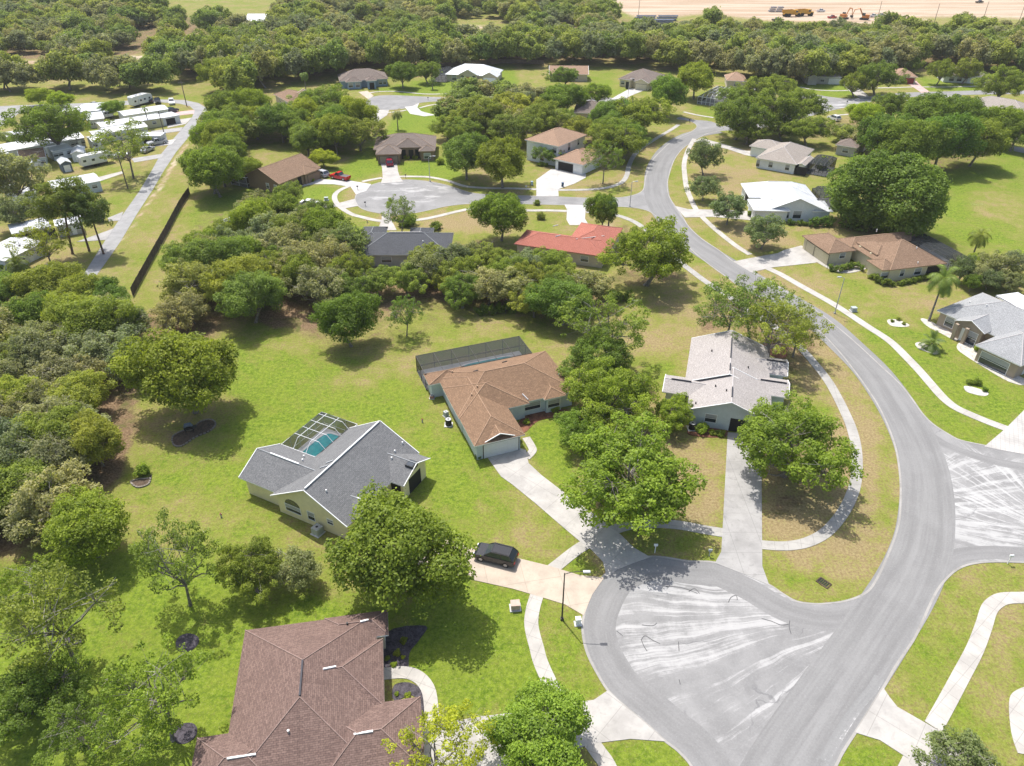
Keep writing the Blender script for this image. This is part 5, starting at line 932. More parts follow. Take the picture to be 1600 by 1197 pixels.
def wood_mesh(name, rng, cen, H, trunk_h, r0, mat, limbs=6, twigs=True, lean=0.06, leader=0.0, bare=0):
    mb = MB(); top = Vector((rng.normal()*lean*H, rng.normal()*lean*H, trunk_h)); mb.path([(0,0,-0.3),(top.x*.15,top.y*.15,0.25),(top.x*.5,top.y*.5,trunk_h*.5), tuple(top)], [r0*1.6, r0*1.1, r0*.9, r0*.8], n=7)
    idx = np.argsort(rng.random(len(cen)))[:limbs]; nodes = []
    for i in idx:
        c = Vector(cen[i]); mid = top.lerp(c, .45) + Vector((rng.normal()*.4, rng.normal()*.4, abs(rng.normal())*.3)); q = top.lerp(mid, .5) + Vector((0,0,.25))
        mb.path([tuple(top), tuple(q), tuple(mid), tuple(c)], [r0*.62, r0*.5, r0*.36, r0*.15], n=5); nodes += [(mid, r0*.3), (top.lerp(c,.75), r0*.2)]
    if twigs:
        for i in range(len(cen)):
            if i in idx: continue
            c = Vector(cen[i]); nd, rr = min(nodes, key=lambda t: (t[0]-c).length); m_ = nd.lerp(c, .5) + Vector((rng.normal()*.25, rng.normal()*.25, rng.normal()*.15)); mb.path([tuple(nd), tuple(m_), tuple(c)], [rr*.7, rr*.45, rr*.2], n=4)
    cc = Vector(cen.mean(axis=0)); nb_ = len(mb.f)
    for _ in range(bare):
        c = Vector(cen[rng.integers(len(cen))]); o_ = cc + (c-cc)*rng.uniform(1.05,1.28) + Vector((0,0,rng.uniform(.1,.6))); nd = nodes[rng.integers(len(nodes))][0] if nodes else top; m_ = nd.lerp(o_, .55) + Vector((rng.normal()*.3, rng.normal()*.3, .3)); mb.path([tuple(nd), tuple(m_), tuple(o_)], [.035,.026,.01], n=4)
        for _k in range(2): q_ = m_.lerp(o_, rng.uniform(.2,.8)); mb.path([tuple(q_), tuple(q_+Vector((rng.normal()*.5,rng.normal()*.5,rng.uniform(0,.5))))], [.025,.01], n=3)
    me = D.meshes.new(name); me.from_pydata(mb.v, [], mb.f); me.materials.append(mat); me.materials.append(LIMB); me.polygons.foreach_set('material_index', [0]*nb_ + [1]*(len(mb.f)-nb_)); me.polygons.foreach_set('use_smooth', [True]*len(mb.f)); me.update(); return me
KINDS = {}   # kind -> (R, H, crown centre fraction, [(crown mesh, trunk mesh)])
def make_kind(kind, nvar, R, H, zf, rzf, nb, br, mind, npb, leaf, mat=None, trunk=.25, r0=.3, limbs=7, shell=.45, twigs=True, squash=.8, bark=None, inner=.72, fb=.55, bare=0):
    L = []
    for v in range(nvar):
        rng = np.random.default_rng(abs(hash(kind)) % 1 + sum(map(ord, kind))*17 + v*101)
        zc = zf*H; cen = blob_centres(rng, nb, R-br[0]*.8, H*rzf-br[0]*.5, zc, mind, shell, fb > .3, fb)
        rad = br[0] + (br[1]-br[0])*rng.random(len(cen)); q, tone = leaf_quads(rng, cen, rad, npb, leaf, squash, inner)
        cm = quads_mesh(kind+' crown', q, tone, mat or LEAF); tm = wood_mesh(kind+' trunk', rng, cen, H, trunk*H, r0, bark or BARK, limbs, twigs, bare=bare); L.append((cm, tm))
    KINDS[kind] = (R, H, zf, L)
make_kind('dense', 3, 6.5, 11, .60, .40, 140, (0.7,1.45), .95, 240, .25, bare=6, trunk=.22, r0=.32, shell=.5)
make_kind('live', 4, 8.0, 11.5, .58, .40, 190, (0.5,1.15), .85, 150, .24, bare=12, trunk=.20, r0=.40, limbs=18, shell=.3)
make_kind('sparse', 3, 5.5, 11, .62, .38, 120, (.3,.72), .55, 62, .19, bare=14, trunk=.30, r0=.19, limbs=12, shell=.35)
make_kind('scrub', 4, 4.2, 7.0, .55, .42, 95, (.35,.85), .6, 100, .21, mat=MOSS, bare=22, trunk=.18, r0=.17, limbs=16, shell=.4)
make_kind('far', 3, 5.0, 9.5, .56, .42, 42, (0.8,1.6), 1.1, 125, .46, mat=FLEAF, trunk=.2, r0=.25, limbs=4, shell=.5, twigs=False)
make_kind('farmoss', 3, 5.0, 9.0, .56, .42, 46, (0.7,1.4), 1.0, 105, .44, mat=FMOSS, trunk=.2, r0=.25, limbs=5, shell=.4, twigs=False)
make_kind('pine', 2, 4.0, 12.5, .68, .30, 75, (.4,.85), .7, 130, .20, mat=NEEDLE, trunk=.52, r0=.19, limbs=8, shell=.3, bark=PBARK)
make_kind('camphor', 1, 7.6, 11.5, .50, .50, 150, (1.0,1.75), 1.3, 400, .28, trunk=.1, r0=.4, limbs=5, shell=.82, twigs=False, fb=.95)
make_kind('bush', 3, 1.0, 1.3, .45, .45, 16, (.25,.4), .3, 110, .13, trunk=.1, r0=.03, limbs=3, shell=.4, twigs=False, fb=.9)
TI = dict(n=(.95,.97,1), y=(1.08,1.10,.78), yy=(1.32,1.32,.65), g=(.72,.86,.85), d=(.6,.74,.75), b=(1.05,1.15,.8), m=(1.08,1.02,1.2), o=(.85,.88,.65), w=(1.22,1.18,1.35))
rt = random.Random(11)
NTREE = 0; PEND = []
def place_tree(kind, base, R, H, label, tint='n', group=None, name='tree', cat='tree', rz=None, var=None):
    global NTREE; NTREE += 1
    R0, H0, zf, L = KINDS[kind]; cm, tm = L[rt.randrange(len(L)) if var is None else var]; e = empty(name, (base.x, base.y, 0), rt.random()*6.28 if rz is None else rz, label, cat, group); e.scale = (R/R0, R/R0, H/H0)
    c = link_mesh('crown', cm, e); t = link_mesh('trunk', tm, e); k = TI[tint] if isinstance(tint, str) else tint
    j = 0.9+0.2*rt.random(); c.color = (k[0]*j*(.95+.1*rt.random()), k[1]*j, k[2]*j, 1); return e
def tree(kind, u, v, w, label, tint='n', hs=1.0, base=None, group=None, name='tree', cat='tree'):
    R0, H0, zf, L = KINDS[kind]; R = 5.0
    for _ in range(12): H = R*H0/R0*hs; p = P(u, v, zf*H); R = w/2/scale_at(p)
    if base: b = P(*base); p = b
    return place_tree(kind, p, R, R*H0/R0*hs, label, tint, group, name, cat)
def in_poly(u, v, poly):
    r = False
    for i in range(len(poly)):
        (x0, y0), (x1, y1) = poly[i], poly[(i+1) % len(poly)]
        if (y0 > v) != (y1 > v) and u < (x1-x0)*(v-y0)/(y1-y0)+x0: r = not r
    return r
def scatter_pts(poly, sp, seed=0, avoid=()):
    r = random.Random(seed); w = [P(u, v) for u, v in poly]; x0, x1 = min(p.x for p in w), max(p.x for p in w); y0, y1 = min(p.y for p in w), max(p.y for p in w); out = []; row = 0; y = y0
    while y < y1:
        x = x0 + (row % 2)*sp/2
        while x < x1:
            px, py = x + r.uniform(-.38,.38)*sp, y + r.uniform(-.38,.38)*sp; u, v = px_of(px, py)
            if in_poly(u, v, poly) and not any(in_poly(u, v, a) for a in avoid): out.append(Vector((px, py, 0)))
            x += sp
        y += sp*.87; row += 1
    return out
def scatter(poly, sp, kinds, Rr, label, group, tints='n', hs=(.85,1.15), seed=0, avoid=(), name='tree'):
    r = random.Random(seed+99)
    for p in scatter_pts(poly, sp, seed, avoid):
        k = r.choice(kinds); R0, H0, zf, L = KINDS[k]; R = r.uniform(*Rr); PEND.append((R*scale_at(p), k, p, R, (R**.6*Rr[1]**.4)*H0/R0*r.uniform(*hs), label, r.choice(tints), group, name))
T = [
 ('dense',285,578,162,'large olive green oak standing alone on the left lawn beside a stone-edged bed','o',1.0),
 ('dense',543,497,92,'rounded dark oak on the open lawn, left of the small narrow tree','o',1.1),
 ('sparse',632,488,62,'small narrow tree right of the rounded dark oak on the lawn','g',1.1),
 ('dense',620,858,205,'big dense dark green oak beside the driveway with the dark car','y',.95),
 ('dense',132,822,132,'bright yellow green tree leaning at the left edge of the lower lawn','y',1.0),
 ('sparse',268,868,140,'slender sparse tree with a black mulch ring at its foot','m',1.35),
 ('live',392,888,110,'bushy olive tree right of the slender sparse tree','n',1.15),
 ('scrub',462,888,82,'small grey green tree touching the bushy olive tree near the yellow house','n',1.0),
 ('sparse',75,960,190,'sprawling pale-limbed tree near the left edge of the lower lawn','m',1.1),
 ('sparse',40,905,90,'small yellow green tree at the very left edge above the sprawling tree','yy',.9),
 ('sparse',235,1085,185,'open-branched tree with yellow leaf tips left of the nearest brown roof','y',1.15),
 ('live',50,1085,150,'dark bushy tree in the bottom left corner','g',.9), ('sparse',125,1140,120,'dark thin-crowned tree at the bottom left, right of the corner tree','g',.95),
 ('sparse',690,1172,165,'yellow green young-leaved tree over the concrete at the bottom centre','yy',.9),
 ('dense',845,1150,165,'bright green rounded tree at the bottom edge beside the driveway','b',.8),
 ('scrub',1500,1190,120,'small olive round tree at the bottom right over the driveway','g',.8),
 ('live',985,742,235,'widest live oak of the central clump, nearest the curved sidewalk','b',.85),
 ('live',955,620,150,'live oak in the central clump right of the pale blue house','b',1.0), ('live',905,665,90,'small live oak of the central clump touching the mulch bed','b',.9),
 ('live',935,560,120,'live oak with pale limbs at the upper end of the central clump','g',1.0), ('sparse',950,505,130,'thin open oak at the top of the central clump over dry grass','n',1.0),
 ('live',1050,645,75,'small round oak beside the air conditioner of the pale grey-blue house','b',1.0), ('dense',880,470,95,'dense deep green tree at the upper left of the central clump','g',.9),
 ('live',1238,690,195,'broad light green oak over the driveway of the pale grey-blue house','b',.85),
 ('sparse',1140,480,115,'willowy grey green tree behind the pale roof, leftmost of four by the road','w',1.0), ('sparse',1185,470,115,'willowy grey green tree behind the pale roof, second from the left of four','w',1.0), ('sparse',1215,508,120,'willowy grey green tree behind the pale roof, third from the left of four','w',1.0), ('sparse',1250,512,90,'willowy grey green tree nearest the main road of the four behind the pale roof','w',.95),
 ('live',1015,392,142,'wide forked oak between the red roof and the main road','y',1.0),
 ('dense',783,333,82,'yellow green multi-trunk tree on the lawn left of the red roof','y',1.1), ('dense',942,326,48,'tall round tree at the corner of the red-roofed house','g',1.5), ('sparse',624,330,60,'small thin tree in front of the cul-de-sac','g',1.1),
 ('camphor',1388,304,150,'huge dense dome-shaped dark green tree right of the white house','n',1.0),
 ('scrub',1195,360,68,'round olive tree beside the road bend, left of the orange brown roof','g',1.0), ('scrub',1140,324,62,'round dark tree beside the white metal-roofed house','g',1.0), ('scrub',1101,292,48,'round dark green tree in a row along the sidewalk, middle one','g',1.0), ('scrub',1103,243,56,'dark green tree at the top of the row along the sidewalk','g',1.2),
 ('dense',785,250,88,'large olive green magnolia-like tree in front of the side street','o',1.0), ('dense',728,240,80,'olive tree touching the left side of the large magnolia-like tree','n',1.0),
 ('sparse',945,245,60,'thin round tree on the corner lawn right of the two-storey house','n',1.15),
 ('dense',880,152,72,'bright green round tree left of the purple grey roof','y',.8), ('dense',955,192,58,'vivid green rounded tree below the purple grey roof','g',.9), ('live',1000,178,95,'wide live oak by the far junction of the main road','n',.9), ('dense',1045,145,58,'tall dark green tree beside the far junction','g',1.2), ('dense',1088,122,62,'yellow green tree right of the grey brown hip roof','y',1.0),
 ('live',965,220,90,'live oak filling the lot right of the two-storey house','n',.9), ('live',905,200,60,'small grey green oak behind the two-storey house','m',.9), ('live',850,185,80,'grey green oak left of the two-storey house','m',1.0), ('live',800,200,80,'grey mossy oak above the large magnolia-like tree','m',.9), ('live',745,180,90,'mossy grey oak beside the second cul-de-sac','m',.9), ('live',805,165,80,'pale mossy oak by the street of the second cul-de-sac','w',.8), ('live',720,205,60,'mossy oak above the striped lawn','n',.9), ('live',860,240,50,'small oak left wall side of the two-storey house','n',.8),
 ('live',1155,180,90,'live oak at the top bend right of the main road','n',1.0), ('live',1205,170,95,'broad live oak in the row right of the main road','n',1.0), ('live',1250,165,85,'live oak behind the taupe hip roof','n',.95), ('live',1265,200,70,'round oak beside the taupe hip roof pool cage','n',.9), ('live',1225,200,60,'oak directly behind the light taupe hip roof','n',.8), ('live',1170,205,60,'oak left of the light taupe hip roof','n',.8), ('live',1220,135,60,'oak left of the far low taupe-roofed house','n',.9), ('live',1395,165,65,'oak by the far right junction','n',1.0), ('dense',1352,178,55,'bright yellow green tree beside the far right junction','yy',.9),
 ('dense',1385,210,85,'dark tree at the left of the big dark grove on the right','g',1.1), ('dense',1425,225,90,'dark tree in the middle of the big dark grove on the right','g',1.1), ('dense',1475,215,95,'dark tree at the centre right of the big dark grove','g',1.1), ('dense',1530,215,80,'olive dark tree at the right end of the big dark grove','n',1.1), ('dense',1560,190,70,'light olive tree beyond the right end of the dark grove','y',1.0), ('dense',1450,180,80,'dark tree at the back of the big dark grove','g',1.1), ('dense',1500,180,80,'dark tree at the back right of the big dark grove','g',1.1), ('dense',1395,250,60,'small dark tree in front of the big dark grove','g',.9), ('dense',1590,205,60,'oak at the right edge beyond the dark grove','n',1.0),
 ('live',75,195,115,'big spreading oak over the trailer park','n',1.0), ('sparse',192,222,92,'multi-trunk spreading oak beside the travel trailer','m',1.0), ('scrub',22,275,90,'drooping grey oak at the left edge of the trailer park','w',1.2), ('scrub',20,330,70,'grey green tree at the left edge below the drooping oak','n',1.0), ('dense',78,268,0,'',None,0),
 ('dense',92,155,38,'small yellow green tree beside the far lane, right one of two','yy',.8), ('dense',60,150,38,'small yellow green tree beside the far lane, left one of two','yy',.8), ('dense',175,168,34,'small green tree between mobile homes','b',.8), ('scrub',8,215,30,'light bush at the left edge of the park','y',.8), ('dense',140,185,0,'',None,0),
 ('pine',85,322,76,'pine on the left of the group of three by the lane','n',1.0), ('pine',112,314,72,'middle pine of the group of three by the lane','n',1.1), ('pine',140,332,66,'pine on the right of the group of three by the lane','n',1.0), ('sparse',66,378,84,'small yellow green pine-like tree above the black sedan','y',.9),
 ('dense',628,113,46,'round oak in the lawn left of the wide white roof','g',1.0), ('live',667,110,42,'spreading oak on the lawn left of the white roof, right one of two','n',1.1), ('live',500,160,98,'wide dark oak between the taupe roof and the second cul-de-sac','g',.8), ('live',560,205,80,'mossy oak left of the striped lawn','m',.9),
 ('dense',334,262,84,'bright yellow green oak beside the dark fence and lane','y',1.1), ('dense',390,262,44,'small yellow green tree by the dark brown house','y',1.0), ('dense',505,246,40,'small yellow weeping tree above the red pickup','yy',.8), ('dense',445,322,50,'dark green round tree below the dark brown house','g',1.1), ('dense',508,352,72,'yellow green dense oak left of the near black roof','y',1.0), ('dense',1270,320,0,'',None,0),
 ('live',740,130,0,'',None,0), ('live',880,118,50,'grey green oak in front of the faded pink tan roof','n',.8), ('live',930,145,56,'light green oak left of the white driveway','b',.8), ('live',1180,140,60,'grey green oak behind the white pool frame','m',1.0), ('live',1150,150,50,'light mossy tree right of the white pool frame','w',.9), ('live',1300,112,36,'oak in front of the low taupe roof','m',1.1), ('live',1375,118,70,'large oak between the taupe roof and the orange tan roof','n',1.0), ('live',1340,130,50,'oak beside the far white driveway','n',1.0), ('live',1425,100,36,'oak behind the orange tan roof','n',1.0), ('live',1470,110,44,'tall thin oak left of the white far house','n',1.2), ('live',1510,108,48,'grey oak in front of the white far house','m',1.1), ('live',1570,130,80,'broad oak at the far right edge behind the wide taupe roof','n',1.0), ('live',1270,108,0,'',None,0),
 ('scrub',1560,415,60,'grey green scrub tree at the right edge behind the mid grey roof','n',1.0), ('scrub',1530,428,44,'leafless-looking grey scrub tree near the palms','w',1.0), ('dense',1530,406,34,'bright green small tree beside the palms on the right','b',.8), ('scrub',1590,410,50,'grey scrub tree cut by the right edge','m',1.0), ('scrub',1548,436,46,'low grey green scrub behind the mid grey roof, lower left one','g',.9), ('scrub',1578,440,44,'low grey green scrub behind the flat white patio roof','n',.9), ('dense',1520,440,26,'narrow dark shrub tree behind the ridge of the mid grey roof','g',1.3),
 ('scrub',1505,418,40,'dark narrow shrub tree left of the grey scrub','g',1.4),
]
for t in T:
    if t[3] > 0: tree(*t[:6], hs=t[6])
LW = [(-90,500),(60,480),(175,500),(250,540),(215,600),(195,700),(165,770),(60,860),(-10,905),(-110,960)]
scatter(LW, 5.6, ['scrub','scrub','scrub','dense'], (3.3,4.8), 'olive grey scrub oak in the thick wood along the left edge', 'scrub oaks of the left wood', ['m','w','w','n','m','w'], (.85,1.1), 1)
scatter([(90,480),(210,500),(220,560),(130,560),(60,520)], 7, ['dense'], (4.2,5.6), 'dark green oak at the top of the wood below the end of the lane', 'dark oaks below the lane', ['g','n'], (.9,1.1), 2)
scatter([(205,490),(330,505),(400,505),(300,520),(255,545)], 6, ['scrub'], (3.2,4.2), 'pale mossy scrub oak between the lane wood and the lone big oak', 'pale mossy scrub oaks', ['w','m'], (.9,1.1), 3)
scatter([(285,510),(278,440),(330,385),(410,350),(480,350),(540,385),(560,420),(545,470),(470,475),(450,450),(415,460),(400,505),(330,508)], 6.0, ['scrub','scrub','live','dense'], (3.6,5.4), 'mixed green and grey oak in the middle wood left of the near black roof', 'oaks of the middle wood', ['m','w','n','y','n'], (.85,1.1), 4)
scatter([(470,470),(520,440),(600,430),(700,430),(700,482),(620,468),(560,478),(490,500)], 6.4, ['scrub','live'], (3.6,5.2), 'branchy oak in the middle wood below the near black roof', 'branchy oaks below the near black roof', ['m','n','w'], (.85,1.05), 5)
scatter([(700,425),(780,420),(850,430),(940,450),(925,485),(830,498),(740,492),(700,500)], 5.6, ['scrub','live'], (3.6,5.0), 'rounded pale olive oak in the thicket between the black roof and the red roof', 'pale olive oaks in the centre thicket', ['m','w','n','n'], (.85,1.05), 6)
scatter([(322,262),(330,222),(360,192),(410,192),(470,205),(575,205),(580,215),(530,250),(500,262),(470,235),(400,232),(375,240),(372,290),(350,315),(325,300)], 7.2, ['dense','live','dense'], (4.4,6.4), 'oak in the wood behind the dark brown gable-fronted house', 'oaks behind the dark brown house', ['y','n','n','m','g'], (.9,1.15), 7)
scatter([(425,345),(470,300),(560,330),(540,340),(480,330),(450,352)][:0] or [(390,350),(420,322),(455,330),(480,335),(440,360)], 7, ['scrub','live'], (3,4.5), 'grey scrub oak beside the lanai roof', 'grey scrub by the lanai', ['w','m'], (.9,1.1), 8)
scatter([(-20,152),(-20,137),(240,130),(258,146),(180,148),(110,142)], 8.5, ['far','farmoss','live'], (5,7), 'grey green oak in the belt of trees behind the trailer park', 'oaks behind the trailer park', ['n','m','g'], (.9,1.1), 9)
OPEN = [[(-60,90),(100,84),(110,136),(-60,138)],[(165,80),(238,78),(240,128),(165,130)],[(283,30),(312,30),(325,95),(285,95)],[(365,26),(428,26),(428,58),(365,58)],[(205,48),(252,45),(255,88),(205,88)],[(540,40),(600,38),(600,60),(540,60)],[(860,44),(910,40),(915,66),(862,68)],[(255,128),(345,124),(345,165),(250,160)]]
scatter([(270,140),(275,100),(420,92),(560,98),(690,98),(800,92),(860,92),(1000,92),(1100,108),(1240,112),(1400,98),(1640,92),(1640,112),(1560,118),(1440,108),(1360,124),(1240,134),(1190,130),(1120,118),(1050,112),(960,104),(850,102),(800,104),(690,110),(560,118),(520,125),(470,130),(425,134),(395,148),(360,170),(330,165),(340,140)], 8.0, ['far','farmoss','far','dense'], (5,7), 'oak along the front edge of the far forest', 'oaks on the front edge of the far forest', ['g','n','n','m','g','y'], (.95,1.2), 10, OPEN)
scatter([(1300,245),(1305,205),(1365,240),(1350,250)], 7, ['scrub','live'], (3,4.5), 'bushy tree beside the hidden grey brown hip roof', 'bushy trees by the grey brown hip roof', ['n','m'], (.9,1.1), 12)
scatter([(840,235),(850,200),(900,205),(1000,200),(1030,205),(1010,222),(960,262),(925,245),(905,215)], 7.5, ['live','dense'], (4.5,6), 'oak in the wood around the two-storey house', 'oaks around the two-storey house', ['n','g','m'], (.8,1.0), 13)
scatter([(690,200),(700,165),(760,160),(850,160),(850,190),(820,225),(760,230),(700,225)], 7.5, ['live','scrub'], (4.5,6), 'grey mossy oak in the grove below the second cul-de-sac', 'mossy oaks below the second cul-de-sac', ['m','w','n'], (.8,1.0), 14)
# ---- of the scattered trees the largest in view become objects, the rest join the far forest
PEND.sort(key=lambda t: -t[0]); FARK = [t for t in PEND if t[1] in ('far','farmoss')]; seen = {}
for t in FARK:
    if seen.get(t[1], 0) < 3: place_tree(*t[1:], var=seen.get(t[1], 0)); seen[t[1]] = seen.get(t[1], 0)+1; PEND.remove(t)
NKEEP = 298 - NTREE
for _, *a in PEND[:NKEEP]: place_tree(*a)
REST = [t for t in PEND[NKEEP:]]
# ---- the far forest, one mass
def far_forest():
    poly = [(-700,122),(-700,-60),(250,-60),(255,30),(300,44),(372,46),(430,50),(440,20),(460,-60),(900,-60),(925,14),(955,40),(975,60),(1065,62),(1110,48),(1200,56),(1260,60),(1340,62),(1400,58),(1450,62),(1500,58),(1600,56),(2300,56),(2300,96),(1640,96),(1400,98),(1240,110),(1100,106),(1000,90),(860,90),(690,96),(560,96),(420,90),(275,98),(240,120),(0,118)]
    pts = []; r = random.Random(5); y = 300
    while y < 1500:
        sp = 7.6 + max(0, y-420)*0.012; x = -0.85*y - 60
        while x < 0.85*y + 60:
            px, py = x + r.uniform(-.4,.4)*sp, y + r.uniform(-.4,.4)*sp; u, v = px_of(px, py)
            if -260 < u < 1860 and in_poly(u, v, poly) and not any(in_poly(u, v, a) for a in OPEN+[[(695,30),(765,30),(805,36),(805,72),(695,76)],[(1015,38),(1060,38),(1060,50),(1015,50)]]): pts.append((px, py, 0))
            x += sp
        y += sp*.9
    scl = [(s_, s_, s_*r.uniform(.85,1.05)) for s_ in (r.choice((r.uniform(.45,.8), r.uniform(.8,1.2), r.uniform(1.0,1.5))) for _ in pts)]
    for a in REST: pts.append(tuple(a[2])); scl.append((a[3]/5.0, a[3]/5.0, a[4]/9.3))
    me = D.meshes.new('forest'); me.from_pydata(pts, [], []); at = me.attributes.new('sc', 'FLOAT_VECTOR', 'POINT'); at.data.foreach_set('vector', np.array(scl, np.float32).ravel()); o = link_mesh('forest', me); tag(o, kind='stuff')
    o['label'] = 'far forest of grey green oaks stretching across the top of the photo'; o['category'] = 'forest'
    ng = D.node_groups.new('forest', 'GeometryNodeTree'); ng.interface.new_socket('Geometry', in_out='INPUT', socket_type='NodeSocketGeometry'); ng.interface.new_socket('Geometry', in_out='OUTPUT', socket_type='NodeSocketGeometry')
    N, L = ng.nodes, ng.links; gi, go = N.new('NodeGroupInput'), N.new('NodeGroupOutput'); mp = N.new('GeometryNodeMeshToPoints'); L.new(gi.outputs[0], mp.inputs['Mesh'])
    gt = N.new('GeometryNodeJoinGeometry')
    for k in ('far', 'farmoss'):
        for cm, tm in KINDS[k][3]:
            src = next(q for q in D.objects if q.data == cm); oi = N.new('GeometryNodeObjectInfo'); oi.transform_space = 'ORIGINAL'; oi.inputs['Object'].default_value = src; oi.inputs['As Instance'].default_value = True; L.new(oi.outputs['Geometry'], gt.inputs[0])
    ip = N.new('GeometryNodeInstanceOnPoints'); ip.inputs['Pick Instance'].default_value = True; L.new(mp.outputs[0], ip.inputs['Points']); L.new(gt.outputs[0], ip.inputs['Instance'])
    ri = N.new('FunctionNodeRandomValue'); ri.data_type = 'INT'; ri.inputs[4].default_value = 0; ri.inputs[5].default_value = 5; L.new(ri.outputs[2], ip.inputs['Instance Index'])
    rr = N.new('FunctionNodeRandomValue'); rr.data_type = 'FLOAT_VECTOR'; rr.inputs[0].default_value = (0,0,0); rr.inputs[1].default_value = (0,0,6.28); rr.inputs['Seed'].default_value = 3; L.new(rr.outputs[0], ip.inputs['Rotation'])
    rs = N.new('GeometryNodeInputNamedAttribute'); rs.data_type = 'FLOAT_VECTOR'; rs.inputs['Name'].default_value = 'sc'; L.new(rs.outputs[0], ip.inputs['Scale'])
    L.new(ip.outputs[0], go.inputs[0]); md = o.modifiers.new('forest', 'NODES'); md.node_group = ng
    print('forest points', len(pts), 'trees', NTREE)
far_forest()
# ---- bushes, hedges, palms
def bush(u, v, w, label, tint='n', hs=1.0, group=None, name='shrub'):
    p = P(u, v); R = w/2/scale_at(p); return place_tree('bush', p, R, R*1.3*hs, label, tint, group, name, 'shrub')
for a in [(222,742,26,'lone bright green bush in a small stone-edged bed on the left lawn','b',1.2),(616,1040,10,'small bright shrub in the black mulch bed by the walk, largest','yy',1),(621,1022,12,'leafy shrub in the black bed close to the tan wall','y',1.1),(606,1030,10,'small shrub in the black bed against the brown roof edge','n',1),(630,1028,7,'tiny shrub at the right rim of the black bed','yy',1),(618,1040,0,'','n',1),(620,1085,8,'small shrub left in the lower black bed','yy',1),(637,1088,11,'low golden shrub in the lower black bed','yy',.8),(661,1120,12,'dark shrub at the corner of the nearest brown roof','n',1.3),
  (632,1003,14,'reddish brown shrub at the top of the black bed','o',1.1),(848,640,12,'green shrub in the mulch in front of the pale blue house window','b',1),(868,642,16,'round green shrub near the right corner of the pale blue house','b',1),(823,662,12,'small green shrub in the mulch by the garage walk','b',1),(747,715,12,'small dark shrub at the left garage corner of the pale blue house','g',1),(813,690,7,'small shrub at the right garage corner of the pale blue house','g',1),
  (1098,675,24,'light green shrub under the wall of the pale grey-blue house, leftmost of three','b',1.1),(1113,678,13,'green shrub under the wall of the pale grey-blue house, middle of three','b',1),(1126,680,15,'green shrub beside the open garage of the pale grey-blue house','b',1),
  (1281,264,26,'round clipped dark green bush in front of the dark pool cage','g',1.2),(1191,258,10,'round bush in front of the light taupe hip-roofed house','n',1.2),(1173,338,14,'bush at the left corner of the white metal-roofed house','g',1.1),
  (1469,502,10,'dark round shrub in the white gravel border near the leaning palm','g',1),(1491,512,10,'spiky shrub in the white gravel border','y',1),(1528,549,17,'yellow green shrub in the long gravel border, upper one','yy',1),(1535,559,16,'yellow green shrub in the long gravel border, lower one','yy',1),(1393,503,7,'reddish shrub in the small gravel island, left','o',1),(1403,500,9,'low green shrub in the small gravel island, middle','n',1),(1412,507,7,'reddish shrub in the small gravel island, right','o',1),
  (1514,600,12,'dark cycad in the gravel island nearest the sidewalk, left','g',1.2),(1526,600,14,'dark cycad in the gravel island nearest the sidewalk, middle','g',1.2),(1537,611,10,'dark cycad in the gravel island nearest the sidewalk, right','g',1.2),
  (636,248,12,'low yellow shrubs in front of the columned porch, left','yy',.8),(650,248,12,'low yellow shrubs in front of the columned porch, right','yy',.8),(845,259,12,'bright clipped shrub under the two-storey white wall','b',.9),(853,260,10,'bright clipped shrub next to the open arched garage','b',.9),(489,284,8,'small yellow shrub by the dark brown garage','yy',1),(688,256,14,'small shrub on the round bed in the striped far lawn','y',1.2),(838,320,12,'small shrub on the lawn above the red roof','n',1.1),(844,342,16,'dusty shrub left of the red-roofed driveway','m',1.1),(683,358,22,'small green shrub right of the near black roof','n',.9),(640,352,34,'dark spreading shrub at the foot of the thin cul-de-sac tree','g',.8),
  (5,425,24,'green hedge-like bush at the left edge by the white roof','b',1),(62,300,18,'bush under the drooping park tree','g',1),(578,190,10,'dark bush at the driveway of the second cul-de-sac','d',1.2),(1300,212,0,'','n',1)]:
    if a[2]: bush(*a)
def hedge(pts, w, hgt, label, tint='n', n_per_m=9.0):
    path = [P(u, v) for u, v in smooth(pts, 4)]; c = path[0].copy(); rng = np.random.default_rng(len(label)); cen = []
    for i in range(len(path)-1):
        L_ = (path[i+1]-path[i]).length; k = max(2, int(L_*n_per_m*w*.6))
        for j in range(k):
            p = path[i].lerp(path[i+1], rng.random()) - c; cen.append([p.x + rng.uniform(-.5,.5)*(w-.5), p.y + rng.uniform(-.5,.5)*(w-.5), rng.uniform(.3, hgt-.3)])
    cen = np.array(cen); q, tone = leaf_quads(rng, cen, np.full(len(cen), .36), 90, .16, 1.0, .5)
    e = empty('hedge', (c.x, c.y, 0), 0, label, 'hedge'); o = link_mesh('foliage', quads_mesh('hedge foliage', q, tone, LEAF), e); k = TI[tint]; o.color = (*k, 1)
    mb = MB()
    for p in path[::2]: mb.bar((p.x-c.x, p.y-c.y, 0), (p.x-c.x, p.y-c.y, hgt*.6), .04)
    mb.build('stem', BARK, e)
hedge([(1292,421),(1308,425),(1325,421),(1338,419),(1348,424)], 1.3, 1.4, 'clipped hedge below the garage wall of the orange brown roofed house')
hedge([(1360,434),(1370,441),(1382,446),(1397,447)], 1.5, 1.5, 'thick curved hedge at the corner of the orange brown roofed house')
hedge([(1404,446),(1425,442),(1445,437),(1466,432)], 1.1, 1.1, 'long low hedge along the side wall of the orange brown roofed house')
hedge([(1262,354),(1275,354),(1300,353)], 2.2, 2.3, 'tall clipped dark hedge in front of the white gable, right one','g')
hedge([(1230,351),(1240,351)], 1.3, 1.4, 'small clipped hedge at the left of the white gable','g'); hedge([(1244,352),(1258,352)], 1.3, 1.3, 'middle clipped hedge in front of the white gable','g')
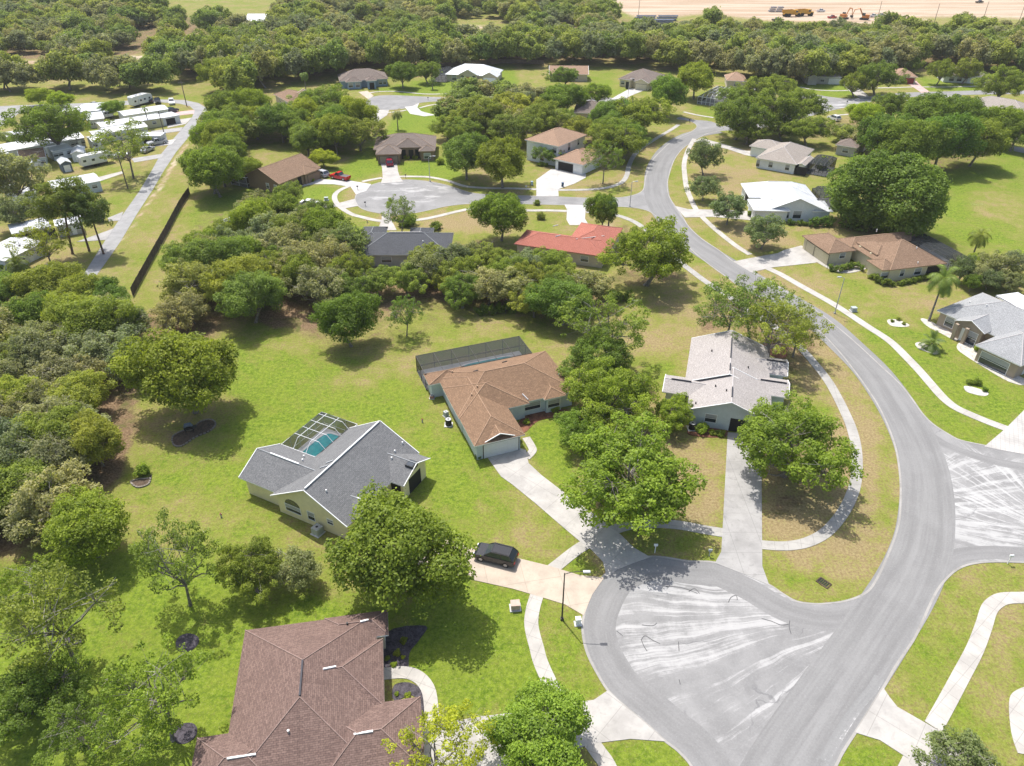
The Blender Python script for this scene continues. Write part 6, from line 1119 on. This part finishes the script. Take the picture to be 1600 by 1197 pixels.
hedge([(932,467),(950,469),(968,470),(985,469)], 2.0, 2.0, 'dark clipped hedge between the thicket and the forked oak','g')
hedge([(746,491),(775,490),(805,488),(838,486)], 2.0, 2.0, 'dark green hedge along the front of the centre thicket','g')
def frond_mesh(rng, n, L, droop, up, width=.55):
    Q, T_ = [], []
    for i in range(n):
        az = 2*PI*i/n + rng.normal()*.12; el = up*(1-2*((i*7) % n)/n) + .35 + rng.normal()*.1; pts = []; p = np.zeros(3); d = np.array([math.cos(az)*math.cos(el), math.sin(az)*math.cos(el), math.sin(el)]); K = 9
        for k in range(K+1): pts.append(p.copy()); p = p + d*L/K; d = d + np.array([0,0,-droop/K*(1+k*.25)]); d /= np.linalg.norm(d)
        side = np.array([-math.sin(az), math.cos(az), 0]); tn = rng.random()
        for k in range(1, K):
            wd = width*L*.5*math.sin(PI*(k+.6)/(K+1.2))
            for s in (-1, 1):
                for h_ in (0, .5):
                    a = pts[k]*(1-h_)+pts[k+1]*h_; f = (pts[k+1]-pts[k]); f /= np.linalg.norm(f); tip = a + side*s*wd + f*wd*.55 - np.array([0,0,wd*.35]); b_ = a + f*L/K*.55
                    Q.append([a, b_, tip, tip - f*.02]); T_.append(tn*.5+rng.random()*.4)
    return np.array(Q), np.array(T_)
def palm(u, v, hgt, L, label, n=22, tint='n', droop=1.5, up=.9, lean=(0,0), r=.16, base=True):
    p = P(u, v); e = empty('palm_tree', (p.x, p.y, 0), 0, label, 'palm tree'); rng = np.random.default_rng(int(u+v)); Q, T_ = frond_mesh(rng, n, L, droop, up); Q = Q + np.array([lean[0], lean[1], hgt])
    o = link_mesh('fronds', quads_mesh('palm fronds', Q, T_, FROND), e); o.color = (*TI[tint], 1)
    mb = MB(); mb.path([(0,0,-.2),(lean[0]*.2,lean[1]*.2,hgt*.35),(lean[0]*.6,lean[1]*.6,hgt*.7),(lean[0],lean[1],hgt)], [r*1.5, r, r*.9, r*.95], n=8); mb.build('trunk', BARK, e, smooth=True)
palm(1451,502,7.5,3.4,'tall leaning palm beside the gravel bed left of the mid grey roof',24,'y',lean=(1.0,1.5)); palm(1517,407,5.5,2.8,'palm with drooping crown behind the dark pool cage on the right',20,'y')
palm(1453,546,1.2,2.3,'young silvery palm in the white gravel island',20,'w',1.0,1.2); palm(950,362,7.0,2.6,'palm beside the corner of the red roof',20,'g',2.0,.7); palm(622,203,5.2,2.6,'feathery palm on the striped lawn behind the brown roof',18,'m',1.8,.8)
palm(480,153,8.0,2.4,'tall fan palm beside the taupe roof at the upper left',20,'g',2.0,.9); palm(676,140,3.6,2.3,'short fan palm on the lawn below the wide white roof',16,'n',1.6,1.0); palm(1266,127,6.0,2.3,'palm in front of the low taupe roof at the far right',16,'n',1.8,.9)
palm(34,433,2.6,3.2,'bushy date palm left of the black sedan',26,'n',1.6,1.1); palm(234,200,6.0,1.6,'slim palm between the white-roofed mobile homes',14,'n',1.6,.9); palm(1497,440,3.0,1.6,'narrow cypress-like palm at the corner of the grey roof',16,'g',2.2,.5)
# ---------------------------------------------------------------- vehicles
def car_paint(name, col):
    k = 'car '+name
    if k in _mc: return _mc[k]
    m = paint(k, col, 0.25, 0.03, spec=0.4); m.node_tree.nodes['Principled BSDF'].inputs['Coat Weight'].default_value = .2; return m
REDL = paint('red lamp lens', (0.35,0.01,0.01), .2); CLRL = paint('clear lamp lens', (0.6,0.6,0.62), .1)
def vehicle(label, cat, rear, front, kind='suv', col=('black', (0.012,0.013,0.016)), name='parked_car', group=None):
    a, b = P(*rear), P(*front); c = (a+b)/2; ang = math.atan2(b.y-a.y, b.x-a.x); r = empty(name, (c.x, c.y, 0.066), ang, label, cat, group); pm = car_paint(*col)
    L, Wd = {'suv': (4.8,1.92), 'sedan': (4.8,1.85), 'pickup': (5.7,1.98)}[kind]; hl, hw = L/2, Wd/2
    prof = {'suv': [(-hl,.42),(-hl-.02,.85),(-hl+.08,1.08),(hl*.42,1.08),(hl*.85,.98),(hl-.05,.80),(hl,.42)], 'sedan': [(-hl,.40),(-hl,.80),(-hl+.12,.98),(-hl*.55,1.0),(hl*.40,.96),(hl*.88,.84),(hl,.66),(hl,.40)], 'pickup': [(-hl,.55),(-hl,1.12),(-hl*.14,1.12),(hl*.42,1.15),(hl*.9,1.08),(hl,.85),(hl,.5)]}[kind]
    cab = {'suv': (-hl+.10,-hl+.62,hl*.12,hl*.46,1.08,1.70), 'sedan': (-hl*.74,-hl*.36,hl*.06,hl*.44,.98,1.43), 'pickup': (-hl*.20,-hl*.10,hl*.22,hl*.44,1.13,1.86)}[kind]
    wr = .36 if kind != 'pickup' else .40; wx = [-hl*.60, hl*.62]; body = MB(); full = []
    bot = .28; prof2 = [(x, z) for x, z in prof]; lowr = []
    for cx_ in reversed(wx):
        for k in range(7): t = PI*k/6; lowr.append((cx_ + (wr+.06)*math.cos(t), max(bot, wr*.9 + (wr+.06)*math.sin(t)*.95)))
    poly = prof2 + lowr; n = len(poly)
    ring = lambda y, ins: [Vector((x, y, z)) for x, z in poly]
    Lf, Rt = ring(hw, 0), ring(-hw, 0)
    for side, rg in ((1, Lf), (-1, Rt)):
        for t in tessellate_polygon([[Vector((p.x, p.z, 0)) for p in rg]]):
            tri = [rg[k] for k in t]
            if (tri[1]-tri[0]).cross(tri[2]-tri[0]).y*side < 0: tri.reverse()
            body.face(tri)
    for i in range(n): j = (i+1) % n; body.face([Lf[i], Rt[i], Rt[j], Lf[j]])
    if kind == 'pickup': body.m = body.m
    x0, x1, x2, x3, z0, z1 = cab; iw = hw-.22
    roof = [Vector((x1, -iw, z1)), Vector((x2, -iw, z1)), Vector((x2, iw, z1)), Vector((x1, iw, z1))]; bm = [Vector((x0, -hw+.06, z0)), Vector((x3, -hw+.06, z0)), Vector((x3, hw-.06, z0)), Vector((x0, hw-.06, z0))]
    body.face(roof); 
    for p, q in zip(roof, bm): body.bar(p, q, .05)
    for i in range(4): body.bar(roof[i], roof[(i+1) % 4], .04)
    for f_ in (.45,):
        for s in (-1, 1): xa = x1+(x2-x1)*f_; body.bar((xa, s*iw, z1), (xa, s*(hw-.06), z0), .05)
    body.box(-hl+.1, -hw+.1, .26, hl-.1, hw-.1, .45)
    body.build('body', pm, r)
    g = MB()
    for i in range(4):
        j = (i+1) % 4; g.face([bm[i], bm[j], roof[j], roof[i]])
    g.build('window', GLASS, r)
    if kind == 'pickup':
        d = MB(); d.box(-hl+.1, -hw+.12, 1.0, -hl*.22, hw-.12, 1.135); d.build('bed_cover', paint('grey bed cover', (0.10,0.10,0.10), .7), r)
    else:
        d = MB()
        for s in (-1, 1): d.bar((x1+.1, s*(iw-.08), z1+.06), (x2-.1, s*(iw-.08), z1+.06), .025)
        if kind == 'suv': d.build('roof_rail', BLACKM, r)
    for cx_ in wx:
        for s in (-1, 1):
            w = MB(); w.bar((cx_, s*(hw-.24), wr), (cx_, s*(hw+.01), wr), wr, n=18); tw = w.build('wheel', RUBBER, r); rm = MB(); rm.bar((cx_, s*(hw+.0), wr), (cx_, s*(hw+.025), wr), wr*.62, n=10); rm.build('rim', RIM, tw)
    for s in (-1, 1):
        for nm, xx, mt in (('headlight', hl-.03, CLRL), ('tail_light', -hl-.03, REDL)):
            l = MB(); l.box(xx-.04, s*(hw-.25)-.18, .68, xx+.07, s*(hw-.25)+.18, .84); l.build(nm, mt, r)
    return r
BK = ('black', (0.012,0.014,0.018)); RD = ('red', (0.45,0.008,0.012)); WH = ('white', (0.75,0.75,0.75)); SV = ('silver', (0.45,0.46,0.48)); NV = ('navy', (0.02,0.03,0.06)); MR = ('maroon', (0.25,0.008,0.03))
vehicle('black sport utility car parked on the tan driveway near the cul-de-sac', 'car', (805,881), (745,866), 'suv', BK)
vehicle('bright red pickup truck with grey bed cover on the white driveway', 'pickup truck', (548,283), (516,277), 'pickup', RD, 'pickup_truck')
vehicle('dark red car parked nose-in on the driveway of the three-gabled house', 'car', (610,265), (608,250), 'suv', MR); vehicle('silver car parked between the dark brown garage and the red pickup', 'car', (514,279), (491,272), 'suv', SV)
vehicle('black sedan parked on the grass at the left below the pines', 'car', (55,433), (77,421), 'sedan', BK); vehicle('silver pickup parked off the park lane beside the palm', 'pickup truck', (257,224), (236,228), 'pickup', SV, 'pickup_truck')
vehicle('dark blue car on the pink drive of the northernmost mobile home', 'car', (262,178), (276,174), 'suv', NV); vehicle('white sport utility car parked by the far bend of the park lane', 'car', (268,158), (270,167), 'suv', WH); vehicle('dark pickup parked left of the white car at the park bend', 'pickup truck', (246,157), (248,165), 'pickup', BK, 'pickup_truck')
vehicle('black car parked beside the large white motor home', 'car', (234,164), (238,155), 'suv', BK); vehicle('dark blue car on the far white driveway before the low taupe roof', 'car', (1312,130), (1325,131), 'suv', NV); vehicle('dark car on the driveway left of the wide taupe roof', 'car', (1488,153), (1503,160), 'suv', BK)
vehicle('white sport utility car half hidden by trees near the far right junction', 'car', (1311,191), (1294,185), 'suv', WH); vehicle('white car half hidden by mossy trees on the second cul-de-sac street', 'car', (724,152), (738,150), 'sedan', SV); vehicle('white car parked on the concrete below the dark brown house', 'car', (476,321), (494,322), 'sedan', WH)
vehicle('white car under the pine trees in the trailer park', 'car', (122,345), (138,342), 'sedan', WH); vehicle('dark car under the hedge at the left edge of the park', 'car', (-4,436), (14,430), 'sedan', BK); vehicle('pale car behind the multi-trunk oak of the park', 'car', (224,240), (238,234), 'sedan', SV)
def trailer(label, a, b, w=2.5, hgt=3.3, name='travel_trailer', cat='travel trailer'):
    p, q = P(*a), P(*b); c = (p+q)/2; L = (q-p).length/2; r = empty(name, (c.x, c.y, 0), math.atan2(q.y-p.y, q.x-p.x), label, cat); m = MB(); h_ = w/2
    pr = [(-L,.7),(-L,hgt-.3),(-L+.3,hgt),(L*.55,hgt),(L*.95,hgt-.35),(L,hgt-1.0),(L,1.5),(L*.55,1.4),(L*.5,.7)]
    A = [Vector((x,-h_,z)) for x, z in pr]; B_ = [Vector((x,h_,z)) for x, z in pr]
    for rg, s in ((A,-1),(B_,1)):
        for t in tessellate_polygon([[Vector((v.x, v.z, 0)) for v in rg]]):
            tri = [rg[k] for k in t]
            if (tri[1]-tri[0]).cross(tri[2]-tri[0]).y*s < 0: tri.reverse()
            m.face(tri)
    for i in range(len(pr)): j = (i+1) % len(pr); m.face([A[i],A[j],B_[j],B_[i]])
    m.box(-L*.5,-h_-.35,.9,-L*.05,-h_,2.6); m.build('body', car_paint('off white', (0.72,0.72,0.70)), r)
    for x in (-L*.8,-L*.3,L*.2,L*.7): g = MB(); y = -h_-.365 if -L*.5 < x < -L*.05 else -h_-.015; g.box(x-.4,y,1.7,x+.4,y+.013,2.3); g.build('window', GLASS, r)
    g = MB()
    for x in (-L*.35,L*.1): g.box(x-.4,-.35,hgt,x+.4,.35,hgt+.22)
    g.build('roof_vent', GALV, r)
    for x in (-L*.25, -L*.08):
        for s in (-1, 1): g = MB(); g.bar((x,s*(h_-.3),.38),(x,s*(h_-.02),.38),.38,n=12); g.build('wheel', RUBBER, r)
    g = MB(); g.box(L*.55,-.05,.0,L*.62,.05,1.4); g.box(-L*.9,-h_+.1,.45,L*.5,h_-.1,.7); g.build('chassis', BLACKM, r)
trailer('large white fifth-wheel travel trailer beside the spreading park oak', (128,263), (178,252)); trailer('white motor home parked at the far bend of the park lane', (207,168), (236,160), 2.6, 3.6, 'motor_home', 'motor home')
for a_, b_, l_ in (((58,236),(76,232),'small white camper under the big park oak, left of the pump shed row'),((118,205),(132,201),'small white camper between the long pale roof and the white awning roof'),((164,186),(180,183),'small white camper at the left end of the northernmost white roof'),((150,348),(164,343),'small white camper by the lane under the pines'),((28,322),(46,316),'small white camper right below the steep gabled shed'),((68,212),(86,208),'small white camper seen through the big park oak crown'),((4,256),(20,252),'small white camper at the left edge beside the pale green cottage')): trailer(l_, a_, b_, 2.2, 2.7)
for u_, v_, c_, l_ in ((150,166,SV,'silver car on the far park lane before the grey roof'),(90,168,WH,'white car on the far park lane left of the bushy tree'),(192,246,WH,'white car between the travel trailer and the spreading oak'),(70,330,SV,'silver car left of the pines behind the dark carport'),(148,196,RD,'red car between the parallel white roofs and the small camper')): vehicle(l_, 'car', (u_-7, v_+1), (u_+7, v_-1), 'sedan', c_)
# ---------------------------------------------------------------- street furniture
def street_light(base, hgt, arm, label, mt=None, az=0.0, group='street lights'):
    p = P(*base); r = empty('street_light', (p.x, p.y, 0), az, label, 'street light', None); mt = mt or GALV; m = MB(); m.bar((0,0,0),(0,0,hgt), .10, 0, 8, .06); m.box(-.16,-.16,0,.16,.16,.25); m.build('pole', mt, r)
    m = MB(); m.path([(0,0,hgt-.15),(arm*.3,0,hgt+.12),(arm*.75,0,hgt+.25),(arm,0,hgt+.22)], [.04]*4); m.build('arm', mt, r); m = MB(); m.box(arm-.1,-.14,hgt+.14,arm+.6,.14,hgt+.28); m.bar((arm+.25,0,hgt+.05),(arm+.25,0,hgt+.14),.1,n=8); m.build('lamp_head', GALV, r)
street_light((878,968), 7.0, 1.9, 'dark street light pole beside the mouth of the tan driveway', paint('dark bronze pole', (0.06,0.05,0.045), .5)); street_light((1304,490), 7.0, -1.2, 'grey street light on the lawn between the sidewalk and the main road, right side'); street_light((672,284), 6.5, 1.2, 'street light in the grass at the first far cul-de-sac'); street_light((981,153), 6.5, 1.0, 'far street light on the white driveway lawn'); street_light((984,323), 6.0, .8, 'thin street light at the side street junction')
def util_pole(base, hgt, label, lean=(0,0), cross=True, group=None):
    p = P(*base); r = empty('utility_pole', (p.x, p.y, 0), 0, label, 'utility pole', group); m = MB(); m.bar((0,0,-.3),(lean[0],lean[1],hgt), .17, 0, 8, .11); m.build('pole', WOODP, r)
    if cross: m = MB(); m.bar((lean[0]-1.1,lean[1],hgt-.7),(lean[0]+1.1,lean[1],hgt-.7), .06); m.build('crossarm', WOODP, r); m = MB(); [m.bar((lean[0]+x,lean[1],hgt-.64),(lean[0]+x,lean[1],hgt-.42), .05, n=6) for x in (-1,-.4,.4,1)]; m.build('insulator', GALV, r)
    return p
util_pole((200,295), 8.5, 'wooden pole beside the entry steps mobile home'); util_pole((259,218), 8.5, 'wooden pole behind the silver pickup'); util_pole((292,166), 8.5, 'wooden pole inside the bend of the park lane')
for u, v, l in ((997,30,'leftmost tall pole at the edge of the construction ground, by the stacked pipes'),(1370,34,'tall pole at the construction ground, left of the pale sandy bend'),(1459,38,'tall leaning-looking pole in the middle of the sandy edge'),(1535,34,'tall pole second from the right at the construction ground'),(1590,40,'tall pole at the right edge of the construction ground')): util_pole((u, v), 11, l, cross=False)
def wires():
    a, b = P(-260, 60), P(470, 78); util_pole((-260,60), 15, 'pole carrying the high wires over the left forest, left end'); util_pole((470,78), 15, 'pole carrying the high wires over the forest, right end')
    e = empty('power_line', (a.x, a.y, 0), 0, 'thin dark power wires crossing above the forest at the top left', 'power line'); 
    for k, (dy, z) in enumerate(((0,14.8),(0,13.6),(.9,14.3),(-.9,13.9))):
        m = MB(); pts = [Vector((0,dy,z)).lerp(Vector((b.x-a.x, b.y-a.y+dy, z)), t/16) - Vector((0,0,2.2*4*(t/16)*(1-t/16))) for t in range(17)]; m.path(pts, [.035]*17, n=4); m.build('wire', BLACKM, e)
wires()
def mailbox(u, v, label, col=WHITE, hgt=1.15, az=0.0):
    p = P(u, v); r = empty('mailbox', (p.x, p.y, 0), az, label, 'mailbox'); r.scale = (.75,.75,.9); m = MB(); m.box(-.05,-.05,0,.05,.05,hgt-.2); m.build('post', col, r); m = MB(); n = 8
    pr = [(-.13,hgt-.2),(.13,hgt-.2)] + [(.13*math.cos(PI*i/n), hgt-.02+.13*math.sin(PI*i/n)) for i in range(n+1)]
    A = [Vector((-.28,y,z)) for y, z in pr]; B_ = [Vector((.28,y,z)) for y, z in pr]; m.face(A[::-1]); m.face(B_)
    for i in range(len(pr)): j = (i+1) % len(pr); m.face([A[i],A[j],B_[j],B_[i]])
    m.build('box', col, r); f = MB(); f.box(.0,.14,hgt-.1,.05,.16,hgt+.15); f.build('flag', REDL, r)
mailbox(1023,864,'tall white mailbox on the grass beside the cul-de-sac',hgt=1.5); mailbox(1108,869,'dark mailbox near the grey driveway mouth',GREYBOX); mailbox(1574,881,'white mailbox on a thin post by the right side street',hgt=1.5); mailbox(571,322,'dark mailbox on the first far cul-de-sac, near side',BLACKM); mailbox(634,279,'dark mailbox below the three-gabled house',BLACKM); mailbox(822,297,'pale mailbox left of the two-storey house drive',WHITE); mailbox(1077,192,'dark mailbox post at the far junction',BLACKM); mailbox(591,144,'small dark mailbox before the slate blue house',BLACKM); mailbox(669,157,'small dark mailbox at the second cul-de-sac exit',BLACKM); mailbox(1323,163,'small dark mailbox at the far right junction',BLACKM); mailbox(559,297,'dark mailbox by the white driveway of the red pickup',BLACKM)
def cabinet(u, v, w, d, hgt, label, col, name='utility_box', az=.1):
    p = P(u, v); r = empty(name, (p.x, p.y, 0), az, label, 'utility box'); m = MB(); m.box(-w/2,-d/2,.08,w/2,d/2,hgt-.1); m.build('cabinet', col, r); m = MB(); pts = [(-w/2-.04,-d/2-.04,hgt-.1),(w/2+.04,-d/2-.04,hgt-.1),(w/2+.04,d/2+.04,hgt),(-w/2-.04,d/2+.04,hgt)]; m.box(-w/2-.04,-d/2-.04,hgt-.1,w/2+.04,d/2+.04,hgt-.02); m.build('lid', col, r); m = MB(); m.box(-w/2-.15,-d/2-.15,0,w/2+.15,d/2+.15,.09); m.build('pad', PDECK, r)
cabinet(805,950,.9,.75,.85,'squat tan and pink utility box on the lawn below the tan driveway',paint('pinkish tan cabinet', (0.45,0.33,0.27), .6)); cabinet(903,975,.5,.4,.95,'small white utility pedestal beside the dark street light',WHITE); cabinet(1333,486,.9,.75,.8,'pale utility box beside the right sidewalk by the street light',GREYBOX); cabinet(510,313,.9,.7,.8,'pale utility box on the lawn below the red pickup',GREYBOX)
def ac_unit(u, v, label, col=GREYBOX, s=.85, hgt=.95, rnd=False, az=0.0):
    p = P(u, v); r = empty('air_conditioner', (p.x, p.y, 0), az, label, 'air conditioner'); m = MB()
    if rnd: m.bar((0,0,.08),(0,0,hgt), s*.5, n=20)
    else: m.box(-s/2,-s/2,.08,s/2,s/2,hgt)
    m.build('casing', col, r); m = MB(); m.bar((0,0,hgt),(0,0,hgt+.04), s*.44, n=18); m.build('fan_grille', GALV, r); m = MB(); m.bar((0,0,hgt+.035),(0,0,hgt+.06), s*.16, n=10); m.build('fan_hub', BLACKM, r); m = MB(); m.box(-s*.65,-s*.65,0,s*.65,s*.65,.08); m.build('pad', PDECK, r)
ac_unit(497,833,'grey air conditioner with pale top at the wall of the yellow house',GREYBOX,1.0,1.0,az=-.55); ac_unit(701,664,'round dark air conditioner beside the left wall of the pale blue house',BLACKM,.9,1.0,True); ac_unit(1081,670,'round dark air conditioner below the pale grey-blue gable wall',BLACKM,1.0,1.0,True); ac_unit(697,650,'small pale box unit beside the round dark air conditioner',GREYBOX,.6,.8,az=-.9); ac_unit(675,622,'small pump unit with pipes at the upper left wall of the pale blue house',paint('pump red', (0.30,0.16,0.14), .6),.6,.5)
def bin_(u, v, col, label):
    p = P(u, v); r = empty('wheelie_bin', (p.x, p.y, .06), .3, label, 'rubbish bin'); m = MB(); w = .26
    b_ = [(-w*.8,-w*.8,.08),(w*.8,-w*.8,.08),(w*.8,w*.8,.08),(-w*.8,w*.8,.08)]; t_ = [(-w,-w*1.1,1.0),(w,-w*1.1,1.0),(w,w*1.1,1.0),(-w,w*1.1,1.0)]; m.face(b_[::-1])
    for i in range(4): m.face([b_[i],b_[(i+1)%4],t_[(i+1)%4],t_[i]])
    m.build('body', col, r); m = MB(); m.box(-w-.03,-w*1.2,1.0,w+.03,w*1.2,1.07); m.build('lid', col, r)
    for s in (-1,1): m = MB(); m.bar((s*w*.8,w,.12),(s*(w*.8+.07),w,.12),.12,n=10); m.build('wheel', RUBBER, r)
bin_(879,292,paint('blue bin plastic', (0.04,0.08,0.16), .5),'dark blue wheeled bin at the foot of the white driveway'); bin_(831,290,paint('pale blue bin plastic', (0.35,0.45,0.52), .5),'pale blue wheeled bin on the grass left of the white driveway')
# lawn ornaments under the big oak
def grill():
    p = P(297,676); r = empty('garden_grill', (p.x, p.y, 0), .4, 'dark garden grill cart in the shaded kidney-shaped bed', 'grill'); m = MB(); m.box(-.6,-.35,.75,.6,.35,1.05); m.build('firebox', BLACKM, r); m = MB(); m.path([(-.45,0,1.05),(-.3,0,1.35),(.3,0,1.35),(.45,0,1.05)], [.2,.3,.3,.2], n=8); m.build('hood', SHEDB, r)
    for x in (-.5,.5):
        for y in (-.28,.28): m = MB(); m.bar((x,y,0),(x,y,.75),.03); m.build('leg', BLACKM, r)
    m = MB(); m.box(.6,-.3,.85,1.05,.3,.9); m.build('side_shelf', BLACKM, r)
grill()
def hydrant(u, v, label):
    p = P(u, v); r = empty('standpipe', (p.x, p.y, 0), 0, label, 'standpipe'); m = MB(); m.bar((0,0,0),(0,0,.55),.09,n=8); m.build('pipe', GREYBOX, r); m = MB(); m.bar((-.15,0,.45),(.15,0,.45),.06,n=8); m.bar((0,0,.55),(0,0,.66),.06,n=8); m.build('valve', REDL, r)
hydrant(346,808,'small pipe marker on the lawn left of the yellow house'); hydrant(660,660,'small dark pipe marker on the lawn between the yellow and pale blue houses'); hydrant(574,348,'tiny dark marker post beside the near black roof driveway')
def grate():
    p = P(1287,911); r = empty('storm_drain', (p.x, p.y, .02), -.9, 'dark rectangular storm drain in the dry grass beside the cul-de-sac', 'storm drain'); m = MB(); 
    for k in range(5): m.box(-.55+k*.22,-.35,0,-.43+k*.22,.35,.06)
    m.build('grating', BLACKM, r); m = MB(); m.box(-.7,-.5,-.02,.7,-.37,.07); m.box(-.7,.37,-.02,.7,.5,.07); m.box(-.7,-.37,-.02,-.6,.37,.07); m.box(.58,-.37,-.02,.7,.37,.07); m.build('rim', SOIL, r)
grate()
# ---------------------------------------------------------------- fences
def fence(pts, hgt, label, mt, post=2.4, name='fence'):
    w = [P(u, v) for u, v in smooth(pts, 3)]; c = w[0].copy(); r = empty(name, (c.x, c.y, 0), 0, label, 'fence'); m = MB(); ln = 0; rnd = random.Random(3)
    for i in range(len(w)-1):
        a, b = w[i]-c, w[i+1]-c; d = b-a; L = d.length; ang = math.atan2(d.y, d.x); k = int(L/.18)
        for j in range(k):
            q = a + d*(j+.5)/k; M = Matrix.Translation((q.x, q.y, 0)) @ Matrix.Rotation(ang, 4, 'Z'); hh = hgt + rnd.uniform(-.04,.04); m.box(-.082,-.012,.05,.082,.012,hh,0,M)
    m.build('boards', mt, r); acc = 0; last = w[0]
    for i in range(len(w)-1):
        a, b = w[i]-c, w[i+1]-c; L = (b-a).length; k = max(1, int(L/post))
        for j in range(k): q = a.lerp(b, j/k); p_ = MB(); p_.box(q.x-.06,q.y-.10,0,q.x+.06,q.y+.0,hgt+.06); p_.build('post', mt, r)
    mm = MB()
    for z in (.35, hgt-.3): mm.path([(p.x-c.x, p.y-c.y-.04, z) for p in w], [.04]*len(w), n=4)
    mm.build('rail', mt, r)
fence([(297,304),(283,325),(262,365),(240,405),(222,438),(208,464)], 1.9, 'long dark weathered privacy fence running beside the park lane', paint('dark weathered boards', (0.075,0.06,0.05), .9, .5, 2.0))
fence([(672,110),(700,104),(745,101),(800,99),(850,101)], 1.8, 'brown board fence behind the wide white-roofed house', paint('brown weathered boards', (0.17,0.13,0.105), .9, .3, 2.0), 4.0)
# ---------------------------------------------------------------- construction ground
PIPE = paint('grey blue plastic pipe', (0.16,0.18,0.23), .5, .2); YELM = paint('yellow machine paint', (0.55,0.30,0.03), .5); ORGM = paint('orange machine paint', (0.55,0.20,0.04), .5)
def pipes():
    for u0, u1, v, n, l in ((985,1052,40,9,'nearest stack of dark pipes at the edge of the construction ground'),(990,1058,33,8,'farther stack of dark pipes behind the nearest stack'),(1200,1222,19,6,'small dark stack of pipes right of the bare tree on the sand')):
        a, b = P(u0, v), P(u1, v); L = (b-a).length; r = empty('pipe_stack', (a.x, a.y, 0), math.atan2(b.y-a.y, b.x-a.x), l, 'pipe stack'); 
        for k in range(2):
            for i in range(n):
                m = MB(); m.bar((L*.5*k+.5+(i%3)*.6, (i//3)*1.3, .6+ (i%3)*1.1),(L*.5*k+L*.48+(i%3)*.4, (i//3)*1.3, .6+(i%3)*1.1), .36, n=8); m.build('pipe', PIPE, r)
pipes()
def excavator(u, v, label, mt, az=0.0, dz=1.0):
    p = P(u, v); r = empty('excavator', (p.x, p.y, 0), az, label, 'excavator'); r.scale = (1.15,)*3
    for s in (-1,1): m = MB(); pts = [(-2,0,.1),(-2.3,0,.5),(-2,0,.9),(2,0,.9),(2.3,0,.5),(2,0,.1)]; A = [Vector((x,s*1.3-.3,z)) for x,_,z in pts]; B_ = [Vector((x,s*1.3+.3,z)) for x,_,z in pts]; m.face(A); m.face(B_[::-1]); [m.face([A[i],B_[i],B_[(i+1)%6],A[(i+1)%6]]) for i in range(6)]; m.build('track', BLACKM, r)
    m = MB(); m.box(-2.2,-1.3,1.0,1.2,1.3,2.0); m.box(-2.2,-1.2,2.0,-.3,1.2,2.5); m.build('body', mt, r); m = MB(); m.box(-.2,.2,2.0,1.3,1.25,3.3); m.build('cab', GLASS, r); m = MB(); m.path([(1.0,-.3,1.8),(3.2,-.3,5.2),(5.6,-.3,4.6)], [.35,.33,.25], n=4); m.build('boom', mt, r); m = MB(); m.path([(5.6,-.3,4.6),(6.4,-.3,1.6)], [.22,.18], n=4); m.build('stick', mt, r); m = MB(); m.box(5.8,-.9,.6,6.8,.3,1.5); m.build('bucket', BLACKM, r)
excavator(1318,30,'orange excavator with raised boom at the construction ground, left of two',ORGM,.6); excavator(1350,31,'orange excavator beside parked trucks at the construction ground, right of two',ORGM,2.6)
def dumper(u, v, label, az):
    p = P(u, v); r = empty('dump_truck', (p.x, p.y, 0), az, label, 'dump truck'); r.scale = (1.2,)*3; m = MB(); m.face([(-4.5,-1.5,1.6),(-4.9,-1.5,3.2),(.8,-1.5,3.3),(.6,-1.5,1.5)]); m.face([(-4.5,1.5,1.6),(.6,1.5,1.5),(.8,1.5,3.3),(-4.9,1.5,3.2)]); m.face([(-4.5,-1.5,1.6),(.6,-1.5,1.5),(.6,1.5,1.5),(-4.5,1.5,1.6)]); m.face([(.6,-1.5,1.5),(.8,-1.5,3.3),(.8,1.5,3.3),(.6,1.5,1.5)]); m.build('bed', YELM, r)
    m = MB(); m.box(1.2,-1.3,1.0,3.0,1.3,3.2); m.box(3.0,-1.1,1.0,4.6,1.1,2.1); m.box(-4.2,-.6,.9,1.2,.6,1.5); m.build('cab', YELM, r); m = MB(); m.box(1.5,-1.32,2.1,2.8,1.32,2.9); m.build('window', GLASS, r)
    for x in (-3.4,-1.6,3.4):
        for s in (-1,1): w = MB(); w.bar((x,s*.9,.85),(x,s*1.5,.85),.85,n=12); w.build('wheel', RUBBER, r)
dumper(1236,26,'yellow dump truck at the edge of the construction ground, left one',.1); dumper(1256,25,'yellow dump truck right beside the other yellow one',.15)
for i, (u, v, c, l) in enumerate(((1364,27,WH,'white truck parked right of the excavators'),(1376,26,SV,'silver truck rightmost beside the excavators'),(1282,19,WH,'white pickup alone on the sand behind the dump trucks'),(1213,33,BK,'dark truck at the treeline left of the dump trucks'),(1530,5,BK,'small dark car far out on the sand'),(1300,29,RD,'red flatbed truck left of the excavators'))): vehicle(l, 'truck', (u-5, v), (u+5, v-.4), 'pickup', c, 'parked_truck')
# ---------------------------------------------------------------- the air
def haze():
    m = D.materials.new('pale summer haze'); m.use_nodes = True; nt = m.node_tree; nt.nodes.remove(nt.nodes['Principled BSDF'])
    v = nt.nodes.new('ShaderNodeVolumePrincipled'); v.inputs['Color'].default_value = (0.93, 0.94, 0.92, 1); v.inputs['Density'].default_value = 0.00011; v.inputs['Anisotropy'].default_value = 0.0
    nt.links.new(v.outputs[0], nt.nodes['Material Output'].inputs['Volume'])
    mb = MB(); mb.box(-5200, -800, -1.0, 5200, 6300, CAM_H + 6.0); o = mb.build('haze', m); tag(o, kind='stuff')
haze()
